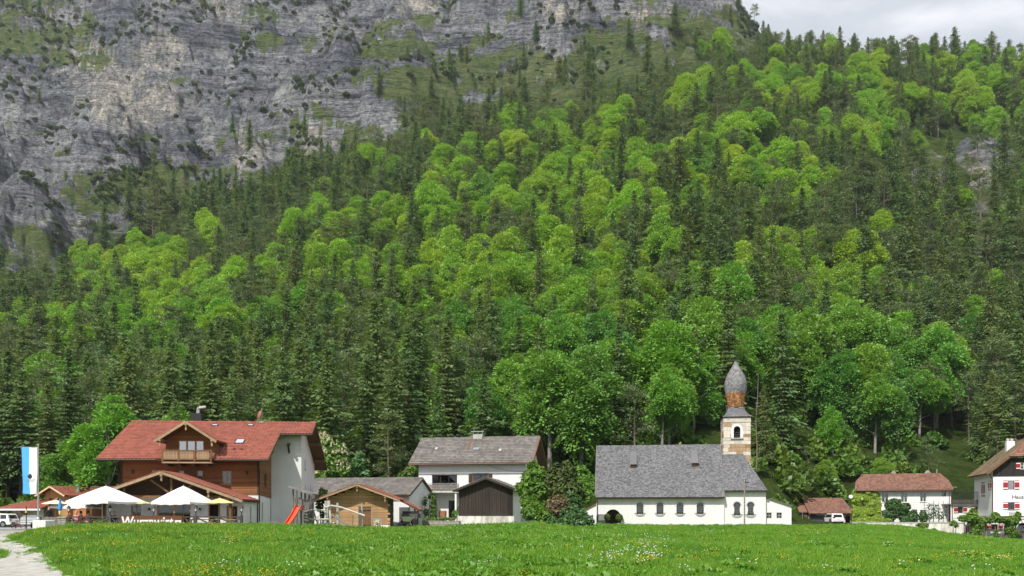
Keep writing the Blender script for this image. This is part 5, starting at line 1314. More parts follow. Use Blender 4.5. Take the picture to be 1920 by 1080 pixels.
sg_.build('snow_guard', M_metal, hs)
cxx = fr.x(898, 4.2)
ch = MB().box(cxx - .55, cxx + .55, 3.6, 4.6, rz_ - .6, rz_ + .42).build('chimney', M_concrete, hs)
MB().box(cxx - .75, cxx + .75, 3.4, 4.8, rz_ + .66, rz_ + .76).box(cxx - .6, cxx - .5, 3.7, 4.5, rz_ + .42, rz_ + .66).box(cxx + .5, cxx + .6, 3.7, 4.5, rz_ + .42, rz_ + .66).build('chimney_cap', M_metal, ch)
a = fr.x(880, 3); MB().obox(Vector((a, -.8, ez)) + vv * (hl * .52) + nr2 * .03, FU * .28, vv * (hl * .46), nr2 * .05).build('flashing_strip', M_copper, hs)
for pxq, vq, w_ in ((887, .48, .7), (936, .42, .3), (815, .52, .3)):
    a = fr.x(pxq, 1.5); MB().obox(Vector((a, -.8, ez)) + vv * hl * vq + nr2 * .03, FU * w_, vv * .45, nr2 * .12).build('roof_hatch', M_metal if w_ > .5 else M_concrete, hs)
rc = MB()
for k in range(42): rc.tube((x0 + k * (x1 - x0) / 42, 3.9, rz_ + .03), (x0 + (k + 1.08) * (x1 - x0) / 42, 3.9, rz_ + .04), .10, .11, 7)
rc.build('ridge_tiles', M_tilegrey, hs)['kind'] = 'stuff'
wm = MB(); a0, a1 = Vector((xr - 4.2, -.06, zh2(0) - .6)), Vector((xr - .2, -.06, zh2(0) - 1.3))
for k in range(6):
    t0, t1 = k / 6, (k + 1) / 6; wm.tube(a0.lerp(a1, t0) + Vector((0, 0, -.8 * t0 * (1 - t0))), a0.lerp(a1, t1) + Vector((0, 0, -.8 * t1 * (1 - t1))), .015, n=4)
wm.build('cable', M_black, hs)

# ------------------------------------------------------------------ black barn
fr = Frame(860, 86, -.1, -8)
barn = empty('black_barn', fr.o, fr.th, 'small barn of blackened upright boards on a pale plinth', 'barn')
bx1 = fr.x(962, 0); bpx, bpz = fr.q(911.2, 895, -.5); bel = fr.q(850, 921, -.5); ber = fr.q(972.5, 917.7, -.5)
bsl = ((bpz - bel[1]) / (bpx - bel[0]) + (bpz - ber[1]) / (ber[0] - bpx)) / 2; bz = lambda x_: bpz - bsl * abs(x_ - bpx) - .14
bzb = fr.z(967.5, 911, 0)
cB, sB = math.cos(math.atan(bsl)), math.sin(math.atan(bsl)); bdep = 6.0
for xe, sg in ((ber[0], 1), (bel[0], -1)):
    ln = abs(xe - bpx) / cB; ez_ = bpz - bsl * abs(xe - bpx)
    if sg > 0: roof(barn, (xe, -.5, ez_), SU, (-cB, 0, sB), [(0, 0), (bdep + .8, 0), (bdep + .8, ln), (0, ln)], M_tilegrey, .36, .33, .12)
    else: roof(barn, (xe, bdep + .3, ez_), LU, (cB, 0, sB), [(0, 0), (bdep + .8, 0), (bdep + .8, ln), (0, ln)], M_tilegrey, .36, .33, .12)
    MB().beam((bpx, -.53, bpz - .08), (xe, -.53, ez_ - .08), .05, .2).build('barge_board', M_blackboard, barn)
    MB().tube((xe + sg * .05, -.5, ez_ - .05), (xe + sg * .05, bdep, ez_ - .05), .06, n=7).build('gutter', M_gutter, barn)
MB().wall((0, .08, 0), FU, FV, [(.05, bzb), (bx1 - .05, bzb), (bx1 - .05, bz(bx1)), (bpx, bz(bpx)), (.05, bz(.05))]).build('backing', M_wooddark, barn)
nb = 30; pm = random.Random(11)
for k in range(nb):
    a, b = bx1 * k / nb, bx1 * (k + 1) / nb
    za_, zb_ = bz(a + .01), bz(b - .01)
    dpt = .02 if k % 2 else .055
    m = MB().extr([(a + .01, .06, bzb - pm.random() * .05), (b - .01, .06, bzb - pm.random() * .05), (b - .01, .06, zb_)] + ([(bpx, .06, bz(bpx))] if a < bpx < b else []) + [(a + .01, .06, za_)], (0, -dpt, 0))
    m.build('board', M_blackboard, barn)
MB().wall((0, -.06, -1.5), FU, FV, rect(-.1, bx1 + .1, 0, bzb + 1.5)).box(-.1, bx1 + .1, -.06, .1, bzb - .02, bzb).build('plinth', M_dirty, barn)
MB().wall((bx1, 0, -1.5), SU, FV, rect(0, bdep, 0, bz(bx1) + 1.5)).wall((0, bdep, -1.5), LU, FV, rect(0, bdep, 0, bz(0) + 1.5)).build('plaster_wall', M_white, barn)

# low stone retaining wall left of the barn
a, b = W(792, 976, 86), W(861, 976, 85)
rw = empty('garden_wall', (a.x, a.y, -.3), math.atan2(b.y - a.y, b.x - a.x), 'low grey stone wall left of the black barn', 'wall')
ln = (b - a).length; hh = a.z + .3
pm = random.Random(5)
MB().box(0, ln, .05, .5, -.6, hh - .02).build('core', M_stonewall, rw)
z = 0
while z < hh - .05:
    x_ = -pm.random() * .3; rh = min(.26, hh - z)
    while x_ < ln:
        w_ = pm.uniform(.35, .7); p0, p1 = max(0, x_), min(ln, x_ + w_ - .025)
        if p1 - p0 > .08: MB().box(0, p1 - p0, -.02 - pm.random() * .04, .05, 0, rh - .025).build('stone', M_stonewall, rw, (p0, 0, z))
        x_ += w_
    z += .26
rw['kind'] = 'thing'
# ------------------------------------------------------------------ church
fr = Frame(1118, 99.5, -.2, -8)
chu = empty('church_building', fr.o, fr.th, 'white church with steep grey shingle roof, onion-domed stone tower and arched windows', 'church')
ne0, ne1 = fr.q(1115.4, 933.5, -.5), fr.q(1358, 930.8, -.5); nr0, nr1 = fr.q(1119.4, 836.8, 4.2), fr.q(1351.5, 832.2, 4.2)
nez, nrz = (ne0[1] + ne1[1]) / 2, (nr0[1] + nr1[1]) / 2; nx0, nx1 = ne0[0], (ne1[0] + nr1[0]) / 2
NL = math.hypot(4.7, nrz - nez); nv = Vector((0, 4.7, nrz - nez)).normalized(); nn = FU.cross(nv).normalized()
roof(chu, (nx0, -.5, nez), FU, nv, [(0, 0), (nx1 - nx0, 0), (nx1 - nx0, NL), (0, NL)], M_shingle, .17, .17, .14, t=.03, jit=.8, curve=0, name='nave_roof')
roof(chu, (nx1, 8.9, nez), BU, (0, -nv.y, nv.z), [(0, 0), (nx1 - nx0, 0), (nx1 - nx0, NL), (0, NL)], M_shingle, .17, .17, .14, t=.03, jit=.8, curve=0, name='nave_roof')
MB().beam((nx0 - .01, -.5, nez - .06), (nx0 - .01, 4.2, nrz - .04), .05, .16).build('verge_board', M_woodgrey, chu)
MB().beam((nx1 + .01, -.5, nez - .06), (nx1 + .01, 4.2, nrz - .04), .05, .16).build('verge_board', M_woodgrey, chu)
MB().box(nx0, nx1, -.58, -.45, nez - .14, nez + .01).build('gutter', M_gutter, chu)
MB().box(nx0 + .1, nx1 - .1, -.42, -.02, nez - .16, nez - .06).build('eave_board', M_copper, chu)
zn = lambda y: nez + (nrz - nez) * (min(y, 8.4 - y) + .5) / 4.7 - .16
def arch(cx, z0, z1, w, waist=0.0, seg=10):
    """outline of a round-headed opening; a waist narrows its middle"""
    zt = z1 - w / 2; pts = [(cx - w * .42, z0), (cx + w * .42, z0), (cx + w * .5, z0 + w * .14)]
    if waist: pts += [(cx + w / 2 - waist * math.sin(math.pi * t), z0 + w * .14 + (zt - z0 - w * .14) * t) for t in (.25, .5, .75)]
    pts += [(cx + w / 2 * math.cos(math.pi * k / seg), zt + w / 2 * math.sin(math.pi * k / seg)) for k in range(seg + 1)]
    if waist: pts += [(cx - w / 2 + waist * math.sin(math.pi * t), z0 + w * .14 + (zt - z0 - w * .14) * t) for t in (.75, .5, .25)]
    return pts + [(cx - w * .5, z0 + w * .14)]
def church_win(px, top, bot, waist=0, y0=0.0):
    cx, zt = fr.q(px, top, y0); zb = fr.z(bot, px, y0); w = .80
    pts = arch(cx, zb, zt, w, waist)
    n = len(pts)
    fmx = MB()
    for k in range(1, 2): fmx.box(cx - .022, cx + .022, y0 + .15, y0 + .19, zb, zt)
    for k in range(1, 5): 
        z_ = zb + (zt - zb) * k / 5; fmx.box(cx - w * .48, cx + w * .48, y0 + .156, y0 + .184, z_ - .018, z_ + .018)
    for k in (-1, 1): fmx.box(cx + k * .2 - .012, cx + k * .2 + .012, y0 + .157, y0 + .183, zb, zt - .08)
    wn = fmx.build('arched_window', mat_bars, chu)
    MB().extr([(a, y0 + .19, b) for a, b in pts], (0, .01, 0)).build('pane', M_glass, wn)
    # painted surround: arch band above, ears, bowl below
    s = MB(); o_ = []
    for k in range(13): o_.append((cx + .52 * math.cos(math.pi * k / 12), zt - w / 2 + .55 * math.sin(math.pi * k / 12)))
    i_ = [(cx + .40 * math.cos(math.pi * k / 12), zt - w / 2 + .405 * math.sin(math.pi * k / 12)) for k in range(13)]
    for k in range(12): s.extr([(o_[k][0], y0 - .004, o_[k][1]), (o_[k+1][0], y0 - .004, o_[k+1][1]), (i_[k+1][0], y0 - .004, i_[k+1][1]), (i_[k][0], y0 - .004, i_[k][1])][::-1], (0, -.035, 0))
    s.build('surround', mat_trimlight, wn)
    b = MB()
    lo = [(cx + .56 * math.cos(math.pi * k / 10), zb + .10 - .36 * math.sin(math.pi * k / 10)) for k in range(11)]
    up = [(cx + .40 * math.cos(math.pi * k / 10), zb + .06 - .10 * math.sin(math.pi * k / 10)) for k in range(11)]
    for k in range(10): b.extr([(lo[k][0], y0 - .005, lo[k][1]), (lo[k+1][0], y0 - .005, lo[k+1][1]), (up[k+1][0], y0 - .005, up[k+1][1]), (up[k][0], y0 - .005, up[k][1])], (0, -.05, 0))
    for k in (-1, 1): b.box(cx + k * .5 - .12, cx + k * .5 + .12, y0 - .055, y0 - .003, zb + .08, zb + .16)
    b.build('sill', M_trim, wn)
    return pts
mat_bars = mat('lead_bars', (.16, .165, .17), .6)
mat_trimlight = mat('pale_grey_surround', (.56, .56, .56), .9, .08, 3)
cws = [church_win(px, 942, 964) for px in (1200, 1237.5, 1275, 1313)]
doorc = fr.x(1149.5, 0); dzt = fr.z(955, 1149.5, 0); dw = fr.x(1164, 0) - fr.x(1135, 0)
da = [(doorc + dw / 2 * math.cos(math.pi * k / 16), dzt - dw / 2 + dw / 2 * math.sin(math.pi * k / 16)) for k in range(17)]
dpts = [(doorc - dw / 2, -.5), (doorc + dw / 2, -.5)] + da
xch = fr.x(1358, 0)
m = MB().wall((0, 0, 0), FU, FV, rect(0, xch, -1, zn(0)), cws + [dpts], .28)
m.wall((0, 8.4, 0), LU, FV, [(0, -1), (8.4, -1), (8.4, zn(0)), (4.2, zn(4.2)), (0, zn(0))]); m.wall((xch, 0, 0), SU, FV, [(0, -1), (8.4, -1), (8.4, zn(0)), (4.2, zn(4.2)), (0, zn(0))]); m.wall((xch, 8.4, 0), BU, FV, rect(0, xch, -1, zn(0)))
m.build('nave_wall', M_church, chu)
# deep porch behind the round arch
pr_ = MB()
for k in range(len(dpts)):
    a, b = dpts[k], dpts[(k + 1) % len(dpts)]; pr_.quad((a[0], .28, a[1]), (b[0], .28, b[1]), (b[0], 1.9, b[1]), (a[0], 1.9, a[1]))
pr_.poly([(a, 1.9, b) for a, b in dpts])
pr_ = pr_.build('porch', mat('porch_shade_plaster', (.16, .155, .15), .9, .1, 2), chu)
MB().box(doorc - .55, doorc + .45, 1.75, 1.88, -.5, dzt - .75).build('door', M_framedark, pr_)
# choir with hipped roof
cy0 = .25
cz0 = fr.z(919.5, 1400, cy0 - .4); crz = fr.z(851.8, 1372, 3.8); cx0 = xch; ce = fr.x(1438.8, cy0 - .4); cr1 = fr.x(1393, 3.8)
CV = Vector((0, 3.8 - cy0 + .4, crz - cz0)); CL_ = CV.length
roof(chu, (cx0, cy0 - .4, cz0), FU, CV, [(0, 0), (ce - cx0, 0), (cr1 - cx0, CL_), (0, CL_)], M_shingle, .17, .17, .12, t=.03, jit=.8, curve=0, name='choir_roof')
hy = 3.8 - cy0 + .4
HVv = Vector((cr1 - ce, 0, crz - cz0)); 
roof(chu, (ce, cy0 - .4, cz0), SU, HVv, [(0, 0), (2 * hy, 0), (hy, HVv.length)], M_shingle, .17, .17, .12, t=.03, jit=.8, curve=0, name='choir_roof')
MB().box(cx0, ce, cy0 - .48, cy0 - .36, cz0 - .13, cz0 + .01).build('gutter', M_gutter, chu)
sg3 = MB()
for k in range(4): sg3.box(cx0 + .5 + k * .5, cx0 + .62 + k * .5, 3.2, 3.3, crz - .75, crz - .60)
sg3.build('snow_hook', M_darkmetal, chu)
cwx = fr.x(1436, cy0)
cw2 = [church_win(px, 941, 966.5, .10, cy0) for px in (1382, 1407.5)]
MB().wall((0, cy0, 0), FU, FV, rect(xch + .003, cwx, -1, cz0 - .08), cw2, .28).wall((cwx, cy0, 0), SU, FV, rect(0, 7.1, -1, cz0 - .08)).build('choir_wall', M_church, chu)
# sacristy lean-to
sy = cy0 + .5
s0, s1 = fr.q(1436.5, 933, sy), fr.q(1484, 949.5, sy)
sw_ = [(fr.x(1437.8, sy), fr.x(1447, sy), fr.z(972, 1442, sy), fr.z(961, 1442, sy)), (fr.x(1456, sy), fr.x(1466, sy), fr.z(972, 1460, sy), fr.z(961, 1460, sy))]
MB().wall((0, sy, 0), FU, FV, [(cwx, -1), (s1[0], -1), (s1[0], s1[1]), (cwx, s0[1])], [rect(*w) for w in sw_]).wall((s1[0], sy, 0), SU, FV, rect(0, 4, -1, s1[1])).build('sacristy_wall', M_church, chu)
for w in sw_: win(chu, (0, sy, 0), FU, FV, *w, frame_m=M_trim, nx=2, nz=2, fw=.05)
MB().extr([(cwx - .02, sy - .2, s0[1] + .01), (s1[0] + .15, sy - .2, s1[1] - .04), (s1[0] + .15, sy - .2, s1[1] + .06), (cwx - .02, sy - .2, s0[1] + .11)], (0, 4.4, 0)).build('sacristy_roof', M_shingle, chu)
# little lean-to at the west end
l0, l1 = fr.q(1117, 945.5, .8), fr.q(1096, 957.5, .8)
MB().wall((0, .8, 0), FU, FV, [(l1[0], -1), (0, -1), (0, l0[1]), (l1[0], l1[1])]).wall((l1[0], 4.8, 0), LU, FV, rect(0, 4, -1, l1[1])).build('west_annex_wall', M_church, chu)
MB().extr([(l1[0] - .15, .65, l1[1] - .05), (0, .65, l0[1] + .02), (0, .65, l0[1] + .12), (l1[0] - .15, .65, l1[1] + .05)], (0, 4.4, 0)).build('west_annex_roof', M_tilebrown, chu)
MB().tube((.12, -.1, nez - .15), (.12, -.1, -.5), .05, n=7).build('downpipe', M_gutter, chu)
for px_, py_ in ((1187.6, 873), (1302.7, 870.5)):
    yl = 2.0
    for _ in range(14):
        xx, zz = fr.q(px_, py_, yl); yl += ((zz - nez) / (nrz - nez) * 4.7 - .5 - yl) * .6
    p = Vector((xx, yl, zz)) + nn * .02
    ht_ = MB().extr([(xx - .34, yl - .30, zz - .28), (xx + .34, yl - .30, zz - .28), (xx + .34, yl - .30, zz + .12), (xx - .34, yl - .30, zz + .12)], (0, .6, 0)).build('roof_hatch', M_wooddark, chu)
    MB().extr([(xx - .42, yl - .42, zz + .10), (xx + .42, yl - .42, zz + .10), (xx + .36, yl + 1.25, zz + 1.75), (xx - .36, yl + 1.25, zz + 1.75)], nn * .04).build('hatch_roof', M_shingle, ht_)
nb_ = fr.q(1128, 971, -.5); bd = MB().box(nb_[0] - .42, nb_[0] + .42, -.62, -.54, nb_[1] - .36, nb_[1] + .40).box(nb_[0] - .05, nb_[0] + .05, -.6, -.52, -.8, nb_[1] - .36).build('notice_board', M_darkmetal, chu)
MB().box(nb_[0] - .36, nb_[0] + .36, -.635, -.618, nb_[1] - .30, nb_[1] + .32).build('poster', M_whitepaint, bd)
# tower
TY0, TD = 5.2, 3.6
t0, t1 = fr.q(1357, 783, TY0), fr.q(1407, 783, TY0); tx0, tx1, tzc = t0[0], t1[0], t0[1]
tcx = (tx0 + tx1) / 2; tcy = TY0 + (tx1 - tx0) / 2; TW = tx1 - tx0
twz0, twz1 = fr.z(821, 1382, TY0), fr.z(799, 1382, TY0); tww = fr.x(1388.5, TY0) - fr.x(1375.8, TY0)
twp = arch(tcx, twz0, twz1, tww)
m = MB().wall((0, TY0, 0), FU, FV, rect(tx0, tx1, 2, tzc), [twp], .45)
m.wall((tx1, TY0, 0), SU, FV, rect(0, TW, 2, tzc)); m.wall((tx0, TY0 + TW, 0), LU, FV, rect(0, TW, 2, tzc)); m.wall((tx1, TY0 + TW, 0), BU, FV, rect(0, TW, 2, tzc))
tower = m.build('tower', M_mortar, chu)
pm = random.Random(21); z = 3.6; row = 0; nst = 0
while z < tzc - .62:
    rh = pm.uniform(.36, .50); rh = min(rh, tzc - .60 - z)
    if rh < .15: break
    for face in range(3):
        x_ = 0.0 if row % 2 else -pm.random() * .3
        while x_ < TW:
            w_ = pm.uniform(.5, 1.15); a, b = max(0.0, x_), min(TW, x_ + w_ - .03); x_ += w_
            if TW - x_ < .3: b = TW; x_ = TW
            if b - a < .12: continue
            if face == 0 and z + rh > twz0 - .2 and z < twz1 + .3:
                hw2 = tww / 2 + .26; l_, r_ = tcx - tx0 - hw2, tcx - tx0 + hw2
                if a < l_ < b: b = l_
                elif a < r_ < b: a = r_
                elif l_ <= a and b <= r_: continue
                if b - a < .1: continue
            edge = a < .01 or b > TW - .01
            st_m = M_stone_a if pm.random() < (.62 if (row % 4 in (0, 1)) else .22) else M_stone_b
            pr0 = .03 + pm.random() * .025
            g_ = MB()
            if face == 0: g_.box(a, b, -pr0, .02, 0, rh - .03); loc = (tx0, TY0, z)
            elif face == 1: g_.box(-.02, pr0, a, b, 0, rh - .03); loc = (tx1, TY0, z)
            else: g_.box(-pr0, .02, a, b, 0, rh - .03); loc = (tx0, TY0, z)
            g_.build('stone', st_m, tower, loc)
    z += rh; row += 1
m = MB().wall((0, TY0 - .05, 0), FU, FV, rect(tx0 - .05, tx1 + .05, tzc - .58, tzc), [rect(tx0 + .42, tx0 + .66, tzc - .42, tzc - .2), rect(tx1 - .66, tx1 - .42, tzc - .42, tzc - .2)], .3)
m.wall((tx1 + .05, TY0 - .05, 0), SU, FV, rect(0, TW + .1, tzc - .58, tzc)).wall((tx0 - .05, TY0 + TW + .05, 0), LU, FV, rect(0, TW + .1, tzc - .58, tzc)); m.build('frieze', M_stone_b, tower)
s = MB(); ow = tww + .52
for k in range(14):
    a0, a1 = math.pi * k / 14, math.pi * (k + 1) / 14; zc_ = twz1 - tww / 2
    s.extr([(tcx + math.cos(a) * r_, TY0 - .02, zc_ + math.sin(a) * r_) for a, r_ in ((a0, tww / 2), (a1, tww / 2), (a1, ow / 2), (a0, ow / 2))], (0, -.05, 0))
for sg in (-1, 1):
    s.extr([(tcx + sg * tww / 2, TY0 - .02, twz0), (tcx + sg * tww / 2, TY0 - .02, zc_), (tcx + sg * ow / 2, TY0 - .02, zc_), (tcx + sg * (ow / 2 + .10), TY0 - .02, zc_ - .35), (tcx + sg * ow / 2, TY0 - .02, twz0)][::sg], (0, -.05, 0))
s.build('bell_window_surround', M_church, tower)
MB().box(tcx - ow / 2 - .08, tcx + ow / 2 + .08, TY0 - .16, TY0 + .1, twz0 - .16, twz0).build('bell_window_sill', M_trim, tower)
lv = MB()
for k in range(5): 
    z_ = twz0 + .1 + k * .26; lv.obox((tcx - tww / 2, TY0 + .3, z_), (tww, 0, 0), (0, .12, .12), (0, .02, -.02))
lv.build('louvre', M_framedark, tower)
# flared skirt roof, onion dome, ball and cross
k1 = TW / 2 + .16; zn0, zn1 = tzc, fr.z(766.5, 1380, TY0 + TW / 2)
MB().lathe([(k1 * 1.414, 0), (k1 * 1.40, .10)], 4, (tcx, tcy, tzc), math.pi / 4).build('cornice', M_gutter, tower)
sk = MB(); nseg = 9
prof = [(k1 + .02, 0)] + [(.94 + (k1 - .94) * (1 - t) ** 1.9, (zn1 - tzc) * t) for t in [j / nseg for j in range(1, nseg + 1)]]
for j in range(len(prof) - 1):
    (r0, z0_), (r1, z1_) = prof[j], prof[j + 1]
    for f in range(4):
        ca, sa = [(1, 0), (0, 1), (-1, 0), (0, -1)][f]
        def pt(u, r, z_): x_, y_ = (u, -r); return (tcx + x_ * ca - y_ * sa, tcy + x_ * sa + y_ * ca, tzc + .1 + z_)
        nsh = max(3, int(2 * r0 / .26))
        for k in range(nsh):
            u0, u1 = -1 + 2 * k / nsh, -1 + 2 * (k + 1) / nsh; e_ = .02 * pm.random()
            sk.quad(pt(u0 * r0, r0 + e_ + .015, z0_), pt(u1 * r0, r0 + e_ + .015, z0_), pt(u1 * r1, r1, z1_), pt(u0 * r1, r1, z1_))
sk.build('skirt_roof', M_shingle, tower)
zo = zn1 + .1; zap = fr.z(677.5, 1379, tcy); HO = zap - zo
OP = [(.93, 0), (.97, .04), (1.05, .12), (1.13, .20), (1.22, .28), (1.32, .36), (1.375, .44), (1.38, .50), (1.33, .57), (1.22, .645), (1.02, .72), (.80, .785), (.58, .845), (.40, .895), (.26, .94), (.16, .975), (.08, 1.0)]
ro = np.array([p[0] for p in OP]); to = np.array([p[1] for p in OP])
def dome(name, m_, ta, tb):
    g_ = MB(); rows = max(2, int((tb - ta) * HO / .17)); n_ = 8
    for j in range(rows):
        z0_, z1_ = ta + (tb - ta) * j / rows, ta + (tb - ta) * (j + 1) / rows
        r0, r1 = float(np.interp(z0_, to, ro)), float(np.interp(min(1, z1_ + .004), to, ro))
        cnt = max(8, int(2 * math.pi * r0 / .19)); off = pm.random()
        for k in range(cnt):
            a0, a1 = 2 * math.pi * (k + off) / cnt, 2 * math.pi * (k + off + .96) / cnt; e_ = .012 + .03 * pm.random()
            # eight-sided plan softened
            def rr(a, r): q = ((a + math.pi / 8) % (math.pi / 4)) - math.pi / 8; return r * (.985 * math.cos(math.pi / 8) / math.cos(q) * .5 + .49)
            P_ = lambda a, r, z_: (tcx + math.cos(a) * rr(a, r), tcy + math.sin(a) * rr(a, r), zo + HO * z_)
            g_.quad(P_(a0, r0 + e_, z0_ - .004 * pm.random()), P_(a1, r0 + e_, z0_ - .004 * pm.random()), P_(a1, r1 - .004, z1_), P_(a0, r1 - .004, z1_))
    return g_.build(name, m_, tower)
dm = MB().lathe([(max(.03, r_ * .86), zo + HO * t) for r_, t in OP], 24, (tcx, tcy, 0)).build('onion_dome', M_shingle, tower)
d1 = dome('weathered_shingles', M_shinglelight, .31, 1.0); d1.parent = tower; d1['kind'] = 'stuff'
d2 = dome('fresh_shingles', M_shingleor, .0, .33); d2['kind'] = 'stuff'
MB().lathe([(.98, zo - .1), (1.0, zo - .02), (.98, zo + .06)], 24, (tcx, tcy, 0)).build('neck_ring', M_gutter, tower)
MB().lathe([(.10, zap - .1), (.05, zap + .1), (.04, zap + .32), (.15, zap + .40), (.17, zap + .50), (.13, zap + .60), (.03, zap + .68), (.025, zap + 1.55)], 10, (tcx, tcy, 0)).box(tcx - .34, tcx + .34, tcy - .02, tcy + .02, zap + 1.45, zap + 1.50).box(tcx - .022, tcx + .022, tcy - .022, tcy + .022, zap + 1.5, zap + 1.9).build('cross', M_darkmetal, tower)
# two clipped box balls at the door
for sg, nm in ((-1, 'left'), (1, 'right')):
    p = Matrix.Rotation(fr.th, 4, 'Z') @ Vector((doorc + sg * .72, -.35, 0)) + fr.o
    o = empty('clipped_ball_shrub', p, 0, f'clipped green ball shrub on the {nm} side of the church door', 'shrub', 'ball shrubs at the church door')
    MB().lathe([(.2, -.3), (.26, .25), (.28, .3)], 10).build('pot', M_concrete, o)
    MB().tube((0, 0, .2), (0, 0, .8), .04, n=5).build('stem', M_bark, o)
    g_ = np.random.default_rng(5 + sg); d_ = g_.normal(size=(900, 3)); d_ /= np.linalg.norm(d_, axis=1, keepdims=True)
    link('foliage', quads_mesh('ball', rhombs(d_ * .42 * g_.uniform(.85, 1.03, (900, 1)), g_.normal(size=(900, 3)), d_ + g_.normal(0, .4, (900, 3)), np.full(900, .12), np.full(900, .09)), M_boxball), o, (0, 0, .95))
# wooden pole before the choir
p = W(1396, 985, 88); z_ = hz(p.x, p.y)
pole = empty('utility_pole', (p.x, p.y, z_), 0, 'slim grey wooden pole standing before the church choir', 'pole')
MB().tube((0, 0, -.5), (0, 0, W(1396, 902, 88).z - z_), .085, .07, 9).build('shaft', M_woodgrey, pole)
MB().box(-.05, .45, -.03, .03, W(1396, 903, 88).z - z_ - .15, W(1396, 903, 88).z - z_ - .05).tube((.12, 0, W(1396, 903, 88).z - z_ - .05), (.12, 0, W(1396, 900, 88).z - z_ + .1), .04, n=6).build('insulator_arm', M_darkmetal, pole)

# ------------------------------------------------------------------ garage
fr = Frame(1517, 128, -.3, -4)
gar = empty('garage_building', fr.o, fr.th, 'low garage with brown tiled roof, red door and round-arched doorway', 'garage')
ge = fr.q(1517.4, 963, -.5); gr = fr.q(1513, 934, 3.6); g1 = fr.x(1599, -.5); gr1 = fr.x(1579, 3.6)
GV = Vector((0, 4.1, gr[1] - ge[1])); gl = GV.length
roof(gar, (ge[0], -.5, ge[1]), FU, GV, [(0, 0), (gr1 - ge[0] + .6, 0), (gr1 - ge[0], gl), (0, gl)], M_tilebrown, .34, .32, .14)
roof(gar, (gr1, 7.7, ge[1]), BU, (0, -GV.y, GV.z), [(0, 0), (gr1 - ge[0], 0), (gr1 - ge[0], gl), (0, gl)], M_tilebrown, .34, .32, .14)
roof(gar, (gr1 + .62, -.5, ge[1] + .02), FU, GV, [(0, 0), (g1 - gr1 - .6, 0), (g1 - gr1 - .6, gl * .33), (0, gl * .33)], M_tilebrown, .34, .32, .14, name='side_roof')
rd = (fr.x(1542, 0), fr.x(1551, 0)); cd = (fr.x(1552, 0), fr.x(1578, 0)); ad = fr.x(1590, 0); gz_ = ge[1] - .1
ap_ = [(ad - .40, -.6), (ad + .40, -.6)] + [(ad + .40 * math.cos(math.pi * k / 12), .72 + .40 * math.sin(math.pi * k / 12)) for k in range(13)]
MB().wall((0, 0, 0), FU, FV, rect(fr.x(1531, 0), g1 - .15, -1, gz_), [rect(rd[0], rd[1], -.5, gz_ - .25), rect(cd[0], cd[1], -.5, gz_ - .3), ap_], .3).wall((g1 - .15, 0, 0), SU, FV, rect(0, 7, -1, gz_)).wall((.2, 7, 0), LU, FV, [(0, -1), (7, -1), (7, gz_), (3.4, gr[1] - .2), (0, gz_)]).build('wall', M_white, gar)
MB().box(rd[0], rd[1], .12, .18, -.5, gz_ - .25).build('door', M_red, gar); MB().box(cd[1] - .32, cd[1], .1, .16, -.5, gz_ - .3).build('gate_leaf', M_red, gar)
MB().box(.2, g1 - .3, 5.5, 5.6, -.5, gz_).build('back_wall', M_concrete, gar)
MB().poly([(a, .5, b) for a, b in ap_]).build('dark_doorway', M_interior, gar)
MB().tube((ge[0], -.58, ge[1] - .05), (g1, -.58, ge[1] - .03), .07, n=7).build('gutter', M_gutter, gar)
for k in range(7): MB().box(0, .30, -.03, .02, -.6, gz_ - .15).build('sliding_door_board', mat('slate_door', (.075, .08, .095), .7) if k == 0 else MATS['slate_door'], gar, (fr.x(1517, 0) + k * .31, .0, 0))
a = fr.x(1504, 1); MB().box(a - .3, a + .75, 1, 3, -1, fr.z(961, 1505, 1)).extr([(a - .5, .7, fr.z(961, 1505, 1)), (a + .9, .7, fr.z(961, 1505, 1)), (a + .9, 3, fr.z(944, 1505, 1)), (a - .5, 3, fr.z(944, 1505, 1))], (0, 0, .12)).build('side_shed', M_tilebrown, gar)
pl = MB().tube((fr.x(1504.5, -1), -1, -1), (fr.x(1504.5, -1), -1, fr.z(958, 1505, -1)), .04, n=6).build('pipe', M_metal, gar)

# ------------------------------------------------------------------ long house with ivy
fr = Frame(1606, 119, -.5, -20)
ivh = empty('ivy_house', fr.o, fr.th, 'long white house with brown half-hipped roof, its left end under ivy', 'house')
e0, e1 = fr.q(1607, 921, -.55), fr.q(1787, 916, -.55); iez = (e0[1] + e1[1]) / 2; ie0, ie1 = e0[0] - .1, e1[0]
r0, r1 = fr.q(1615, 892, 3.4), fr.q(1762, 888, 3.4); irz = (r0[1] + r1[1]) / 2; ir0, ir1 = r0[0] + .15, r1[0]
IV = Vector((0, 3.95, irz - iez)); il = IV.length; hfrac = .55
roof(ivh, (ie0, -.55, iez), FU, IV, [(0, 0), (ie1 - ie0, 0), (ie1 - ie0 - .35, il * hfrac), (ir1 - ie0, il), (ir0 - ie0, il), (.1, il * hfrac)], M_tilebrown, .34, .32, .14)
roof(ivh, (ie1, 7.35, iez), BU, (0, -IV.y, IV.z), [(0, 0), (ie1 - ie0, 0), (ie1 - ie0 - .1, il * hfrac), (ie1 - ir0, il), (ie1 - ir1, il), (.35, il * hfrac)], M_tilebrown, .34, .32, .14)
hz_ = iez + (irz - iez) * hfrac; yh = -.55 + 3.95 * hfrac
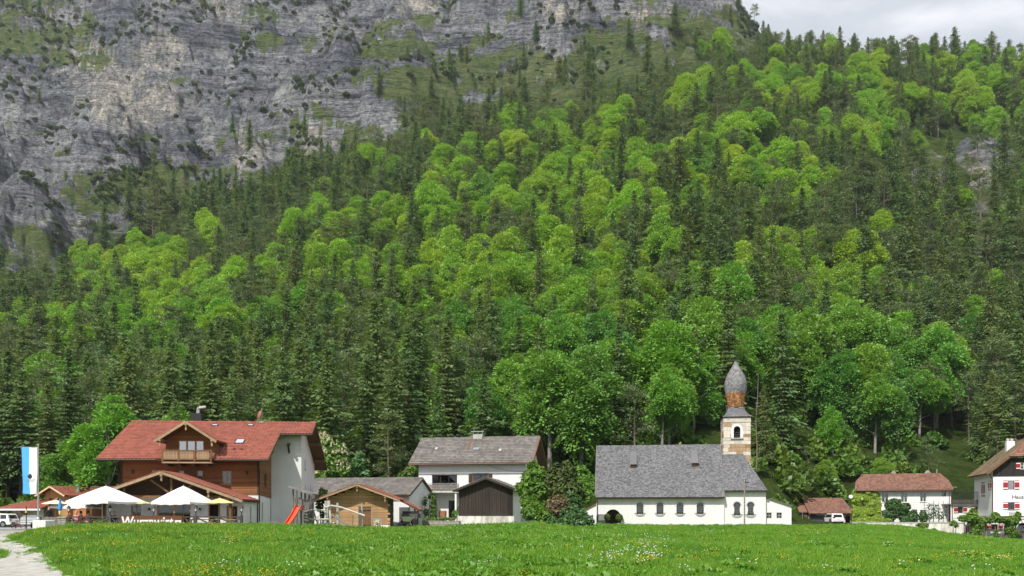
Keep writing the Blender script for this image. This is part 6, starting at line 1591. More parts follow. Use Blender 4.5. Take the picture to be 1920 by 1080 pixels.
for xe, xr_, U_ in ((ie1 - .35, ir1, SU), (ie0 + .1, ir0, LU)):
    p0, p1, p2 = Vector((xe, yh, hz_)), Vector((xe, 6.8 - yh, hz_)), Vector((xr_, 3.4, irz))
    if U_ is LU: p0, p1 = p1, p0
    Vv = p2 - (p0 + p1) / 2
    roof(ivh, p0, U_, Vv, [(0, 0), ((p1 - p0).length, 0), ((p1 - p0).length / 2, Vv.length)], M_tilebrown, .34, .32, .12, name='hip_roof')
rc = MB(); nk = 30
for k in range(nk): rc.tube((ir0 + (ir1 - ir0) * k / nk, 3.4, irz + .03), (ir0 + (ir1 - ir0) * (k + 1.08) / nk, 3.4, irz + .04), .11, .12, 7)
for a, b in (((ie1 - .35, yh, hz_), (ir1, 3.4, irz)), ((ie0 + .1, yh, hz_), (ir0, 3.4, irz)), ((ie1, -.55, iez), (ie1 - .35, yh, hz_)), ((ie0, -.55, iez), (ie0 + .1, yh, hz_))): 
    for k in range(6): rc.tube(Vector(a).lerp(Vector(b), k / 6) + Vector((0, 0, .03)), Vector(a).lerp(Vector(b), min(1, (k + 1.1) / 6)) + Vector((0, 0, .04)), .10, .11, 7)
rc.build('ridge_tiles', M_tilebrown, ivh)['kind'] = 'stuff'
ix1 = fr.x(1783, 0); iw = []
for pa, pb, ya, yb_ in ((1653, 1666, 942, 923), (1689, 1701.5, 942, 922.5), (1725, 1737, 941, 922), (1653, 1664, 970, 957.5), (1692, 1702, 969, 957), (1725, 1737, 974, 956)):
    iw.append((fr.x(pa, 0), fr.x(pb, 0), fr.z(ya, pa, 0), fr.z(yb_, pa, 0)))
sm = (fr.x(1766, 0), fr.x(1773.5, 0), fr.z(931, 1770, 0), fr.z(920.5, 1770, 0))
izt = iez + .28
m = MB().wall((0, 0, 0), FU, FV, rect(0, ix1, -1.5, izt), [rect(*w) for w in iw + [sm]], .2)
m.wall((ix1, 0, 0), SU, FV, [(0, -1.5), (6.8, -1.5), (6.8, izt), (4.6, hz_), (2.2, hz_), (0, izt)]); m.wall((0, 6.8, 0), LU, FV, [(0, -1.5), (6.8, -1.5), (6.8, izt), (4.6, hz_), (2.2, hz_), (0, izt)]); m.build('wall', M_white, ivh)
for w in iw: win(ivh, (0, 0, 0), FU, FV, *w, frame_m=M_whitepaint, nx=2, nz=2, curtain=(0, 1, .7), sill=M_trim)
win(ivh, (0, 0, 0), FU, FV, *sm, frame_m=M_framedark, nx=1)
MB().tube((ie0, -.62, iez - .06), (ie1, -.62, iez - .06), .07, n=8).path([Vector((ix1 - .25, -.6, iez - .1)), Vector((ix1 - .2, -.08, iez - .45)), Vector((ix1 - .2, -.08, -1))], [.045] * 3).build('gutter', M_copper, ivh)
sgm = MB(); ivn = IV.normalized(); ivn_n = FU.cross(ivn)
for k in range(10): sgm.obox(Vector((ie0 + .8 + k * 1.25, -.55, iez)) + ivn * .45 + ivn_n * .03, FU * .5, ivn * .05, ivn_n * .12)
sgm.build('snow_guard', M_metal, ivh)
for px_, w_ in ((1675, .7), (1739, .8)):
    a = fr.x(px_, 3.9); c = MB().box(a - w_ / 2, a + w_ / 2, 3.5, 4.3, irz - .4, irz + .18).build('chimney', M_tilebrown, ivh)
    MB().extr([(a - w_ / 2, 3.5, irz + .2), (a + w_ / 2, 3.5, irz + .2), (a + .1, 3.5, irz + .58), (a - .1, 3.5, irz + .58)], (0, .8, 0)).build('chimney_cap', M_stonewall, c)
a = fr.x(1756.5, 3.9); MB().tube((a, 3.9, irz - .3), (a, 3.9, irz + .75), .11, n=8).build('vent_pipe', M_metal, ivh)
a = fr.q(1595, 931.5, -.3); ds_ = MB().lathe([(.04, .08), (.25, .05), (.42, -.02), (.46, -.06)], 14).build('satellite_dish', M_whitepaint, ivh, (a[0], -.5, a[1]), rot=(R(85), 0, R(-10)))
ds_.scale = (.6, .6, .6)
MB().tube((0, 0, .0), (.9, 0, -.25), .03, n=5).build('dish_arm', M_metal, ds_)
# ivy over the left end (rooted on the wall: a part of the house front)
g_ = np.random.default_rng(8); n = 5200
ax1 = fr.x(1649, 0); u = g_.uniform(-.35, ax1, n); zt_i = np.interp(u, [-.4, ax1 * .5, ax1 * .8, ax1], [fr.z(918, 1610, 0), fr.z(922, 1630, 0), fr.z(923, 1640, 0), fr.z(926, 1649, 0)])
rr_ = g_.random(n); zz = -1 + (zt_i + 1) * rr_; edge = np.interp(zz, [-1, 1.5, 3.5], [.55, .1, .0]) 
bul = .25 + .9 * np.exp(-((zz - .2) / 1.1) ** 2) + .5 * vnoise(u * 1.1, zz * 1.1, None, 3) + .2 * vnoise(u * 3, zz * 3, None, 4)
c = np.stack([u + g_.normal(0, .08, n) + edge * (u > ax1 * .8), -np.abs(bul) * g_.uniform(.45, 1, n), zz], -1)
nrm_ = np.stack([g_.normal(0, .4, n), -np.ones(n), .55 + g_.normal(0, .4, n)], -1); dd = np.stack([g_.normal(0, .5, n), g_.normal(0, .3, n), -np.ones(n)], -1)
s_l = g_.uniform(.22, .42, n)
R4 = Matrix.Rotation(fr.th, 4, 'Z')
iv = empty('ivy_plant', R4 @ Vector((ax1 / 2, -.2, -.6)) + fr.o, fr.th, 'thick yellow-green ivy covering the left end of the long house', 'ivy')
n2 = 1700; y2 = g_.uniform(-.2, 3.2, n2); z2 = -1 + (fr.z(918, 1610, 0) + .7 - .5 * np.abs(y2 - 1.2)) * g_.random(n2) ** .9; b2 = .2 + .5 * np.abs(vnoise(y2 * 1.1, z2 * 1.1, None, 9))
c = np.concatenate([c, np.stack([-b2 * g_.uniform(.4, 1, n2), y2, z2], -1)]); nrm_ = np.concatenate([nrm_, np.stack([-np.ones(n2), g_.normal(0, .4, n2) - .3, .5 + g_.normal(0, .4, n2)], -1)]); dd = np.concatenate([dd, np.stack([g_.normal(0, .3, n2), g_.normal(0, .5, n2), -np.ones(n2)], -1)]); s_l = np.concatenate([s_l, g_.uniform(.22, .42, n2)])
link('foliage', quads_mesh('ivy', rhombs(c - np.array([ax1 / 2, -.2, -.6]), dd, nrm_, s_l * 1.2, s_l), M_ivy), iv)
st = MB()
for k in range(5): st.path([Vector((-1 + k * .5, .05, -.3)), Vector((-1.1 + k * .55, .12, 1.2)), Vector((-1.3 + k * .65, .15, 3))], [.05, .04, .02], 5)
st.build('stem', M_bark, iv)

# ------------------------------------------------------------------ roof terrace link and the house at the right edge
fr = Frame(1862, 103, -1.9, -18)
rh = empty('shuttered_house', fr.o, fr.th, 'white house with red shutters and dark timber gable at the right edge', 'house')
RW_, RD = 9.0, 11.0
vE = fr.q(1862, 887, -.6); kz = fr.q(1893, 859, -.6); tzr = fr.q(1915.5, 836, 2.0)
rpx = RW_ / 2
zg = fr.z(892, 1875, 0)                                        # white wall top / gable base
rsl = .84; rez = vE[1] - .05; rex0 = -.75; rzr = rez + rsl * (rpx - rex0)
kx = kz[0]; kzz = rez + rsl * (kx - rex0)
zr2 = lambda x_: rez + rsl * (min(x_, RW_ - x_) - rex0) - .17
hipy = 2.2
cR, sR = math.cos(math.atan(rsl)), math.sin(math.atan(rsl)); rl_ = (rpx - rex0) / cR; kl = (kx - rex0) / cR
roof(rh, (rex0, RD + .6, rez), LU, (cR, 0, sR), [(0, 0), (RD + 1.2, 0), (RD + 1.2, kl), (RD + .6 - hipy, rl_), (0, rl_)], M_tilemoss, .34, .32, .15)
roof(rh, (RW_ - rex0, -.6, rez), SU, (-cR, 0, sR), [(0, 0), (RD + 1.2, 0), (RD + 1.2, rl_), (hipy + .6, rl_), (0, kl)], M_tilemoss, .34, .32, .15)
hv = Vector((0, hipy + .6, rzr - kzz)); hw3 = 2 * (rpx - kx)
roof(rh, (kx, -.6, kzz), FU, hv, [(0, 0), (hw3, 0), (hw3 / 2, hv.length)], M_tilebrown, .34, .32, .13, name='hip_roof')
MB().beam((rex0 - .02, -.63, rez - .06), (kx, -.63, kzz - .06), .08, .22).build('barge_board', M_copper, rh)
MB().beam((RW_ - rex0 + .02, -.63, rez - .06), (RW_ - kx, -.63, kzz - .06), .08, .22).build('barge_board', M_copper, rh)
rc = MB()
for k in range(8): rc.tube(Vector((kx, -.6, kzz)).lerp(Vector((rpx, hipy, rzr)), k / 8) + Vector((0, 0, .03)), Vector((kx, -.6, kzz)).lerp(Vector((rpx, hipy, rzr)), (k + 1.1) / 8) + Vector((0, 0, .04)), .10, .11, 7)
for k in range(24): rc.tube((rpx, hipy + (RD - hipy + .6) * k / 24, rzr + .03), (rpx, hipy + (RD - hipy + .6) * (k + 1.08) / 24, rzr + .04), .11, .12, 7)
rc.build('ridge_tiles', M_tilebrown, rh)['kind'] = 'stuff'
fw = []
for pa, pb, ya, yb_ in ((1890, 1902, 918, 901), (1890, 1902.5, 956, 941.5)): fw.append((fr.x(pa, 0), fr.x(pb, 0), fr.z(ya, 1896, 0), fr.z(yb_, 1896, 0)))
mx_ = fw[0][1] - fw[0][0]; fw += [(RW_ - 1.9 - mx_, RW_ - 1.9, fw[0][2], fw[0][3]), (RW_ - 1.9 - mx_, RW_ - 1.9, fw[1][2], fw[1][3])]
gw = (fr.x(1913, 0), fr.x(1913, 0) + .8, fr.z(880, 1913, 0), fr.z(867, 1913, 0))
wsl = [(1.3, 2.1, fw[0][2], fw[0][3]), (5.0, 5.9, fw[0][2] - .75, fw[0][3])]
m = MB().wall((0, 0, 0), FU, FV, rect(0, RW_, -1.5, zg), [rect(*w) for w in fw], .2)
m.wall((0, RD, 0), LU, FV, rect(0, RD, -1.5, zr2(0)), [rect(RD - b, RD - a, c, d) for a, b, c, d in wsl], .2); m.wall((RW_, 0, 0), SU, FV, rect(0, RD, -1.5, zr2(0)), [], .2); m.wall((RW_, RD, 0), BU, FV, rect(0, RW_, -1.5, zr2(0)))
m.build('wall', M_white, rh)
gk = [(0, zg + .003), (RW_, zg + .003), (RW_, zr2(0)), (RW_ - kx, kzz - .15), (kx, kzz - .15), (0, zr2(0))]
MB().wall((0, -.05, 0), FU, FV, gk, [rect(*gw)], .15).box(0, RW_, -.08, .05, zg - .06, zg).build('timber_gable', boardmat('black_gable_boards', (.030, .026, .024), .18, 0, .3, (20, 3, 3)), rh)
for w in fw[:4]:
    win(rh, (0, 0, 0), FU, FV, *w, frame_m=M_framedark, nx=1, glass=M_glassblue if w[2] == fw[0][2] else M_glass, sill=M_concrete if w[2] == fw[1][2] else None); shutters(rh, (0, 0, 0), FU, FV, *w, w=.50)
win(rh, (0, -.05, 0), FU, FV, *gw, frame_m=M_whitepaint, nx=2, nz=2); shutters(rh, (0, -.05, 0), FU, FV, *gw, w=.42)
for a, b, c, d in wsl: win(rh, (0, RD, 0), LU, FV, RD - b, RD - a, c, d, frame_m=M_frame, nx=2, nz=2); shutters(rh, (0, RD, 0), LU, FV, RD - b, RD - a, c, d, w=.42)
MB().path([Vector((-.45, -.5, rez - .1)), Vector((-.1, -.12, rez - .7)), Vector((-.07, -.1, rez - 1.0)), Vector((-.07, -.1, 1.4))], [.06] * 4, 7).build('downpipe', M_gutter, rh)
cp = Vector((rpx - 1.3, 6.5, rzr)); c = MB().box(cp.x - .45, cp.x + .45, cp.y - .5, cp.y + .5, rzr - 1.6, rzr - .1).build('chimney', M_whitepaint, rh)
for k in (-.22, .22): MB().lathe([(.16, 0), (.19, .12), (.19, .3), (.12, .34)], 9, (cp.x + k, cp.y, rzr - .1)).build('chimney_pot', M_concrete, c)
tx = bpy.data.curves.new('lettering', 'FONT'); tx.body = 'Haus R'; tx.size = .62; tx.extrude = .012; tx.offset = .006
to_ = bpy.data.objects.new('lettering', tx); COL.objects.link(to_)
dg = bpy.context.evaluated_depsgraph_get(); tm = bpy.data.meshes.new_from_object(to_.evaluated_get(dg)); bpy.data.objects.remove(to_)
tm.materials.clear(); tm.materials.append(M_darkmetal)
lx_, lz_ = fr.q(1897, 935, 0); link('house_lettering', tm, rh, (lx_, -.018, lz_), (R(90), 0, 0))
MB().box(fw[1][0] + .05, fw[1][1] + .5, -.55, -.05, fw[1][2] - .35, fw[1][2] - .22).build('window_box', M_concrete, rh)

# terrace wing between the two houses
fr = Frame(1784, 112, -1.2, -9)
tw = empty('terrace_wing', fr.o, fr.th, 'white link wing with roof terrace and dark railing between the houses', 'wing')
t0_, t1_ = fr.q(1783, 944.5, 0), fr.q(1853, 944.5, 0); zt_ = t0_[1]
wv = []
for pa, pb in ((1796, 1805.5), (1828, 1838)): wv.append((fr.x(pa, 0), fr.x(pb, 0), fr.z(962, pa, 0), fr.z(949.5, pa, 0)))
MB().wall((0, 0, 0), FU, FV, rect(-.1, t1_[0] + 1.2, -2, zt_ - .1), [rect(*w) for w in wv]).build('wall', M_white, tw)
for w in wv: win(tw, (0, 0, 0), FU, FV, *w, frame_m=M_framedark, nx=2, curtain=(.1, .45, 0)); shutters(tw, (0, 0, 0), FU, FV, *w, w=.48)
dk = MB().box(-.15, t1_[0] + 1.0, -.35, 6.0, zt_ - .12, zt_).build('terrace_deck', M_woodgrey, tw)
for k in range(3): MB().box(-.1, t1_[0] + .3, -.42, -.38, 0, .15).build('fascia_board', M_fence, dk, (0, 0, zt_ + .02 + k * .17))
rt = fr.z(922.5, 1815, -.4); rl = MB().tube((-.1, -.42, rt), (t1_[0] + .3, -.42, rt), .03, n=6)
for k in range(5): rl.box(-.1 + k * (t1_[0] + .35) / 4, -.05 + k * (t1_[0] + .35) / 4, -.44, -.40, zt_, rt)
rl.build('railing', M_darkmetal, tw)
nb_ = int((t1_[0] + .3) / .085)
for k in range(nb_): MB().box(0, .022, -.432, -.41, zt_ + .5, rt - .02).build('baluster', M_darkmetal, tw, (-.06 + k * .085, 0, 0))
MB().path([Vector((.05, -.15, zt_ - .1)), Vector((.05, -.15, -1))], [.05] * 2).build('downpipe', M_copper, tw)

# retaining wall with red cellar door, pergola vine
a, b = W(1640, 979.5, 104), W(1812, 979.5, 100)
rwl = empty('retaining_wall', (a.x, a.y, a.z), math.atan2(b.y - a.y, b.x - a.x), 'stained white retaining wall below the long house, beside the red cellar door', 'wall')
rwl['kind'] = 'thing'
ln = math.hypot(b.x - a.x, b.y - a.y)
MB().box(-2.6, ln - .02, 0, .4, -2.6, -.04).build('wall', M_dirty, rwl); MB().box(-2.65, ln, -.05, .45, -.04, .05).build('coping', M_concrete, rwl)
fr = Frame(1811, 99.5, -2.3, -9)
cel = empty('cellar_front', fr.o, fr.th, 'low white cellar front with red door, barred window and red shutters', 'cellar')
czt = fr.z(972, 1860, 0); cxr = fr.x(1960, 0)
cd_ = (fr.x(1811.5, 0), fr.x(1818, 0), -.6, fr.z(986.5, 1815, 0)); cwn = (fr.x(1858, 0), fr.x(1871, 0), fr.z(993.5, 1865, 0), fr.z(983, 1865, 0)); cga = fr.x(1917.5, 0)
gp = [(cga - .6, -1), (cga + .6, -1)] + [(cga + .6 * math.cos(math.pi * k / 12), fr.z(990, 1917, 0) + .6 * math.sin(math.pi * k / 12)) for k in range(13)]
MB().wall((0, 0, 0), FU, FV, rect(-.1, cxr, -2, czt), [rect(*cd_), rect(*cwn), gp], .25).wall((cxr, 0, 0), SU, FV, rect(0, 4, -2, czt)).box(-.1, cxr, .02, 4, czt - .1, czt).build('wall', M_white, cel)
MB().box(cd_[0], cd_[1], .08, .14, cd_[2], cd_[3]).build('door', M_red, cel)
win(cel, (0, 0, 0), FU, FV, *cwn, frame_m=M_framedark, nx=4, nz=3, bar=.02); shutters(cel, (0, 0, 0), FU, FV, *cwn, w=.52)
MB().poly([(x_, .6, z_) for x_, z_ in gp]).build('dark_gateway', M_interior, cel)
gt = MB()
for k in range(9): gt.tube((cga - .52 + k * .13, .12, -.8), (cga - .52 + k * .13, .12, fr.z(990, 1917, 0) + .3), .018, n=5)
gt.build('iron_gate', M_trim, cel)
per = empty('pergola', R4 @ Vector((0, 0, 0)) + fr.o, fr.th, 'weathered pergola carrying vines above the cellar front', 'pergola')
pz0, pz1 = fr.z(970.5, 1850, -1.2), fr.z(970.5, 1850, -1.2) + .12
for y in (-1.3, -.2): MB().box(-.3, cxr - 1.5, y, y + .12, pz0, pz1).build('beam', M_woodgrey, per)
for k in range(9): MB().box(0, .07, -1.5, .0, pz1, pz1 + .08).build('rafter', M_woodgrey, per, (-.1 + k * (cxr - 1.6) / 8.2, 0, 0))
for px_ in (1815, 1849, 1885, 1905): a = fr.x(px_, -1.3); MB().box(a - .06, a + .06, -1.3, -1.18, -1.4, pz0).build('post', M_woodgrey, per)
def leaf_cloud(name, label, cat, blobs, m_, seed, leaf=.2, stems=True, group=None, dens=900):
    """climbing or bushy plant made of leaves around world-space blobs (centre, radii)"""
    g = np.random.default_rng(seed); Q = []
    base = Vector(blobs[0][0])
    gz0 = hz(base.x, base.y)
    o = empty(name, (base.x, base.y, gz0), 0, label, cat, group); off = np.array([base.x, base.y, gz0])
    st = MB()
    for (c, r) in blobs:
        n = int(dens * (r[0] * r[2] + r[0] * r[1]) / 1.0); n = max(60, n)
        d = g.normal(size=(n, 3)); d /= np.linalg.norm(d, axis=1, keepdims=True)
        lump = 1 + .25 * vnoise(d[:, 0] * 2.5 + seed, d[:, 1] * 2.5, d[:, 2] * 2.5, seed)
        p = np.array(c) + d * np.array(r) * (lump * (1 - .5 * g.random(n) ** 2.2))[:, None]
        nr = d * .9 + np.array([0, -.15, .5]) + g.normal(0, .4, (n, 3)); dd = d * .6 + np.array([0, 0, -.5]) + g.normal(0, .6, (n, 3))
        s = g.uniform(.7, 1.35, n) * leaf
        Q.append(rhombs(p - off, dd, nr, s * 1.25, s * .9))
        c0 = Vector(c) - Vector(off)
        st.path([Vector((c0.x * .6, c0.y, -.15)), Vector((c0.x * .85, c0.y, c0.z * .5)), c0], [.06, .045, .02], 5)
    link('foliage', quads_mesh(name, np.concatenate(Q), m_), o)
    if stems: st.build('stem', M_bark, o)
    return o
def B(px, py, D, rx, ry, rz_): p = W(px, py, D); return ((p.x, p.y, p.z), (rx * D / F, ry * D / F, rz_ * D / F))
leaf_cloud('grape_vine', 'green vine sprawling over the pergola, left clump beside the red door', 'vine', [B(1808, 972, 98, 10, 12, 6), B(1822, 970, 98, 12, 14, 10), B(1824, 962, 98, 7, 8, 9), B(1833, 985, 98, 12, 10, 14), B(1829, 998, 98, 10, 8, 9), B(1845, 976, 98, 12, 14, 6)], M_vine, 51, .2)
leaf_cloud('grape_vine', 'green vine on the pergola, right clump hanging beside the cellar window', 'vine', [B(1866, 972, 97, 10, 10, 7), B(1866, 966, 97, 7, 8, 6), B(1882, 974, 97, 14, 12, 6), B(1897, 976, 97, 13, 12, 9), B(1892, 990, 97, 8, 8, 10), B(1900, 1000, 97, 10, 8, 8), B(1909, 968, 97, 5, 7, 9)], M_vine, 52, .2)
leaf_cloud('small_conifer', 'small pointed shrub before the cellar front', 'shrub', [B(1868, 1003, 96, 5, 5, 7), B(1868, 998, 96, 3, 3, 6)], M_thuja, 53, .14)
leaf_cloud('wall_shrub', 'small hanging shrub on top of the stained retaining wall', 'shrub', [B(1787, 981, 99, 7, 5, 5), B(1793, 985, 99, 4, 4, 4)], M_vine, 54, .18)
leaf_cloud('wall_shrub', 'pale shrub growing at the foot of the stained retaining wall', 'shrub', [B(1730, 985, 99, 11, 5, 5), B(1751, 994, 98, 5, 4, 3)], M_shrub, 55, .18)
leaf_cloud('round_shrub', 'tall dark round shrub before the long house, right of the ivy', 'shrub', [B(1676, 950, 113, 15, 12, 17), B(1668, 965, 113, 12, 10, 12), B(1690, 960, 113, 14, 10, 14), B(1698, 950, 113, 9, 8, 7)], M_darkshrub, 56, .22)
leaf_cloud('round_shrub', 'low dark shrub under the middle window of the long house', 'shrub', [B(1713, 968, 112, 9, 8, 12), B(1700, 976, 112, 10, 8, 7)], M_darkshrub, 57, .2)
leaf_cloud('round_shrub', 'low dark shrub beside the trellis of the long house', 'shrub', [B(1731, 970, 112, 8, 8, 11)], M_darkshrub, 58, .2)
leaf_cloud('golden_bush', 'small yellow-green bush at the foot of the ivy', 'shrub', [B(1664, 977, 108, 9, 7, 5)], M_ivy, 59, .16)
# trellis with a trained fruit tree
p = W(1755, 955, 113); tre = empty('trellis', (p.x, p.y, p.z - 2.2), R(-7), 'weathered wooden trellis against the right end of the long house', 'trellis')
for k in range(6): MB().box(-1.5 + k * .6, -1.45 + k * .6, 0, .05, 0, 3.3 - .2 * (k % 2)).build('upright', M_woodgrey, tre)
for k in range(6): MB().box(-1.6, 1.6, -.05, 0, .5 + k * .45, .54 + k * .45).build('cross_bar', M_woodgrey, tre)
leaf_cloud('trained_fruit_tree', 'sparse fruit tree trained on the wooden trellis', 'tree', [B(1750, 955, 112.6, 14, 4, 12), B(1742, 968, 112.6, 10, 4, 8), B(1762, 965, 112.6, 12, 4, 8)], M_darkshrub, 60, .17, dens=170)
# ------------------------------------------------------------------ road, car park and gravel path
def sheet(name, rows, m_, lift=.012, nx=24):
    """ground sheet following the terrain; rows of (depth, px left, px right)"""
    v, f = [], []
    for D, a, b in rows:
        xs = (np.linspace(a, b, nx) - CX) / F * D; zs = H(xs, np.full(nx, D))[0]
        v += [(float(x), D, float(z) + lift) for x, z in zip(xs, zs)]
    for j in range(len(rows) - 1):
        for k in range(nx - 1): f.append((j*nx + k, j*nx + k + 1, (j+1)*nx + k + 1, (j+1)*nx + k))
    me = bpy.data.meshes.new(name); me.from_pydata(v, [], f); me.materials.append(m_); me.update()
    return tag(link(name, me), kind='structure')
M_gravel = mat('pale_gravel', (.50, .48, .45), .95, .12, 2.4, 1.0, 30, col2=(.27, .27, .22), ramp=(.30, .56), spec=.1, detail=12)
M_asphalt = mat('pale_asphalt', (.34, .34, .34), .95, .1, 1.0, .4, 60, col2=(.27, .27, .27), spec=.1)  # pale grey of the asphalt itself
PE = [(10, 270), (18, 190), (21.8, 128), (24, 112), (26, 106), (29, 97), (32, 86), (36, 70), (39, 60), (43, 44), (47.7, 30), (52, 22), (57, 26), (60, 50), (62, 62)]
pe = np.array(PE)
def path_edge(D): return np.interp(D, pe[:, 0], pe[:, 1]) + 4 * vnoise(np.asarray(D) * .5, np.zeros_like(np.asarray(D, float)), None, 4) + 1.5 * vnoise(np.asarray(D) * 1.3, np.zeros_like(np.asarray(D, float)), None, 5)
sheet('gravel_path', [(D, -420 if D < 40 else -340, float(path_edge(D))) for D in np.arange(10, 60.6, .25)], M_gravel, .03, 90)
sheet('road', [(D, -700, float(np.interp(D, [60, 64, 70, 76], [58, 66, 72, 74]))) for D in np.arange(60.5, 77, 1.5)], M_asphalt, .03, 60)
sheet('car_park', [(D, -600, 78) for D in np.arange(86, 110, 2)], M_asphalt, .03, 60)
M_line = M_darkmetal
tz = .2
p0, p1 = W(128, 990, 60.4), W(462, 990, 61.6)
m = MB().extr([(p0.x - 3.5, 60.3, tz - .25), (p1.x + .3, 60.9, tz - .25), (p1.x + .3, 66.4, tz - .25), (p1.x - 11.5, 70, tz - .25), (p0.x - 6, 72, tz - .25)], (0, 0, .27))
tag(m.build('terrace_floor', mat('terrace_paving', (.38, .36, .33), .9, .15, 2, .3, 20)), kind='structure')

# ------------------------------------------------------------------ terrace fence, lanterns, sign
FD = 61.0
def FX(px): return (px - CX) / F * FD
POSTS = [129, 206.5, 285.6, 367, 453]
ztop = W(0, 968, FD).z
lan_lab = ['iron lantern on the fence post beside the stone pillar', 'iron lantern on the fence post left of the sign board', 'iron lantern behind the lettered sign board', 'iron lantern on the fence post right of the sign board', 'iron lantern at the right end of the terrace fence']
proto = None
for px, lab in zip(POSTS, lan_lab):
    if proto is None:
        proto = empty('post_lantern', (0, 0, 0), 0, lab, 'lantern', 'lanterns along the terrace fence')
        MB().box(-.085, .085, -.085, .085, -.3, 1.08).build('post', M_fence, proto)
        MB().tube((0, 0, 1.08), (0, 0, 1.30), .03, n=7).lathe([(.05, 1.28), (.08, 1.33), (.085, 1.36)], 8).build('stem', M_black, proto)
        MB().lathe([(.075, 1.36), (.12, 1.60)], 6).build('glass', mat('lantern_glass', (.75, .76, .74), .2, .05, 5), proto)
        cg = MB().lathe([(.17, 1.60), (.13, 1.68), (.05, 1.75), (.02, 1.82)], 6)
        for k in range(6):
            t = 2 * math.pi * k / 6; cg.tube((math.cos(t) * .078, math.sin(t) * .078, 1.36), (math.cos(t) * .124, math.sin(t) * .124, 1.6), .01, n=4)
        cg.build('cap', M_black, proto); o = proto
    else: o = copy_tree(proto)
    o.location = (FX(px), FD - (.0 if px != 285.6 else -.25), tz); o['label'] = lab
def fence_bay(a, b, lab):
    o = empty('fence_bay', (FX(a), FD, tz), 0, lab, 'fence', 'crossed rail bays of the terrace fence'); w = FX(b) - FX(a); h = ztop - tz
    MB().box(0, w, -.05, .05, h - .10, h).build('top_rail', M_fence, o); MB().box(0, w, -.045, .045, .06, .15).build('bottom_rail', M_fence, o)
    n = max(1, int(round(w / 1.55)))
    for k in range(n):
        x0_, x1_ = w * k / n + .06, w * (k + 1) / n - .06
        MB().beam((x0_, -.025, .16), (x1_, -.025, h - .11), .05, .09).build('diagonal', M_fence, o); MB().beam((x0_, .03, h - .11), (x1_, .03, .16), .05, .09).build('diagonal', M_fence, o)
        if k: MB().box(w * k / n - .05, w * k / n + .05, -.06, .06, 0, h - .10).build('post', M_fence, o)
fence_bay(130, 205.5, 'crossed-rail fence bay between the stone pillar and the next lantern'); fence_bay(207.5, 227, 'short crossed-rail fence bay at the left end of the sign board'); fence_bay(344, 366, 'short crossed-rail fence bay at the right end of the sign board'); fence_bay(368, 452, 'crossed-rail fence bay at the right end of the terrace')
sg = empty('inn_sign', (FX(227.5), FD - .12, tz), 0, 'long brown sign board with the white lettering Wurznwirt on the terrace', 'sign')
sw_ = FX(343) - FX(227.5)
for k in range(4): MB().box(0, sw_, 0, .05, 0, .262).build('board', mat('sign_board', (.17, .066, .034), .7, .2, 3, .3, 20, stretch=(1, 1, 10)) if k == 0 else MATS['sign_board'], sg, (0, 0, k * .27 - .02))
tx = bpy.data.curves.new('lettering', 'FONT'); tx.body = 'Wurznwirt'; tx.size = 1.0; tx.extrude = .015; tx.offset = .022; tx.shear = .12; tx.space_character = 1.0
to_ = bpy.data.objects.new('lettering', tx); COL.objects.link(to_); bpy.context.view_layer.update()
dg = bpy.context.evaluated_depsgraph_get(); tm = bpy.data.meshes.new_from_object(to_.evaluated_get(dg)); bpy.data.objects.remove(to_)
tm.materials.clear(); tm.materials.append(M_whitepaint)
xs = np.array([v.co.x for v in tm.vertices]); tw_ = xs.max() - xs.min()
lt = link('lettering', tm, sg, (.08 - xs.min() * (3.70 / tw_), -.02, .28), (R(90), 0, 0)); lt.scale = (3.70 / tw_, 1.0, 1)
pl_ = MB().box(3.88, 4.33, -.025, -.003, .30, .72).build('white_panel', M_whitepaint, sg)
MB().box(4.03, 4.18, -.035, -.026, .48, .60).box(4.0, 4.21, -.035, -.026, .38, .43).build('panel_mark', M_darkmetal, pl_)
# stone pillar, board fence, concrete block
p = W(119.5, 990, 60.5)
pil = empty('stone_pillar', (p.x, p.y, .1), 0, 'rubble stone pillar at the left end of the terrace fence', 'pillar'); pm = random.Random(3)
MB().box(-.2, .2, -.2, .2, -.3, 1.0).build('core', M_stonewall, pil)
z = -.1
while z < .98:
    rh_ = pm.uniform(.13, .2)
    for (ax_, s_) in ((0, -1), (0, 1), (1, -1), (1, 1)):
        q_ = -.26
        while q_ < .2:
            w_ = pm.uniform(.14, .28); b_ = min(.26, q_ + w_); e_ = pm.random() * .035
            g_ = MB().box(q_, b_ - .015, -.25 - e_, -.18, 0, rh_ - .015)
            st = g_.build('stone', M_stonewall, pil, (0, 0, z), rot=(0, 0, ax_ * math.pi / 2 + (math.pi if s_ > 0 else 0)))
            q_ += w_
    z += rh_
MB().box(-.31, .31, -.31, .31, z, z + .09).build('cap_stone', M_stonewall, pil)
a, b = W(79, 990, 61.2), W(112, 990, 60.8)
bf = empty('board_fence', (a.x, a.y, 0), math.atan2(b.y - a.y, b.x - a.x), 'grey upright board fence between concrete block and stone pillar', 'fence'); ln = (b - a).length
MB().box(0, ln, .03, .08, .25, .33).box(0, ln, .03, .08, .85, .93).build('rail', M_fence, bf)
for k in range(int(ln / .13)): MB().box(0, .105, 0, .028, -.2, 1.15 + pm.uniform(-.03, .03)).build('board', M_woodgrey, bf, (k * .13, 0, 0))
p = W(79, 985, 56.0); blk = empty('concrete_block', (p.x, p.y, hz(p.x, p.y)), R(-8), 'whitewashed concrete block carrying the flagpole', 'block')
zt_ = W(79, 975.5, 56).z - blk.location.z
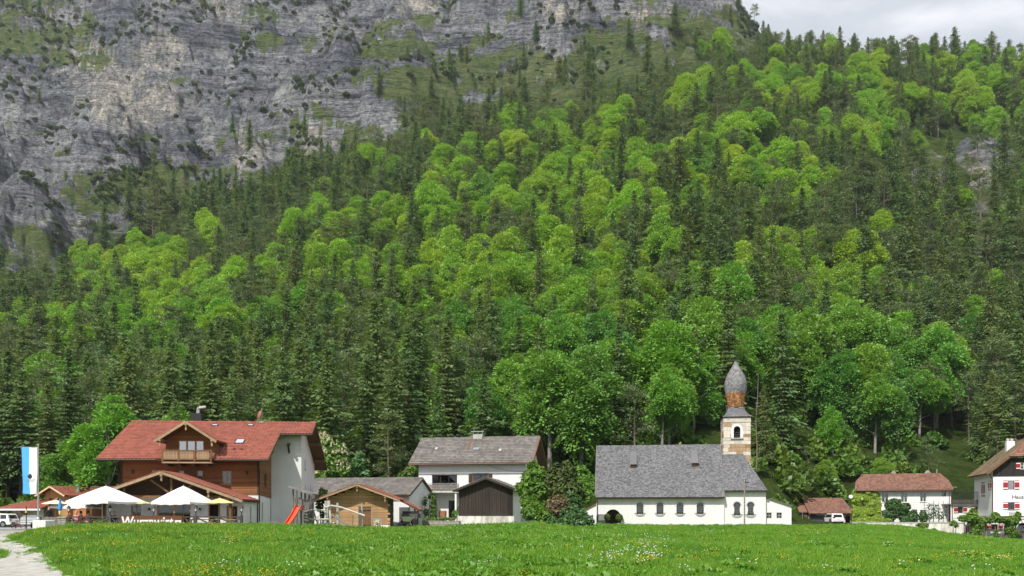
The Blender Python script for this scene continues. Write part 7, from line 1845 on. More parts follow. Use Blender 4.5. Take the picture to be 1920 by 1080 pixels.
bm_ = MB().extr([(-.46, -.3, -.7), (.46, -.3, -.7), (.46, -.3, zt_ - .03), (.42, -.3, zt_), (-.43, -.3, zt_), (-.46, -.3, zt_ - .04)], (0, .9, 0)).build('block', mat('whitewashed_concrete', (.78, .77, .73), .9, .1, 3, .4, 20, col2=(.58, .56, .52), ramp=(.28, .5)), blk)
# flagpole and flag
p = W(71.6, 975, 56.1); zb_ = W(0, 975.5, 56).z; FT = W(0, 836, 56).z
fp = empty('flagpole', (p.x, p.y, zb_), 0, 'tall grey metal flagpole on the concrete block', 'flagpole')
MB().tube((0, 0, 0), (0, 0, FT - zb_), .055, .04, 10).lathe([(.1, 0), (.1, .12), (.06, .2)], 10).lathe([(.03, FT - zb_), (.055, FT - zb_ + .06), (.02, FT - zb_ + .11)], 8).build('pole', M_metal, fp)
MB().tube((.02, 0, FT - zb_ - .10), (-1.25, -.02, FT - zb_ - .06), .018, n=6).build('arm', M_metal, fp)
fl = empty('flag', (p.x - .06, p.y - .03, W(0, 925, 56).z), 0, 'upright light blue and white flag with dark crest on the flagpole', 'flag')
fw_, fh_ = 29.5 / F * 56, (925 - 838.5) / F * 56
def flagpt(u, v, off=0):
    sag = .05 * (1 - v)
    return (-fw_ * (1 - u) * (1 - .06 * (1 - v)) , .05 * math.sin(u * 5 + v * 4) * (1 - v * .6) + .03 * math.sin(v * 9 + u * 3) * (1 - v) - off, fh_ * v - sag * math.sin(u * 3))
def flagpart(u0, u1, v0, v1, nu, nv, off=0.0):
    g_ = MB(); 
    for side, o2 in ((0, off), (1, off - .004 if off else -.004)):
        i0 = len(g_.v)
        for j in range(nv + 1):
            for i in range(nu + 1): g_.v.append(flagpt(u0 + (u1 - u0) * i / nu, v0 + (v1 - v0) * j / nv, o2))
        for j in range(nv):
            for i in range(nu):
                q = (i0 + j*(nu+1) + i, i0 + j*(nu+1) + i + 1, i0 + (j+1)*(nu+1) + i + 1, i0 + (j+1)*(nu+1) + i); g_.f.append(q if side == 0 else q[::-1])
    return g_
flagpart(0.03, .5, 0, 1, 8, 30).build('blue_stripe', mat('flag_blue', (.10, .42, .72), .8, .05, 3), fl, smooth=True)
flagpart(.5, 1, 0, 1, 8, 30).build('white_stripe', mat('flag_white', (.74, .75, .76), .8, .04, 3), fl, smooth=True)
flagpart(-.0, .03, 0, 1, 1, 30).build('dark_hem', mat('flag_hem', (.03, .07, .30), .8), fl, smooth=True)
cr_ = [(.44, .345, .70, .40), (.50, .40, .64, .43), (.38, .37, .44, .39), (.52, .325, .62, .35)]
for k, (u0, v0, u1, v1) in enumerate(cr_): flagpart(u0, u1, v0, v1, 3, 2, .012 + .002 * k).build('crest', M_darkmetal, fl)
flagpart(.30, .90, .298, .306, 6, 1, .012).build('crest_line', mat('flag_print', (.30, .25, .22), .8), fl); flagpart(.36, .84, .272, .280, 6, 1, .012).build('crest_line', MATS['flag_print'], fl)
p = W(49.3, 1003, 57.5); mk = empty('marker_post', (p.x, p.y, hz(p.x, p.y)), 0, 'thin dark roadside post with a small yellow plate', 'post')
MB().tube((0, 0, -.3), (0, 0, W(0, 949, 57.5).z - mk.location.z), .035, .03, 7).build('post', M_black, mk)
MB().box(-.05, .04, -.045, -.032, 1.38, 1.56).build('plate', mat('yellow_plate', (.75, .55, .08), .6), mk)

# ------------------------------------------------------------------ parasols
M_canvas = mat('white_canvas', (.74, .735, .71), .85, .03, 3, .1, 10)
M_canvasy = mat('yellow_canvas', (.74, .60, .24), .85, .05, 3, .1, 10)
M_canvasb = mat('blue_canvas', (.05, .28, .62), .8, .1, 3, .2, 10)
M_canvaspale = mat('cream_canvas', (.80, .72, .48), .85, .05, 3, .1, 10)
def parasol(px, apex, hw, eave, D, m_, n, lab, rot=0.0, val=.18, ground=tz, group='open parasols on the terrace', tilt=0, pole_m=None, in_m=None):
    p = W(px, eave, D); z1 = W(px, apex, D).z; r = hw / F * D
    o = empty('parasol', (p.x, p.y, ground), R(rot), lab, 'parasol', group)
    ze, zt = p.z - ground, z1 - ground; rr_ = r / (math.cos(math.pi / n) if n > 4 else 1.0)
    g_ = MB(); seg = 6
    def P_(a, t): 
        q = rr_ * t; zz = zt - (zt - ze) * (t ** 1.08)
        return Vector((math.cos(a) * q, math.sin(a) * q, zz))
    for k in range(n):
        a0, a1 = 2 * math.pi * k / n, 2 * math.pi * (k + 1) / n
        A, B_ = P_(a0, 1), P_(a1, 1)
        for j in range(seg):
            t0, t1 = j / seg, (j + 1) / seg
            ns = 4
            for i in range(ns):
                def mixp(t, s): q = P_(a0, t).lerp(P_(a1, t), s); q.z -= .10 * math.sin(math.pi * s) * t * r * .25; return q
                c = [mixp(t0, i / ns), mixp(t1, i / ns), mixp(t1, (i + 1) / ns), mixp(t0, (i + 1) / ns)]
                if t0 == 0: g_.poly([c[0], c[1], c[2]])
                else: g_.quad(*c)
        if val:                                            # hanging valance with a scalloped hem
            ns = 8
            for i in range(ns):
                q0, q1 = mixp(1, i / ns), mixp(1, (i + 1) / ns); h0, h1 = val * (1 - .25 * (i % 2)), val * (1 - .25 * ((i + 1) % 2))
                g_.quad(q0, q0 - Vector((0, 0, h0)), q1 - Vector((0, 0, h1)), q1)
    cn = g_.build('canopy', m_, o)
    pm_ = pole_m or M_woodlight
    MB().tube((0, 0, 0), (0, 0, zt + .08), .035, n=8).build('pole', pm_, o)
    ribs = MB()
    for k in range(n): ribs.tube((0, 0, zt - .07), P_(2 * math.pi * k / n, .98) - Vector((0, 0, .05)), .012, n=4); ribs.tube((0, 0, ze - .15), P_(2 * math.pi * k / n, .5) - Vector((0, 0, .04)), .01, n=4)
    ribs.build('ribs', pm_, o)
    MB().box(-.35, .35, -.35, .35, .0, .08).build('base', M_concrete, o)
    return o
parasol(199, 911, 68, 940, 62.8, M_canvas, 4, 'largest white square parasol, left of the Wurznwirt sign', 28)
parasol(344, 911, 57, 941.5, 62.8, M_canvas, 4, 'white square parasol above the sign board before the large window', 32)
parasol(150, 936, 52, 949, 67, M_canvas, 4, 'low white parasol behind the largest parasol at the left of the terrace', 40)
parasol(256, 936.5, 25, 943.5, 64, M_canvasy, 8, 'small yellow parasol between the two large white parasols', 10, 0.04)
parasol(412, 934, 23.5, 942.5, 63.5, M_canvasy, 8, 'small yellow parasol before the open door', 12, .05)
parasol(104, 937.5, 23, 944, 66, M_canvaspale, 8, 'cream parasol beside the folded blue parasol', 5, .04)
p = W(112.6, 957, 63.5); o = empty('folded_parasol', (p.x, p.y, tz), 0, 'folded bright blue parasol at the left of the terrace', 'parasol')
z0_, z1_ = W(0, 957, 63.5).z - tz, W(0, 935, 63.5).z - tz
MB().lathe([(.05, z0_), (.15, z0_ + .06), (.16, z0_ + .2), (.12, (z0_ + z1_) / 2), (.06, z1_ - .1), (.015, z1_)], 9).build('canopy', M_canvasb, o); MB().tube((0, 0, 0), (0, 0, z0_ + .1), .03, n=7).build('pole', M_metal, o); MB().lathe([(.08, z0_ - .3), (.10, z0_ - .1), (.06, z0_ + .02)], 9).build('lower_folds', M_canvasy, o); MB().box(-.25, .25, -.25, .25, 0, .08).build('base', M_concrete, o)

# ------------------------------------------------------------------ tables, benches, guests
def table(px, D, lab, w=1.8, rz_=0):
    p = W(px, 980, D); o = empty('beer_table', (p.x, p.y, tz + .02), R(rz_), lab, 'table', 'tables on the terrace')
    MB().box(-w/2, w/2, -.35, .35, .70, .75).build('table_top', M_woodlight, o)
    for x_ in (-w/2 + .2, w/2 - .25): MB().box(x_, x_ + .06, -.3, -.24, 0, .70).box(x_, x_ + .06, .24, .3, 0, .70).box(x_, x_ + .06, -.24, .24, .33, .38).build('leg', M_darkmetal, o)
    for s_ in (-1, 1):
        b_ = empty('bench', (p.x, p.y, tz + .02), R(rz_), lab.replace('table', 'bench', 1).replace('wooden', 'nearer wooden' if s_ < 0 else 'farther wooden'), 'bench', 'benches on the terrace')
        MB().box(-w/2, w/2, s_ * .7 - .14, s_ * .7 + .14, .42, .46).build('seat', M_woodmid, b_)
        for x_ in (-w/2 + .2, w/2 - .25): MB().box(x_, x_ + .05, s_ * .7 - .12, s_ * .7 + .12, 0, .42).build('leg', M_darkmetal, b_)
table(152, 63, 'wooden table behind the fence bay at the stone pillar'); table(214, 63.4, 'wooden table under the largest white parasol'); table(252, 63.6, 'wooden table behind the left part of the sign board')
table(318, 63.6, 'wooden table under the white parasol above the sign'); table(378, 63.2, 'wooden table right of the sign board'); table(425, 63.2, 'wooden table at the right end of the terrace')
M_skin = mat('skin', (.55, .34, .25), .6, .05, 5); M_hairb = mat('brown_hair', (.06, .035, .02), .7); M_hairg = mat('grey_hair', (.35, .33, .31), .7)
def person_mesh(name, standing):
    bm = bpy.data.meshes.new(name + '_skeleton'); V, E, Rr = [], [], []
    def add(p, r, par=None):
        V.append(p); Rr.append(r if isinstance(r, tuple) else (r, r))
        if par is not None: E.append((par, len(V) - 1))
        return len(V) - 1
    hipz = .92 if standing else .50
    pel = add((0, 0, hipz), (.15, .11)); wst = add((0, .0, hipz + .20), (.135, .10), pel); chs = add((0, -.02, hipz + .40), (.16, .11), wst); nk = add((0, 0, hipz + .55), (.055, .055), chs); hd0 = add((0, -.02, hipz + .64), (.07, .085), nk); hd1 = add((0, -.02, hipz + .74), (.078, .095), hd0); add((0, 0, hipz + .82), (.045, .055), hd1)
    for s in (-1, 1):
        sh = add((s * .18, 0, hipz + .46), .06, chs); el = add((s * .25, -.02 if standing else -.06, hipz + .20), .045, sh)
        wr_ = add((s * .22, -.06 if standing else -.32, hipz - .03 if standing else hipz + .27), .032, el); add((s * .20, -.09 if standing else -.40, hipz - .12 if standing else hipz + .28), .03, wr_)
        hp_ = add((s * .09, 0, hipz - .05), .095, pel)
        if standing: kn = add((s * .10, -.02, .48), .06, hp_); an = add((s * .10, .02, .08), .04, kn); add((s * .11, -.14, .04), .035, an)
        else: kn = add((s * .12, -.42, hipz), .065, hp_); an = add((s * .12, -.40, .08), .04, kn); add((s * .12, -.55, .04), .035, an)
    bm.from_pydata(V, E, []); o = bpy.data.objects.new('tmp', bm); COL.objects.link(o)
    sk = o.modifiers.new('s', 'SKIN'); sk.use_smooth_shade = True
    for i, r in enumerate(Rr): bm.skin_vertices[0].data[i].radius = r
    bm.skin_vertices[0].data[0].use_root = True
    sb = o.modifiers.new('d', 'SUBSURF'); sb.levels = 1; sb.render_levels = 1
    bpy.context.view_layer.update(); dg = bpy.context.evaluated_depsgraph_get(); me = bpy.data.meshes.new_from_object(o.evaluated_get(dg)); me.name = name
    bpy.data.objects.remove(o)
    return me, hipz
PM = {s: person_mesh('person_standing' if s else 'person_seated', s) for s in (0, 1)}
def person(px, D, top, mats3, lab, standing=0, rz_=0.0):
    me, hipz = PM[standing]; p = W(px, 980, D)
    o = empty('person', (p.x, p.y, tz + .02), R(rz_), lab, 'person')
    m2 = me.copy(); m2.materials.clear()
    for q in mats3[:3]: m2.materials.append(q)
    idx = []
    for pl in m2.polygons:
        c = pl.center; idx.append(1 if c.z > hipz + .53 and abs(c.x) < .12 else 2 if c.z < hipz + .02 and (not standing or abs(c.x) < .18) else 1 if (standing and abs(c.x) > .17 and c.z < hipz + .02) or (not standing and c.y < -.30 and c.z > hipz + .2) else 0)
    m2.polygons.foreach_set('material_index', idx)
    link('body', m2, o)
    MB().lathe([(.085, hipz + .70), (.10, hipz + .76), (.095, hipz + .82), (.06, hipz + .865), (.0, hipz + .875)], 10, (0, .02, 0)).build('hair', mats3[3], o, smooth=True)
def cl(n, c): return MATS.get(n) or mat(n, c, .85, .1, 6)
M_jean = cl('cloth_jeans', (.05, .07, .13)); 
person(214, 62.6, 960, (cl('cloth_black', (.02, .02, .024)), M_skin, cl('cloth_dark', (.03, .03, .035)), M_skin), 'seated bald guest in black behind the fence, left of the sign board', 0, 180)
person(152, 62.2, 961, (cl('cloth_maroon', (.14, .02, .03)), M_skin, M_jean, M_hairb), 'seated guest in dark red behind the left fence bay', 0, 170)
person(143, 63.9, 961, (cl('cloth_pink', (.60, .28, .32)), M_skin, M_jean, M_hairg), 'seated guest in pink at the far side of the left table', 0, 10)
person(165, 62.3, 961, (cl('cloth_pink', (.60, .28, .32)), M_skin, cl('cloth_dark', (.03, .03, .035)), M_hairb), 'seated guest in pink nearer the fence, right of the guest in dark red', 0, 185)
person(248, 64.4, 962, (cl('cloth_grey', (.25, .25, .27)), M_skin, M_jean, M_hairg), 'seated guest in grey before the small left window of the inn', 0, 5)
person(91.5, 63.5, 948, (cl('cloth_dark', (.03, .03, .035)), M_skin, cl('cloth_black', (.02, .02, .024)), M_hairb), 'guest in dark clothes standing by the cream parasol', 1, 60)

# ------------------------------------------------------------------ playground
def PG(px, py, D=67): return W(px, py, D)
p = PG(563, 985); gz0 = hz(p.x, p.y)
pt_ = empty('play_tower', (p.x, p.y, gz0), 0, 'weathered wooden play tower with slanting roof beside the inn', 'play tower')
def Lp(px, py, D=67): q = PG(px, py, D); return q - Vector((p.x, p.y, gz0))
for (a, b, D) in (((549.5, 917), (549.5, 990), 66.3), ((565, 923), (564.5, 990), 66.3), ((580, 928), (575.5, 990), 66.3), ((556, 920), (556, 990), 68), ((572, 925), (571, 990), 68)): MB().tube(Lp(*b, D), Lp(*a, D), .085, .07, 8).build('post', M_woodgrey, pt_)
a, b = Lp(541, 913.4, 66), Lp(587, 927.5, 66)
for k in range(9): MB().obox(a + Vector((0, -.3 + k * .28, .02 * (k % 2))), b - a, (0, .26, 0), (0, 0, .07)).build('roof_board', M_woodgrey, pt_)
zf = Lp(560, 958, 66).z
for k in range(6): MB().obox(Lp(549, 958, 66) + Vector((0, .3 * k, 0)), (1.35, 0, 0), (0, .27, 0), (0, 0, .06)).build('platform_board', M_woodgrey, pt_)
for k in range(6): MB().box(0, .045, 0, .04, zf + .55, zf + 1.0).build('baluster', M_woodgrey, pt_, Lp(553, 958, 67.8) * Vector((1, 1, 0)) + Vector((k * .1, 0, 0)))
MB().beam(Lp(552, 934, 67.8), Lp(566, 934, 67.8), .06, .08).build('handrail', M_woodgrey, pt_)
for q, t in (((568, 936), (568, 960)), ((572, 935), (573, 962)), ((576, 937), (576, 958))): MB().tube(Lp(*q, 66.4), Lp(*t, 66.4), .06, n=7).build('paling', M_woodgrey, pt_)
for k in range(4): MB().beam(Lp(566 + k * .6, 958 + k * 5.5, 65.9), Lp(577 + k * .6, 959 + k * 5.5, 65.9), .18, .06).build('step', M_woodgrey, pt_)
p2 = PG(558, 946, 66); sld = empty('slide', (p.x, p.y - 1.2, hz(p.x, p.y - 1.2)), 0, 'bright orange-red plastic slide on the play tower', 'slide')
def Ls(px, py, D): return W(px, py, D) - sld.location
M_orange = mat('orange_plastic', (.78, .09, .03), .35, .05, 4, spec=.5)
TL, TR, BL_, BR_ = Ls(554.5, 951, 65.9), Ls(564.5, 951, 65.9), Ls(532, 987, 64.2), Ls(541, 987, 64.2)
nrm_ = (TR - TL).cross(BL_ - TL).normalized(); nrm_ = nrm_ if nrm_.z > 0 else -nrm_
ch_ = MB(); K = 10
for k in range(K):
    t0, t1 = k / K, (k + 1) / K
    f0 = lambda t: Vector((0, 0, -.10 * math.sin(math.pi * t)))
    a, b, c, d = TL.lerp(BL_, t0) + f0(t0), TR.lerp(BR_, t0) + f0(t0), TR.lerp(BR_, t1) + f0(t1), TL.lerp(BL_, t1) + f0(t1)
    ch_.extr([a, b, c, d], -nrm_ * .03)
    for q0, q1, s_ in ((a, d, -1), (b, c, 1)): ch_.extr([q0, q1, q1 + nrm_ * .17, q0 + nrm_ * .17], (TR - TL).normalized() * .035 * s_)
ch_.build('chute', M_orange, sld)
for a, s_ in ((TL, -1), (TR, 1)): MB().extr([a, a + nrm_ * .17, a + Vector((0, .55, .22)), a + Vector((0, .6, .0)), a + Vector((0, .4, -.15))], (.035 * s_, 0, 0)).build('side_wing', M_orange, sld)
cf = PG(640, 985, 67.5); cz = hz(cf.x, cf.y)
cfm = empty('climbing_frame', (cf.x, cf.y, cz), 0, 'climbing frame of bleached logs before the golden hut', 'climbing frame')
def Lc(px, py, D=67): return W(px, py, D) - Vector((cf.x, cf.y, cz))
LOGS = [('post', (610.6, 939), (610.2, 992), 67, .10, 0), ('post', (613.5, 940), (616.5, 992), 67.4, .09, 0), ('post', (617, 938.5), (621.5, 992), 67, .10, 0), ('post', (633, 943), (634, 990), 67.5, .12, 0), ('post', (673, 950), (672.5, 994), 67, .075, 1), ('post', (678.5, 948), (678.8, 990), 67.3, .075, 0),
        ('post', (586.5, 944), (587.5, 985), 67, .08, 1), ('post', (595.5, 968), (595.5, 990), 67, .09, 0), ('post', (661, 966), (660.5, 992), 67, .07, 1), ('post', (588, 958), (594, 978), 67.2, .06, 1),
        ('rail', (567.6, 955), (610, 956.6), 66.7, .06, 0), ('rail', (572.5, 971.5), (586, 974.2), 66.6, .085, 0), ('rail', (586, 974.2), (617, 973.6), 66.6, .085, 0), ('rail', (608, 951), (618, 949), 66.8, .07, 0), ('rail', (620, 947.8), (642, 952), 67, .09, 0), ('rail', (642, 952), (684, 967), 67, .075, 0),
        ('rail', (604, 979), (630, 981), 67.6, .07, 0), ('rail', (612, 970), (632, 969), 67.4, .08, 1)]
for nm, a, b, D, r_, g_ in LOGS: MB().tube(Lc(*b, D), Lc(*a, D), r_, r_ * .85, 9).build(nm, M_woodgrey if g_ else M_bleached, cfm)
MB().beam(Lc(626.5, 968.5, 66.8), Lc(660, 990, 66.2), .45, .07).build('ramp_board', M_woodgrey, cfm); MB().beam(Lc(580, 969, 67.5), Lc(587, 969.5, 67.5), .5, .3).build('step_block', M_woodgrey, cfm)

# things round the hut and the white house
p = W(722, 990, 78.2); o = empty('white_planter', (p.x, p.y, hz(p.x, p.y)), 0, 'white planter box at the right front corner of the hut', 'planter'); zq = W(0, 984.5, 78.2).z - o.location.z
m = MB().box(-.35, .35, -.2, .2, -.2, zq); m.build('box', M_whitepaint, o); MB().box(-.32, .32, -.17, .17, zq - .02, zq + .01).build('soil', M_wooddark, o)
p = W(707, 990, 79); o = empty('leaning_pallet', (p.x, p.y, hz(p.x, p.y)), 0, 'grey wooden pallet leaning on the hut right of its door', 'pallet'); zq = W(0, 969, 79).z - o.location.z
for k in range(4): MB().obox((-.40 + k * .21, -.05, -.1), (.16, 0, 0), (0, .03, 0), (0, .42, zq)).build('slat', M_woodgrey, o)
for t in (.15, .8): MB().box(-.42, .42, .0 + .42 * t, .05 + .42 * t, zq * t, zq * t + .10).build('cross_piece', M_woodgrey, o)
leaf_cloud('flower_pot_plant', 'white-flowering pot plant before the leaning pallet', 'plant', [B(708, 979, 78.4, 5, 4, 4), B(705, 984, 78.4, 3, 3, 3)], M_blossom, 71, .10)
p = W(762, 988, 79.5); o = empty('wheelbarrow', (p.x, p.y, hz(p.x, p.y)), R(20), 'grey wheelbarrow under the lean-to of the hut', 'wheelbarrow')
MB().extr([(-.55, -.3, .95), (.55, -.3, .95), (.3, -.2, .5), (-.3, -.2, .5)], (0, .6, 0)).build('tray', M_metal, o); MB().lathe([(.2, -.04), (.22, 0), (.2, .04)], 14, (-.65, 0, .22), axis='y').build('wheel', M_black, o)
for y in (-.25, .25): MB().path([Vector((-.65, y * .3, .22)), Vector((.2, y, .48)), Vector((1.0, y, .75))], [.025] * 3, 6).tube((.25, y, .48), (.35, y, 0), .022, n=6).build('handle', M_darkmetal, o)
p = W(771, 985, 82); o = empty('handcart', (p.x, p.y, hz(p.x, p.y)), R(-12), 'dark handcart standing right of the wheelbarrow', 'cart')
MB().box(-.8, .8, -.5, .5, .75, 1.15).build('box', M_fence, o); 
for x_ in (-.5, .5): MB().lathe([(.32, -.04), (.36, 0), (.32, .04)], 16, (x_, -.58, .36), axis='y').build('wheel', M_black, o)
MB().box(-.75, .7, -.3, .3, 1.15, 1.4).build('load', M_darkmetal, o)
p = W(830, 968, 94.5); o = empty('wooden_crate', (p.x, p.y, p.z - .05), R(-12), 'orange wooden crate by the terrace door of the white house', 'crate')
for k in range(5): MB().box(-.36, .36, -.3, -.27, .02 + k * .13, .125 + k * .13).build('slat', mat('orange_crate', (.45, .19, .09), .8) if k == 0 else MATS['orange_crate'], o)
MB().box(-.36, .36, -.26, .3, 0, .66).build('box', MATS['orange_crate'], o)
leaf_cloud('thuja', 'slender dark green thuja before the balcony of the white house', 'shrub', [B(813, 966, 92, 6, 6, 12), B(813, 950, 92, 6, 6, 14), B(813.5, 936, 92, 4.2, 4.5, 9), B(814, 928, 92, 2.2, 2.5, 5)], M_thuja, 72, .15, dens=1500)
leaf_cloud('garden_shrub', 'light green shrub at the left corner of the white house', 'shrub', [B(797, 940, 92, 5, 4, 8), B(799, 960, 92, 6, 5, 7), B(806, 930, 93, 4, 4, 5)], M_shrub, 73, .18, dens=420)
leaf_cloud('garden_shrub', 'slim green shrub left of the black barn', 'shrub', [B(852, 965, 88.5, 6, 5, 9), B(859, 958, 87, 4, 3, 7)], M_shrub, 74, .17, dens=420)
leaf_cloud('garden_hedge', 'low green plants along the top of the garden wall', 'plants', [B(800, 974, 88, 8, 5, 3), B(815, 974, 88, 9, 5, 3), B(832, 973, 88, 9, 5, 3), B(846, 973, 88, 8, 5, 3)], M_shrub, 75, .15)
# bushes between house and church
leaf_cloud('young_maple', 'bright green young maple at the right end of the white house', 'tree', [B(1003, 895, 82, 22, 18, 20), B(990, 915, 82, 20, 18, 20), B(1016, 915, 82, 22, 18, 22), B(1001, 935, 82, 22, 16, 14), B(1000, 876, 82, 10, 10, 11)], M_chestnut, 81, .36, dens=330)
leaf_cloud('yew_bush', 'dark olive evergreen bush right of the bright young maple', 'bush', [B(1050, 910, 79, 22, 16, 24), B(1064, 892, 79, 17, 14, 22), B(1038, 892, 80, 15, 12, 20), B(1074, 925, 78, 22, 16, 22), B(1062, 874, 80, 9, 8, 11), B(1044, 880, 80, 8, 8, 12)], M_darkbush, 82, .26, dens=520)
leaf_cloud('lilac_bush', 'round brownish bush before the evergreen bush', 'bush', [B(1047, 944, 72, 19, 14, 16), B(1036, 960, 71.5, 14, 12, 14), B(1052, 962, 71.5, 13, 10, 13)], M_redbush, 83, .22, dens=620)
leaf_cloud('garden_bush', 'broad green bush left of the brownish bush', 'bush', [B(1000, 957, 72, 24, 16, 18), B(1018, 968, 71, 17, 12, 15), B(985, 940, 75, 11, 9, 10), B(1010, 985, 70, 16, 10, 8)], M_shrub, 84, .24, dens=520)
leaf_cloud('garden_bush', 'sprawling dark green bush spilling down the bank before the church', 'bush', [B(1075, 968, 71, 24, 16, 18), B(1093, 978, 70, 20, 14, 14), B(1070, 945, 74, 20, 14, 20), B(1058, 985, 69, 20, 12, 11), B(1080, 993, 68, 16, 10, 8), B(1040, 980, 69, 16, 10, 10)], M_darkshrub, 85, .22, dens=620)
leaf_cloud('garden_bush', 'yellow-green bush behind the evergreen bush, left of the church', 'bush', [B(1092, 915, 93, 17, 12, 18), B(1100, 900, 95, 14, 10, 15), B(1088, 888, 95, 15, 10, 15), B(1098, 930, 92, 14, 10, 14)], M_shrub, 86, .3, dens=360)
# flowering chestnut beside the inn, young tree next to it
ct = leaf_cloud('chestnut_tree', 'flowering chestnut with white candles behind the right gable of the inn', 'tree', [B(622, 870, 100, 24, 20, 26), B(612, 850, 100, 18, 18, 26), B(634, 852, 100, 17, 16, 22), B(640, 880, 100, 16, 15, 18), B(608, 890, 100, 18, 15, 16), B(605, 825, 101, 9, 9, 12)], M_chestnut, 91, .42, dens=150)
g_ = np.random.default_rng(3); Q = []
for (c, r) in [B(622, 870, 100, 24, 20, 26), B(612, 850, 100, 18, 18, 26), B(634, 852, 100, 17, 16, 22), B(640, 880, 100, 16, 15, 18), B(608, 890, 100, 18, 15, 16), B(605, 825, 101, 9, 9, 12)]:
    for k in range(26):
        d = g_.normal(size=3); d[1] = -abs(d[1]); d[2] = abs(d[2]) * .8 - .1; d /= np.linalg.norm(d); q = np.array(c) + d * np.array(r) * 1.04
        n = 16; t = g_.random(n); pp = q + np.stack([g_.normal(0, .06, n), g_.normal(0, .06, n), t * .42], -1)
        Q.append(rhombs(pp - np.array(ct.location), g_.normal(size=(n, 3)) + np.array([0, 0, .6]), g_.normal(size=(n, 3)), .16 * (1.2 - t), .13 * (1.2 - t)))
link('blossom', quads_mesh('blossom', np.concatenate(Q), M_blossom), ct)
leaf_cloud('young_tree', 'pale green young tree right of the flowering chestnut', 'tree', [B(672, 872, 103, 16, 14, 16), B(664, 890, 103, 16, 14, 12), B(682, 890, 103, 14, 12, 12), B(676, 856, 103, 9, 9, 10)], M_larch, 92, .3, dens=260)
leaf_cloud('hedge_bush', 'bright green bush behind the hut, beside the inn wall', 'bush', [B(605, 925, 84, 8, 8, 10), B(600, 945, 84, 8, 8, 14), B(612, 965, 83, 12, 8, 12)], M_shrub, 93, .24, dens=420)
leaf_cloud('hedge_bush', 'round green bush at the left gable of the white house', 'bush', [B(770, 888, 104, 14, 12, 14), B(757, 893, 105, 10, 9, 8)], M_shrub, 94, .3, dens=380)

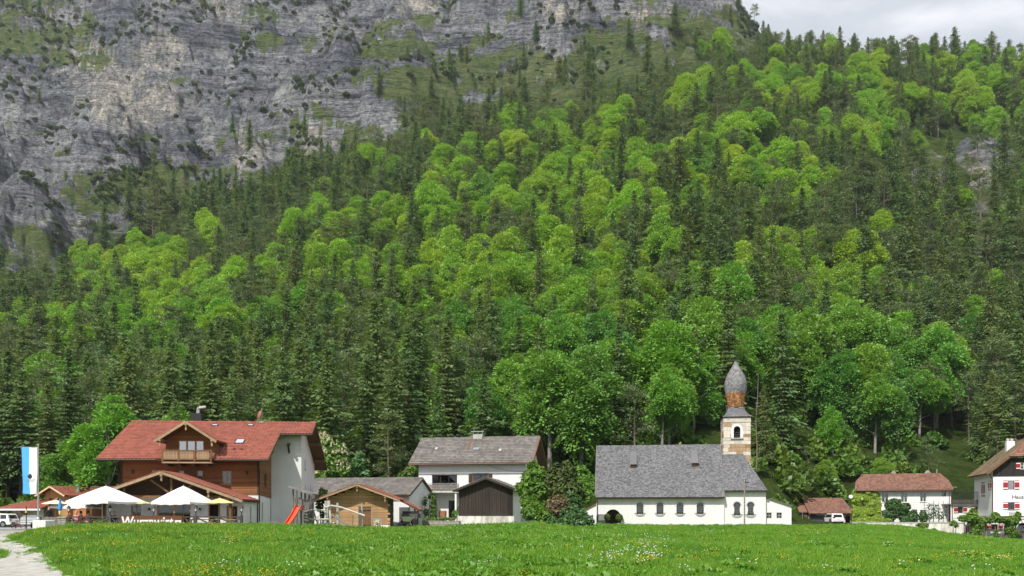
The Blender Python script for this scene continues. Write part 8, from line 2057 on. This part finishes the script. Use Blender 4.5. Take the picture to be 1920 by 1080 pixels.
# ------------------------------------------------------------------ vehicles
M_carwhite = mat('white_car_paint', (.80, .81, .82), .25, .02, 3, spec=.6); M_carsilver = mat('silver_paint', (.42, .44, .46), .3, .03, 3, metal=.6); M_tyre = mat('tyre', (.02, .02, .02), .9); M_rim = mat('rim', (.35, .35, .36), .35, metal=.8)
M_carglass = mat('tinted_car_glass', (.02, .022, .026), .08, .02, 3, spec=.7); M_tail = mat('tail_light', (.35, .015, .015), .3)
def car(loc, rz_, paint, lab, L_=4.7, Wd=1.86, Ht=1.72):
    """x = forward; body profile lofted across its width with tumblehome"""
    o = empty('parked_car', loc, rz_, lab, 'car')
    low = [(-.5, .38), (-.49, .62), (-.485, .92), (-.47, 1.02), (.18, 1.02), (.44, .92), (.495, .78), (.5, .5), (.48, .36)]
    g_ = MB(); ws = [(-.5, 0), (-.48, .03), (.48, .03), (.5, 0)]
    def ring(prof, y, ins): return [(x_ * L_ * (1 - ins), y, z_ * Ht / 1.72) for x_, z_ in prof]
    secs = [(-Wd/2, .012), (-Wd/2 + .05, 0), (Wd/2 - .05, 0), (Wd/2, .012)]; i0 = len(g_.v); n = len(low)
    for y, ins in secs: g_.v += ring(low, y, ins)
    for j in range(3):
        for k in range(n): g_.f.append((i0 + j*n + k, i0 + j*n + (k+1) % n, i0 + (j+1)*n + (k+1) % n, i0 + (j+1)*n + k)[::-1])
    g_.f.append(tuple(i0 + k for k in range(n))); g_.f.append(tuple(i0 + 3*n + k for k in range(n))[::-1])
    cab = [(-.462, 1.0), (-.415, 1.58), (-.38, 1.68), (.02, 1.72), (.08, 1.66), (.21, 1.0)]
    i0 = len(g_.v); n = len(cab)
    for y, t in ((-Wd/2 + .02, 0), (Wd/2 - .02, 0)):
        for x_, z_ in cab: g_.v.append((x_ * L_, y * (1 - .16 * (z_ - 1.0) / .72), z_ * Ht / 1.72))
    for k in range(n): g_.f.append((i0 + k, i0 + (k+1) % n, i0 + n + (k+1) % n, i0 + n + k)[::-1])
    g_.f.append(tuple(i0 + k for k in range(n))); g_.f.append(tuple(i0 + n + k for k in range(n))[::-1])
    g_.build('body', paint, o)
    for s_ in (-1, 1):
        for xa, xb, xc, xd in ((-.40, -.22, -.22, -.375), (-.205, -.02, -.02, -.205), (-.005, .165, .065, -.005)):
            y0 = s_ * (Wd/2 - .035); y1 = y0 * (1 - .16 * .78) ; h = Ht / 1.72
            pts = [(xa * L_, y0 + s_ * .022, 1.07 * h), (xb * L_, y0 + s_ * .022, 1.07 * h), (xc * L_, y1 + s_ * .035, 1.57 * h), (xd * L_, y1 + s_ * .035, 1.57 * h)]
            MB().extr(pts if s_ < 0 else pts[::-1], (0, -s_ * .03, 0)).build('side_window', M_carglass, o)
        for x_ in (-.305, .315):
            w = MB().lathe([(.26, -.11), (.35, -.10), (.37, -.05), (.37, .05), (.35, .10), (.26, .11)], 22, (0, 0, 0), axis='y').build('wheel', M_tyre, o, (x_ * L_, s_ * (Wd/2 - .10), .37))
            rm = MB().lathe([(.24, -.12), (.05, -.13), (.05, .13), (.24, .12)], 12, axis='y')
            for k in range(5):
                t = k * 1.2566; rm.beam((0, s_ * .125, 0), (math.cos(t) * .24, s_ * .125, math.sin(t) * .24), .05, .02, (0, 1, 0))
            rm.build('rim', M_rim, w)
            MB().lathe([(.43, -.02), (.43, .02)], 22, axis='y').build('wheel_arch', M_black, o, (x_ * L_, s_ * (Wd/2 - .012), .40))
        MB().box(-.487 * L_, -.46 * L_, s_ * (Wd/2 - .28) - .16, s_ * (Wd/2 - .28) + .2 * s_, .85, 1.0).build('tail_light', M_tail, o)
    h = Ht / 1.72
    MB().extr([(-.460 * L_ - .012, -.66, 1.1 * h), (-.460 * L_ - .012, .66, 1.1 * h), (-.420 * L_ - .012, .58, 1.54 * h), (-.420 * L_ - .012, -.58, 1.54 * h)], (.03, 0, 0)).build('rear_window', M_carglass, o)
    MB().extr([(.205 * L_ + .012, -.70, 1.06 * h), (.205 * L_ + .012, .70, 1.06 * h), (.095 * L_ + .012, .6, 1.6 * h), (.095 * L_ + .012, -.6, 1.6 * h)], (-.03, 0, 0)).build('windscreen', M_carglass, o)
    MB().box(-.508 * L_, -.49 * L_, -Wd/2 + .06, Wd/2 - .06, .42, .66).box(.488 * L_, .508 * L_, -Wd/2 + .06, Wd/2 - .06, .40, .62).build('bumper', paint, o)
    MB().box(-.512 * L_, -.508 * L_, -.26, .26, .72 * h, .83 * h).build('number_plate', M_whitepaint, o)
    for s_ in (-1, 1): MB().beam((-.36 * L_, s_ * .62, 1.74 * h), (.0 * L_, s_ * .62, 1.77 * h), .03, .03).build('roof_rail', M_darkmetal, o)
    return o
p = W(-4, 991, 106); car((p.x, 106, hz(p.x, 106) + .03), math.pi - R(8), M_carwhite, 'white off-road car parked at the left edge of the picture')
p = W(1564, 980, 126); car((p.x, 126.5, -.45), R(90), M_carwhite, 'white car parked tail-out before the garage', 4.3, 1.78, 1.55)
p = W(60, 986, 98); tr_ = empty('box_trailer', (p.x, p.y, hz(p.x, p.y)), 0, 'silver box trailer with horizontal ribs behind the flagpole block', 'trailer')
MB().extr([(-.95, -.7, .45), (1.0, -.7, .45), (1.0, -.7, 1.35), (.8, -.7, 1.55), (-.55, -.7, 1.50), (-.9, -.7, 1.25)], (0, 1.4, 0)).build('body', M_carsilver, tr_)
for k in range(4): MB().box(-.93, 1.0, -.74, -.70, .55 + k * .2, .61 + k * .2).build('rib', M_whitepaint, tr_)
w = MB().lathe([(.2, -.09), (.30, -.08), (.31, 0), (.30, .08), (.2, .09)], 18, axis='y').build('wheel', M_tyre, tr_, (.55, -.72, .31)); MB().lathe([(.19, -.1), (.03, -.1), (.03, .1), (.19, .1)], 10, axis='y').build('rim', M_rim, w)
MB().beam((-.95, 0, .5), (-2.0, 0, .45), .08, .08).tube((-1.9, 0, .45), (-1.9, 0, 0), .03, n=6).build('drawbar', M_darkmetal, tr_)
MB().extr([(.25, -.76, .55), (.85, -.76, .55), (.75, -.76, .68), (.35, -.76, .68)], (0, .2, 0)).build('mudguard', M_black, tr_)
p = W(35, 990, 99); bk = empty('bicycle', (p.x, p.y, hz(p.x, p.y)), R(6), 'dark bicycle with a pannier beside the white car', 'bicycle')
for x_ in (-.5, .5):
    w = MB()
    for k in range(20):
        t0, t1 = 2 * math.pi * k / 20, 2 * math.pi * (k + 1) / 20; w.tube((math.cos(t0) * .34, 0, math.sin(t0) * .34), (math.cos(t1) * .34, 0, math.sin(t1) * .34), .028, n=5, cap=False)
    w = w.build('wheel', M_tyre, bk, (x_, 0, .36)); sp_ = MB()
    for k in range(8): t = k * math.pi / 4; sp_.tube((0, 0, 0), (math.cos(t) * .33, 0, math.sin(t) * .33), .006, n=3)
    sp_.build('spokes', M_metal, w)
J = {'r': (-.5, 0, .36), 'b': (-.06, 0, .32), 's': (-.2, 0, .85), 'h': (.32, 0, .88), 'f': (.5, 0, .36)}
fm_ = MB()
for a, b in ('rb', 'rs', 'bs', 'sh', 'bh', 'hf'): fm_.tube(J[a], J[b], .022, n=6)
fm_.tube(J['s'], (-.22, 0, .98), .016, n=5).tube(J['h'], (.28, 0, 1.05), .016, n=5); fm_.build('frame', M_red, bk)
MB().box(-.36, -.10, -.07, .07, .97, 1.02).build('saddle', M_black, bk); MB().tube((.26, -.28, 1.07), (.28, .28, 1.07), .016, n=6).build('handlebar', M_darkmetal, bk); MB().box(-.68, -.38, -.2, -.06, .45, .78).build('pannier', M_fence, bk)

# pale bare trunks on the slope
for i, (px, py0, py1, D, lab) in enumerate([(1417, 830, 700, 126, 'pale straight bare trunk just right of the onion dome'), (1494, 470, 410, 330, 'broken pale trunk high above the church choir'), (1627, 470, 415, 330, 'short pale dead trunk high above the ivy house'), (1789, 255, 190, 470, 'pale dead trunk high on the right slope'), (1722, 250, 205, 470, 'thin pale trunk high on the right slope'), (1213, 520, 470, 260, 'pale forked trunk in the beeches above the church')]):
    x_ = (px - CX) / F * D; zg_ = hz(x_, D); zt_ = W(px, py1, D).z; zt_ = max(zt_, zg_ + 9)
    o = empty('bare_trunk', (x_, D, zg_), 0, lab, 'dead tree', 'bare trunks on the slope'); h_ = zt_ - zg_
    MB().path([Vector((0, 0, -.5)), Vector((.22, 0, h_ * .3)), Vector((.05, .1, h_ * .55)), Vector((.3, .1, h_ * .8)), Vector((.42, .1, h_))], [.14, .11, .09, .06, .03], 7).build('trunk', M_bark, o)
    br = MB()
    for k in range(6): a = k * 2.1; br.tube((.1, 0, h_ * (.45 + .08 * k)), (.1 + math.cos(a) * 1.3, math.sin(a) * 1.3, h_ * (.45 + .08 * k) + .5), .05, .015, 5)
    br.build('branches', M_bark_pale, o)

# ------------------------------------------------------------------ meadow grass, herbs and flowers
def grassmat(name, cols, scale=.22, trans=.3):
    m = leafmat(name, [cols[0]], trans, .01, None, .25); t = m.node_tree; L = t.links.new
    oi = N(t, 'ShaderNodeObjectInfo'); nz = N(t, 'ShaderNodeTexNoise'); nz.inputs['Scale'].default_value = scale; nz.inputs['Detail'].default_value = 4
    L(oi.outputs['Location'], nz.inputs['Vector']); r = N(t, 'ShaderNodeValToRGB')
    while len(r.color_ramp.elements) < len(cols): r.color_ramp.elements.new(.5)
    for k, c in enumerate(cols): r.color_ramp.elements[k].position = .30 + .4 * k / (len(cols) - 1); r.color_ramp.elements[k].color = (*c, 1)
    L(nz.outputs['Fac'], r.inputs[0])
    hs = next(n for n in t.nodes if n.bl_idname == 'ShaderNodeHueSaturation'); L(r.outputs[0], hs.inputs['Color'])
    return m
M_grass = grassmat('grass_blades', [(.085, .225, .018), (.12, .285, .02), (.16, .32, .024), (.13, .27, .03)])
M_herb = grassmat('herb_leaves', [(.085, .22, .022), (.12, .27, .024), (.15, .30, .028)], .5)
def tuft(seed, n=16, h=.30, r=.30, w=.020):
    g = np.random.default_rng(seed); v = []
    for k in range(n):
        a, q = g.uniform(0, 6.28), r * math.sqrt(g.random()); b = np.array([math.cos(a) * q, math.sin(a) * q, -.03]); hh = h * g.uniform(.55, 1.25); ln = np.array([g.normal(0, .3), g.normal(0, .3), 0]) * hh; t = g.uniform(0, 6.28); s = np.array([math.cos(t), math.sin(t), 0]) * w * g.uniform(.7, 1.4)
        md = b + ln * .35 + np.array([0, 0, hh * .6]); tp = b + ln + np.array([0, 0, hh])
        v += [b - s, b + s, md + s * .7, md - s * .7, md - s * .7, md + s * .7, tp + s * .12, tp - s * .12]
    return quads_mesh('tuft', np.array(v), M_grass)
TUF = [tuft(s, 26, .30 + .06 * (s % 3)) for s in range(4)]
g = np.random.default_rng(77)
def meadow_pts(n, d0, d1, pw=1.0):
    D = d0 + (d1 - d0) * g.random(n) ** pw; px = g.uniform(-120, 2040, n); X = (px - CX) / F * D
    cd_ = np.interp(px, cr[:, 0], cr[:, 1 + 1]); ok = (D < cd_ + 3.2) & (px > path_edge(D) - 3 + 5 * g.normal(size=n)) 
    ok |= (D < 40) & (px < np.interp(D, [20, 27, 30, 34, 40], [-60, -20, 8, 12, -40])) & (px < path_edge(D) - 60)
    return px[ok], X[ok], D[ok]
nP = 2600; Dp = g.uniform(18, 56, nP); pp_ = path_edge(Dp) - g.exponential(11, nP); Xp = (pp_ - CX) / F * Dp
kp = (pp_ > -60) & (vnoise(Xp * 1.4, Dp * .5, None, 81) > -.1); PTH = (pp_[kp], Xp[kp], Dp[kp])
P1 = [PTH, meadow_pts(16000, 17, 30), meadow_pts(34000, 30, 58, .9), meadow_pts(26000, 55, 95)]
px_, X_, D_ = (np.concatenate([q[k] for q in P1]) for k in range(3))
z_ = H(X_, D_)[0]; sc = (.55 + .55 * (vnoise(X_ / 4, D_ / 4, None, 8) * .5 + .5) + g.uniform(-.15, .25, len(X_))) * np.interp(D_, [17, 30, 60, 95], [.48, .55, .60, .62])
sc = sc * np.where(g.random(len(sc)) < .05, 1.5, 1); sc[:len(PTH[0])] *= .45
right = sstep(1150, 1300, px_); sc = sc * (1 - .25 * right)
o = scatter('meadow_grass', np.stack([X_, D_, z_], -1), sc, TUF, None, 3); tag(o, 'lush green grass of the meadow bank in the foreground', 'grass', None, 'stuff')
HRB = [quads_mesh('herb', gen_bush(s, .30, .30, .17, 90, .085, .9), M_herb) for s in (1, 2, 3)]
px_, X_, D_ = meadow_pts(60000, 19, 90); den = np.where((px_ > 560) & (px_ < 1180), .42, .10) * np.clip(.5 + 1.2 * vnoise(X_ / 2.2, D_ / 2.2, None, 18), 0, 1)
den = np.where(px_ < 560, .03, den); den = np.where(px_ > 1180, .012, den); kk = g.random(len(px_)) < den
X_, D_ = X_[kk], D_[kk]; o = scatter('meadow_herbs', np.stack([X_, D_, H(X_, D_)[0]], -1), g.uniform(.5, 1.3, len(X_)), HRB, None, 4); tag(o, 'leafy green herbs growing among the meadow grass', 'herbs', None, 'stuff')
def flower(name, m_, r_, n=7, spread=.22, h=.36):
    q = MB(); gg = random.Random(5)
    for k in range(n):
        a, d_ = gg.uniform(0, 6.28), spread * math.sqrt(gg.random()); hh = h * gg.uniform(.8, 1.2); x_, y_ = math.cos(a) * d_, math.sin(a) * d_
        q.lathe([(.004, hh - .012), (r_, hh), (r_ * .8, hh + .012), (.004, hh + .018)], 6, (x_, y_, 0))
    return q.mesh(name, m_)
FLY = [flower('buttercup', mat('yellow_petals', (.70, .50, .02), .7), .016, 6, .3, .26)]; FLW = [flower('white_umbel', mat('white_petals', (.78, .78, .74), .7), .020, 5, .3, .30)]
px_, X_, D_ = meadow_pts(30000, 19, 70); cl_ = vnoise(X_ / 3.0, D_ / 2.0, None, 28)
dn = np.where(px_ < 520, .17, np.where(px_ < 1150, .02, .08)) * np.clip(cl_ * 1.6, 0, 1); dn = dn * np.where((px_ > 1150) & (D_ > 34), .35, 1)
kk = g.random(len(px_)) < dn; X2, D2 = X_[kk], D_[kk]
o = scatter('yellow_flowers', np.stack([X2, D2, H(X2, D2)[0]], -1), g.uniform(.7, 1.2, len(X2)) * np.interp(D2, [19, 60], [.8, 1.1]), FLY, None, 5); tag(o, 'small yellow flowers scattered through the meadow grass', 'flowers', None, 'stuff')
py_ = HZ - F * (H(X_, D_)[0] - EYE) / D_; qd = np.minimum(((px_ - 1200) / 45) ** 2 + ((py_ - 1045) / 40) ** 2, ((px_ - 1130) / 60) ** 2 + ((py_ - 1072) / 12) ** 2)
kk = (g.random(len(px_)) < .12 * np.exp(-qd * 1.2) * np.clip(.4 + cl_, 0, 1)) | (g.random(len(px_)) < .002); X2, D2 = X_[kk], D_[kk]
o = scatter('white_flowers', np.stack([X2, D2, H(X2, D2)[0]], -1), g.uniform(.7, 1.1, len(X2)), FLW, None, 6); tag(o, 'small white flowers in the meadow before the church', 'flowers', None, 'stuff')
# ------------------------------------------------------------------ the air between here and the cliffs
hzm = bpy.data.materials.new('thin_haze'); hzm.use_nodes = True; t = hzm.node_tree; t.nodes.clear()
pv = N(t, 'ShaderNodeVolumePrincipled'); pv.inputs['Color'].default_value = (.86, .93, 1.0, 1); pv.inputs['Density'].default_value = .00008; pv.inputs['Anisotropy'].default_value = .2
o = N(t, 'ShaderNodeOutputMaterial'); t.links.new(pv.outputs[0], o.inputs['Volume'])
hb = MB().box(-1750, 1750, -640, 1500, -12, 760).build('haze', hzm); tag(hb, 'thin pale haze lying over the whole valley', 'haze', None, 'stuff')
scn.cycles.volume_bounces = 0
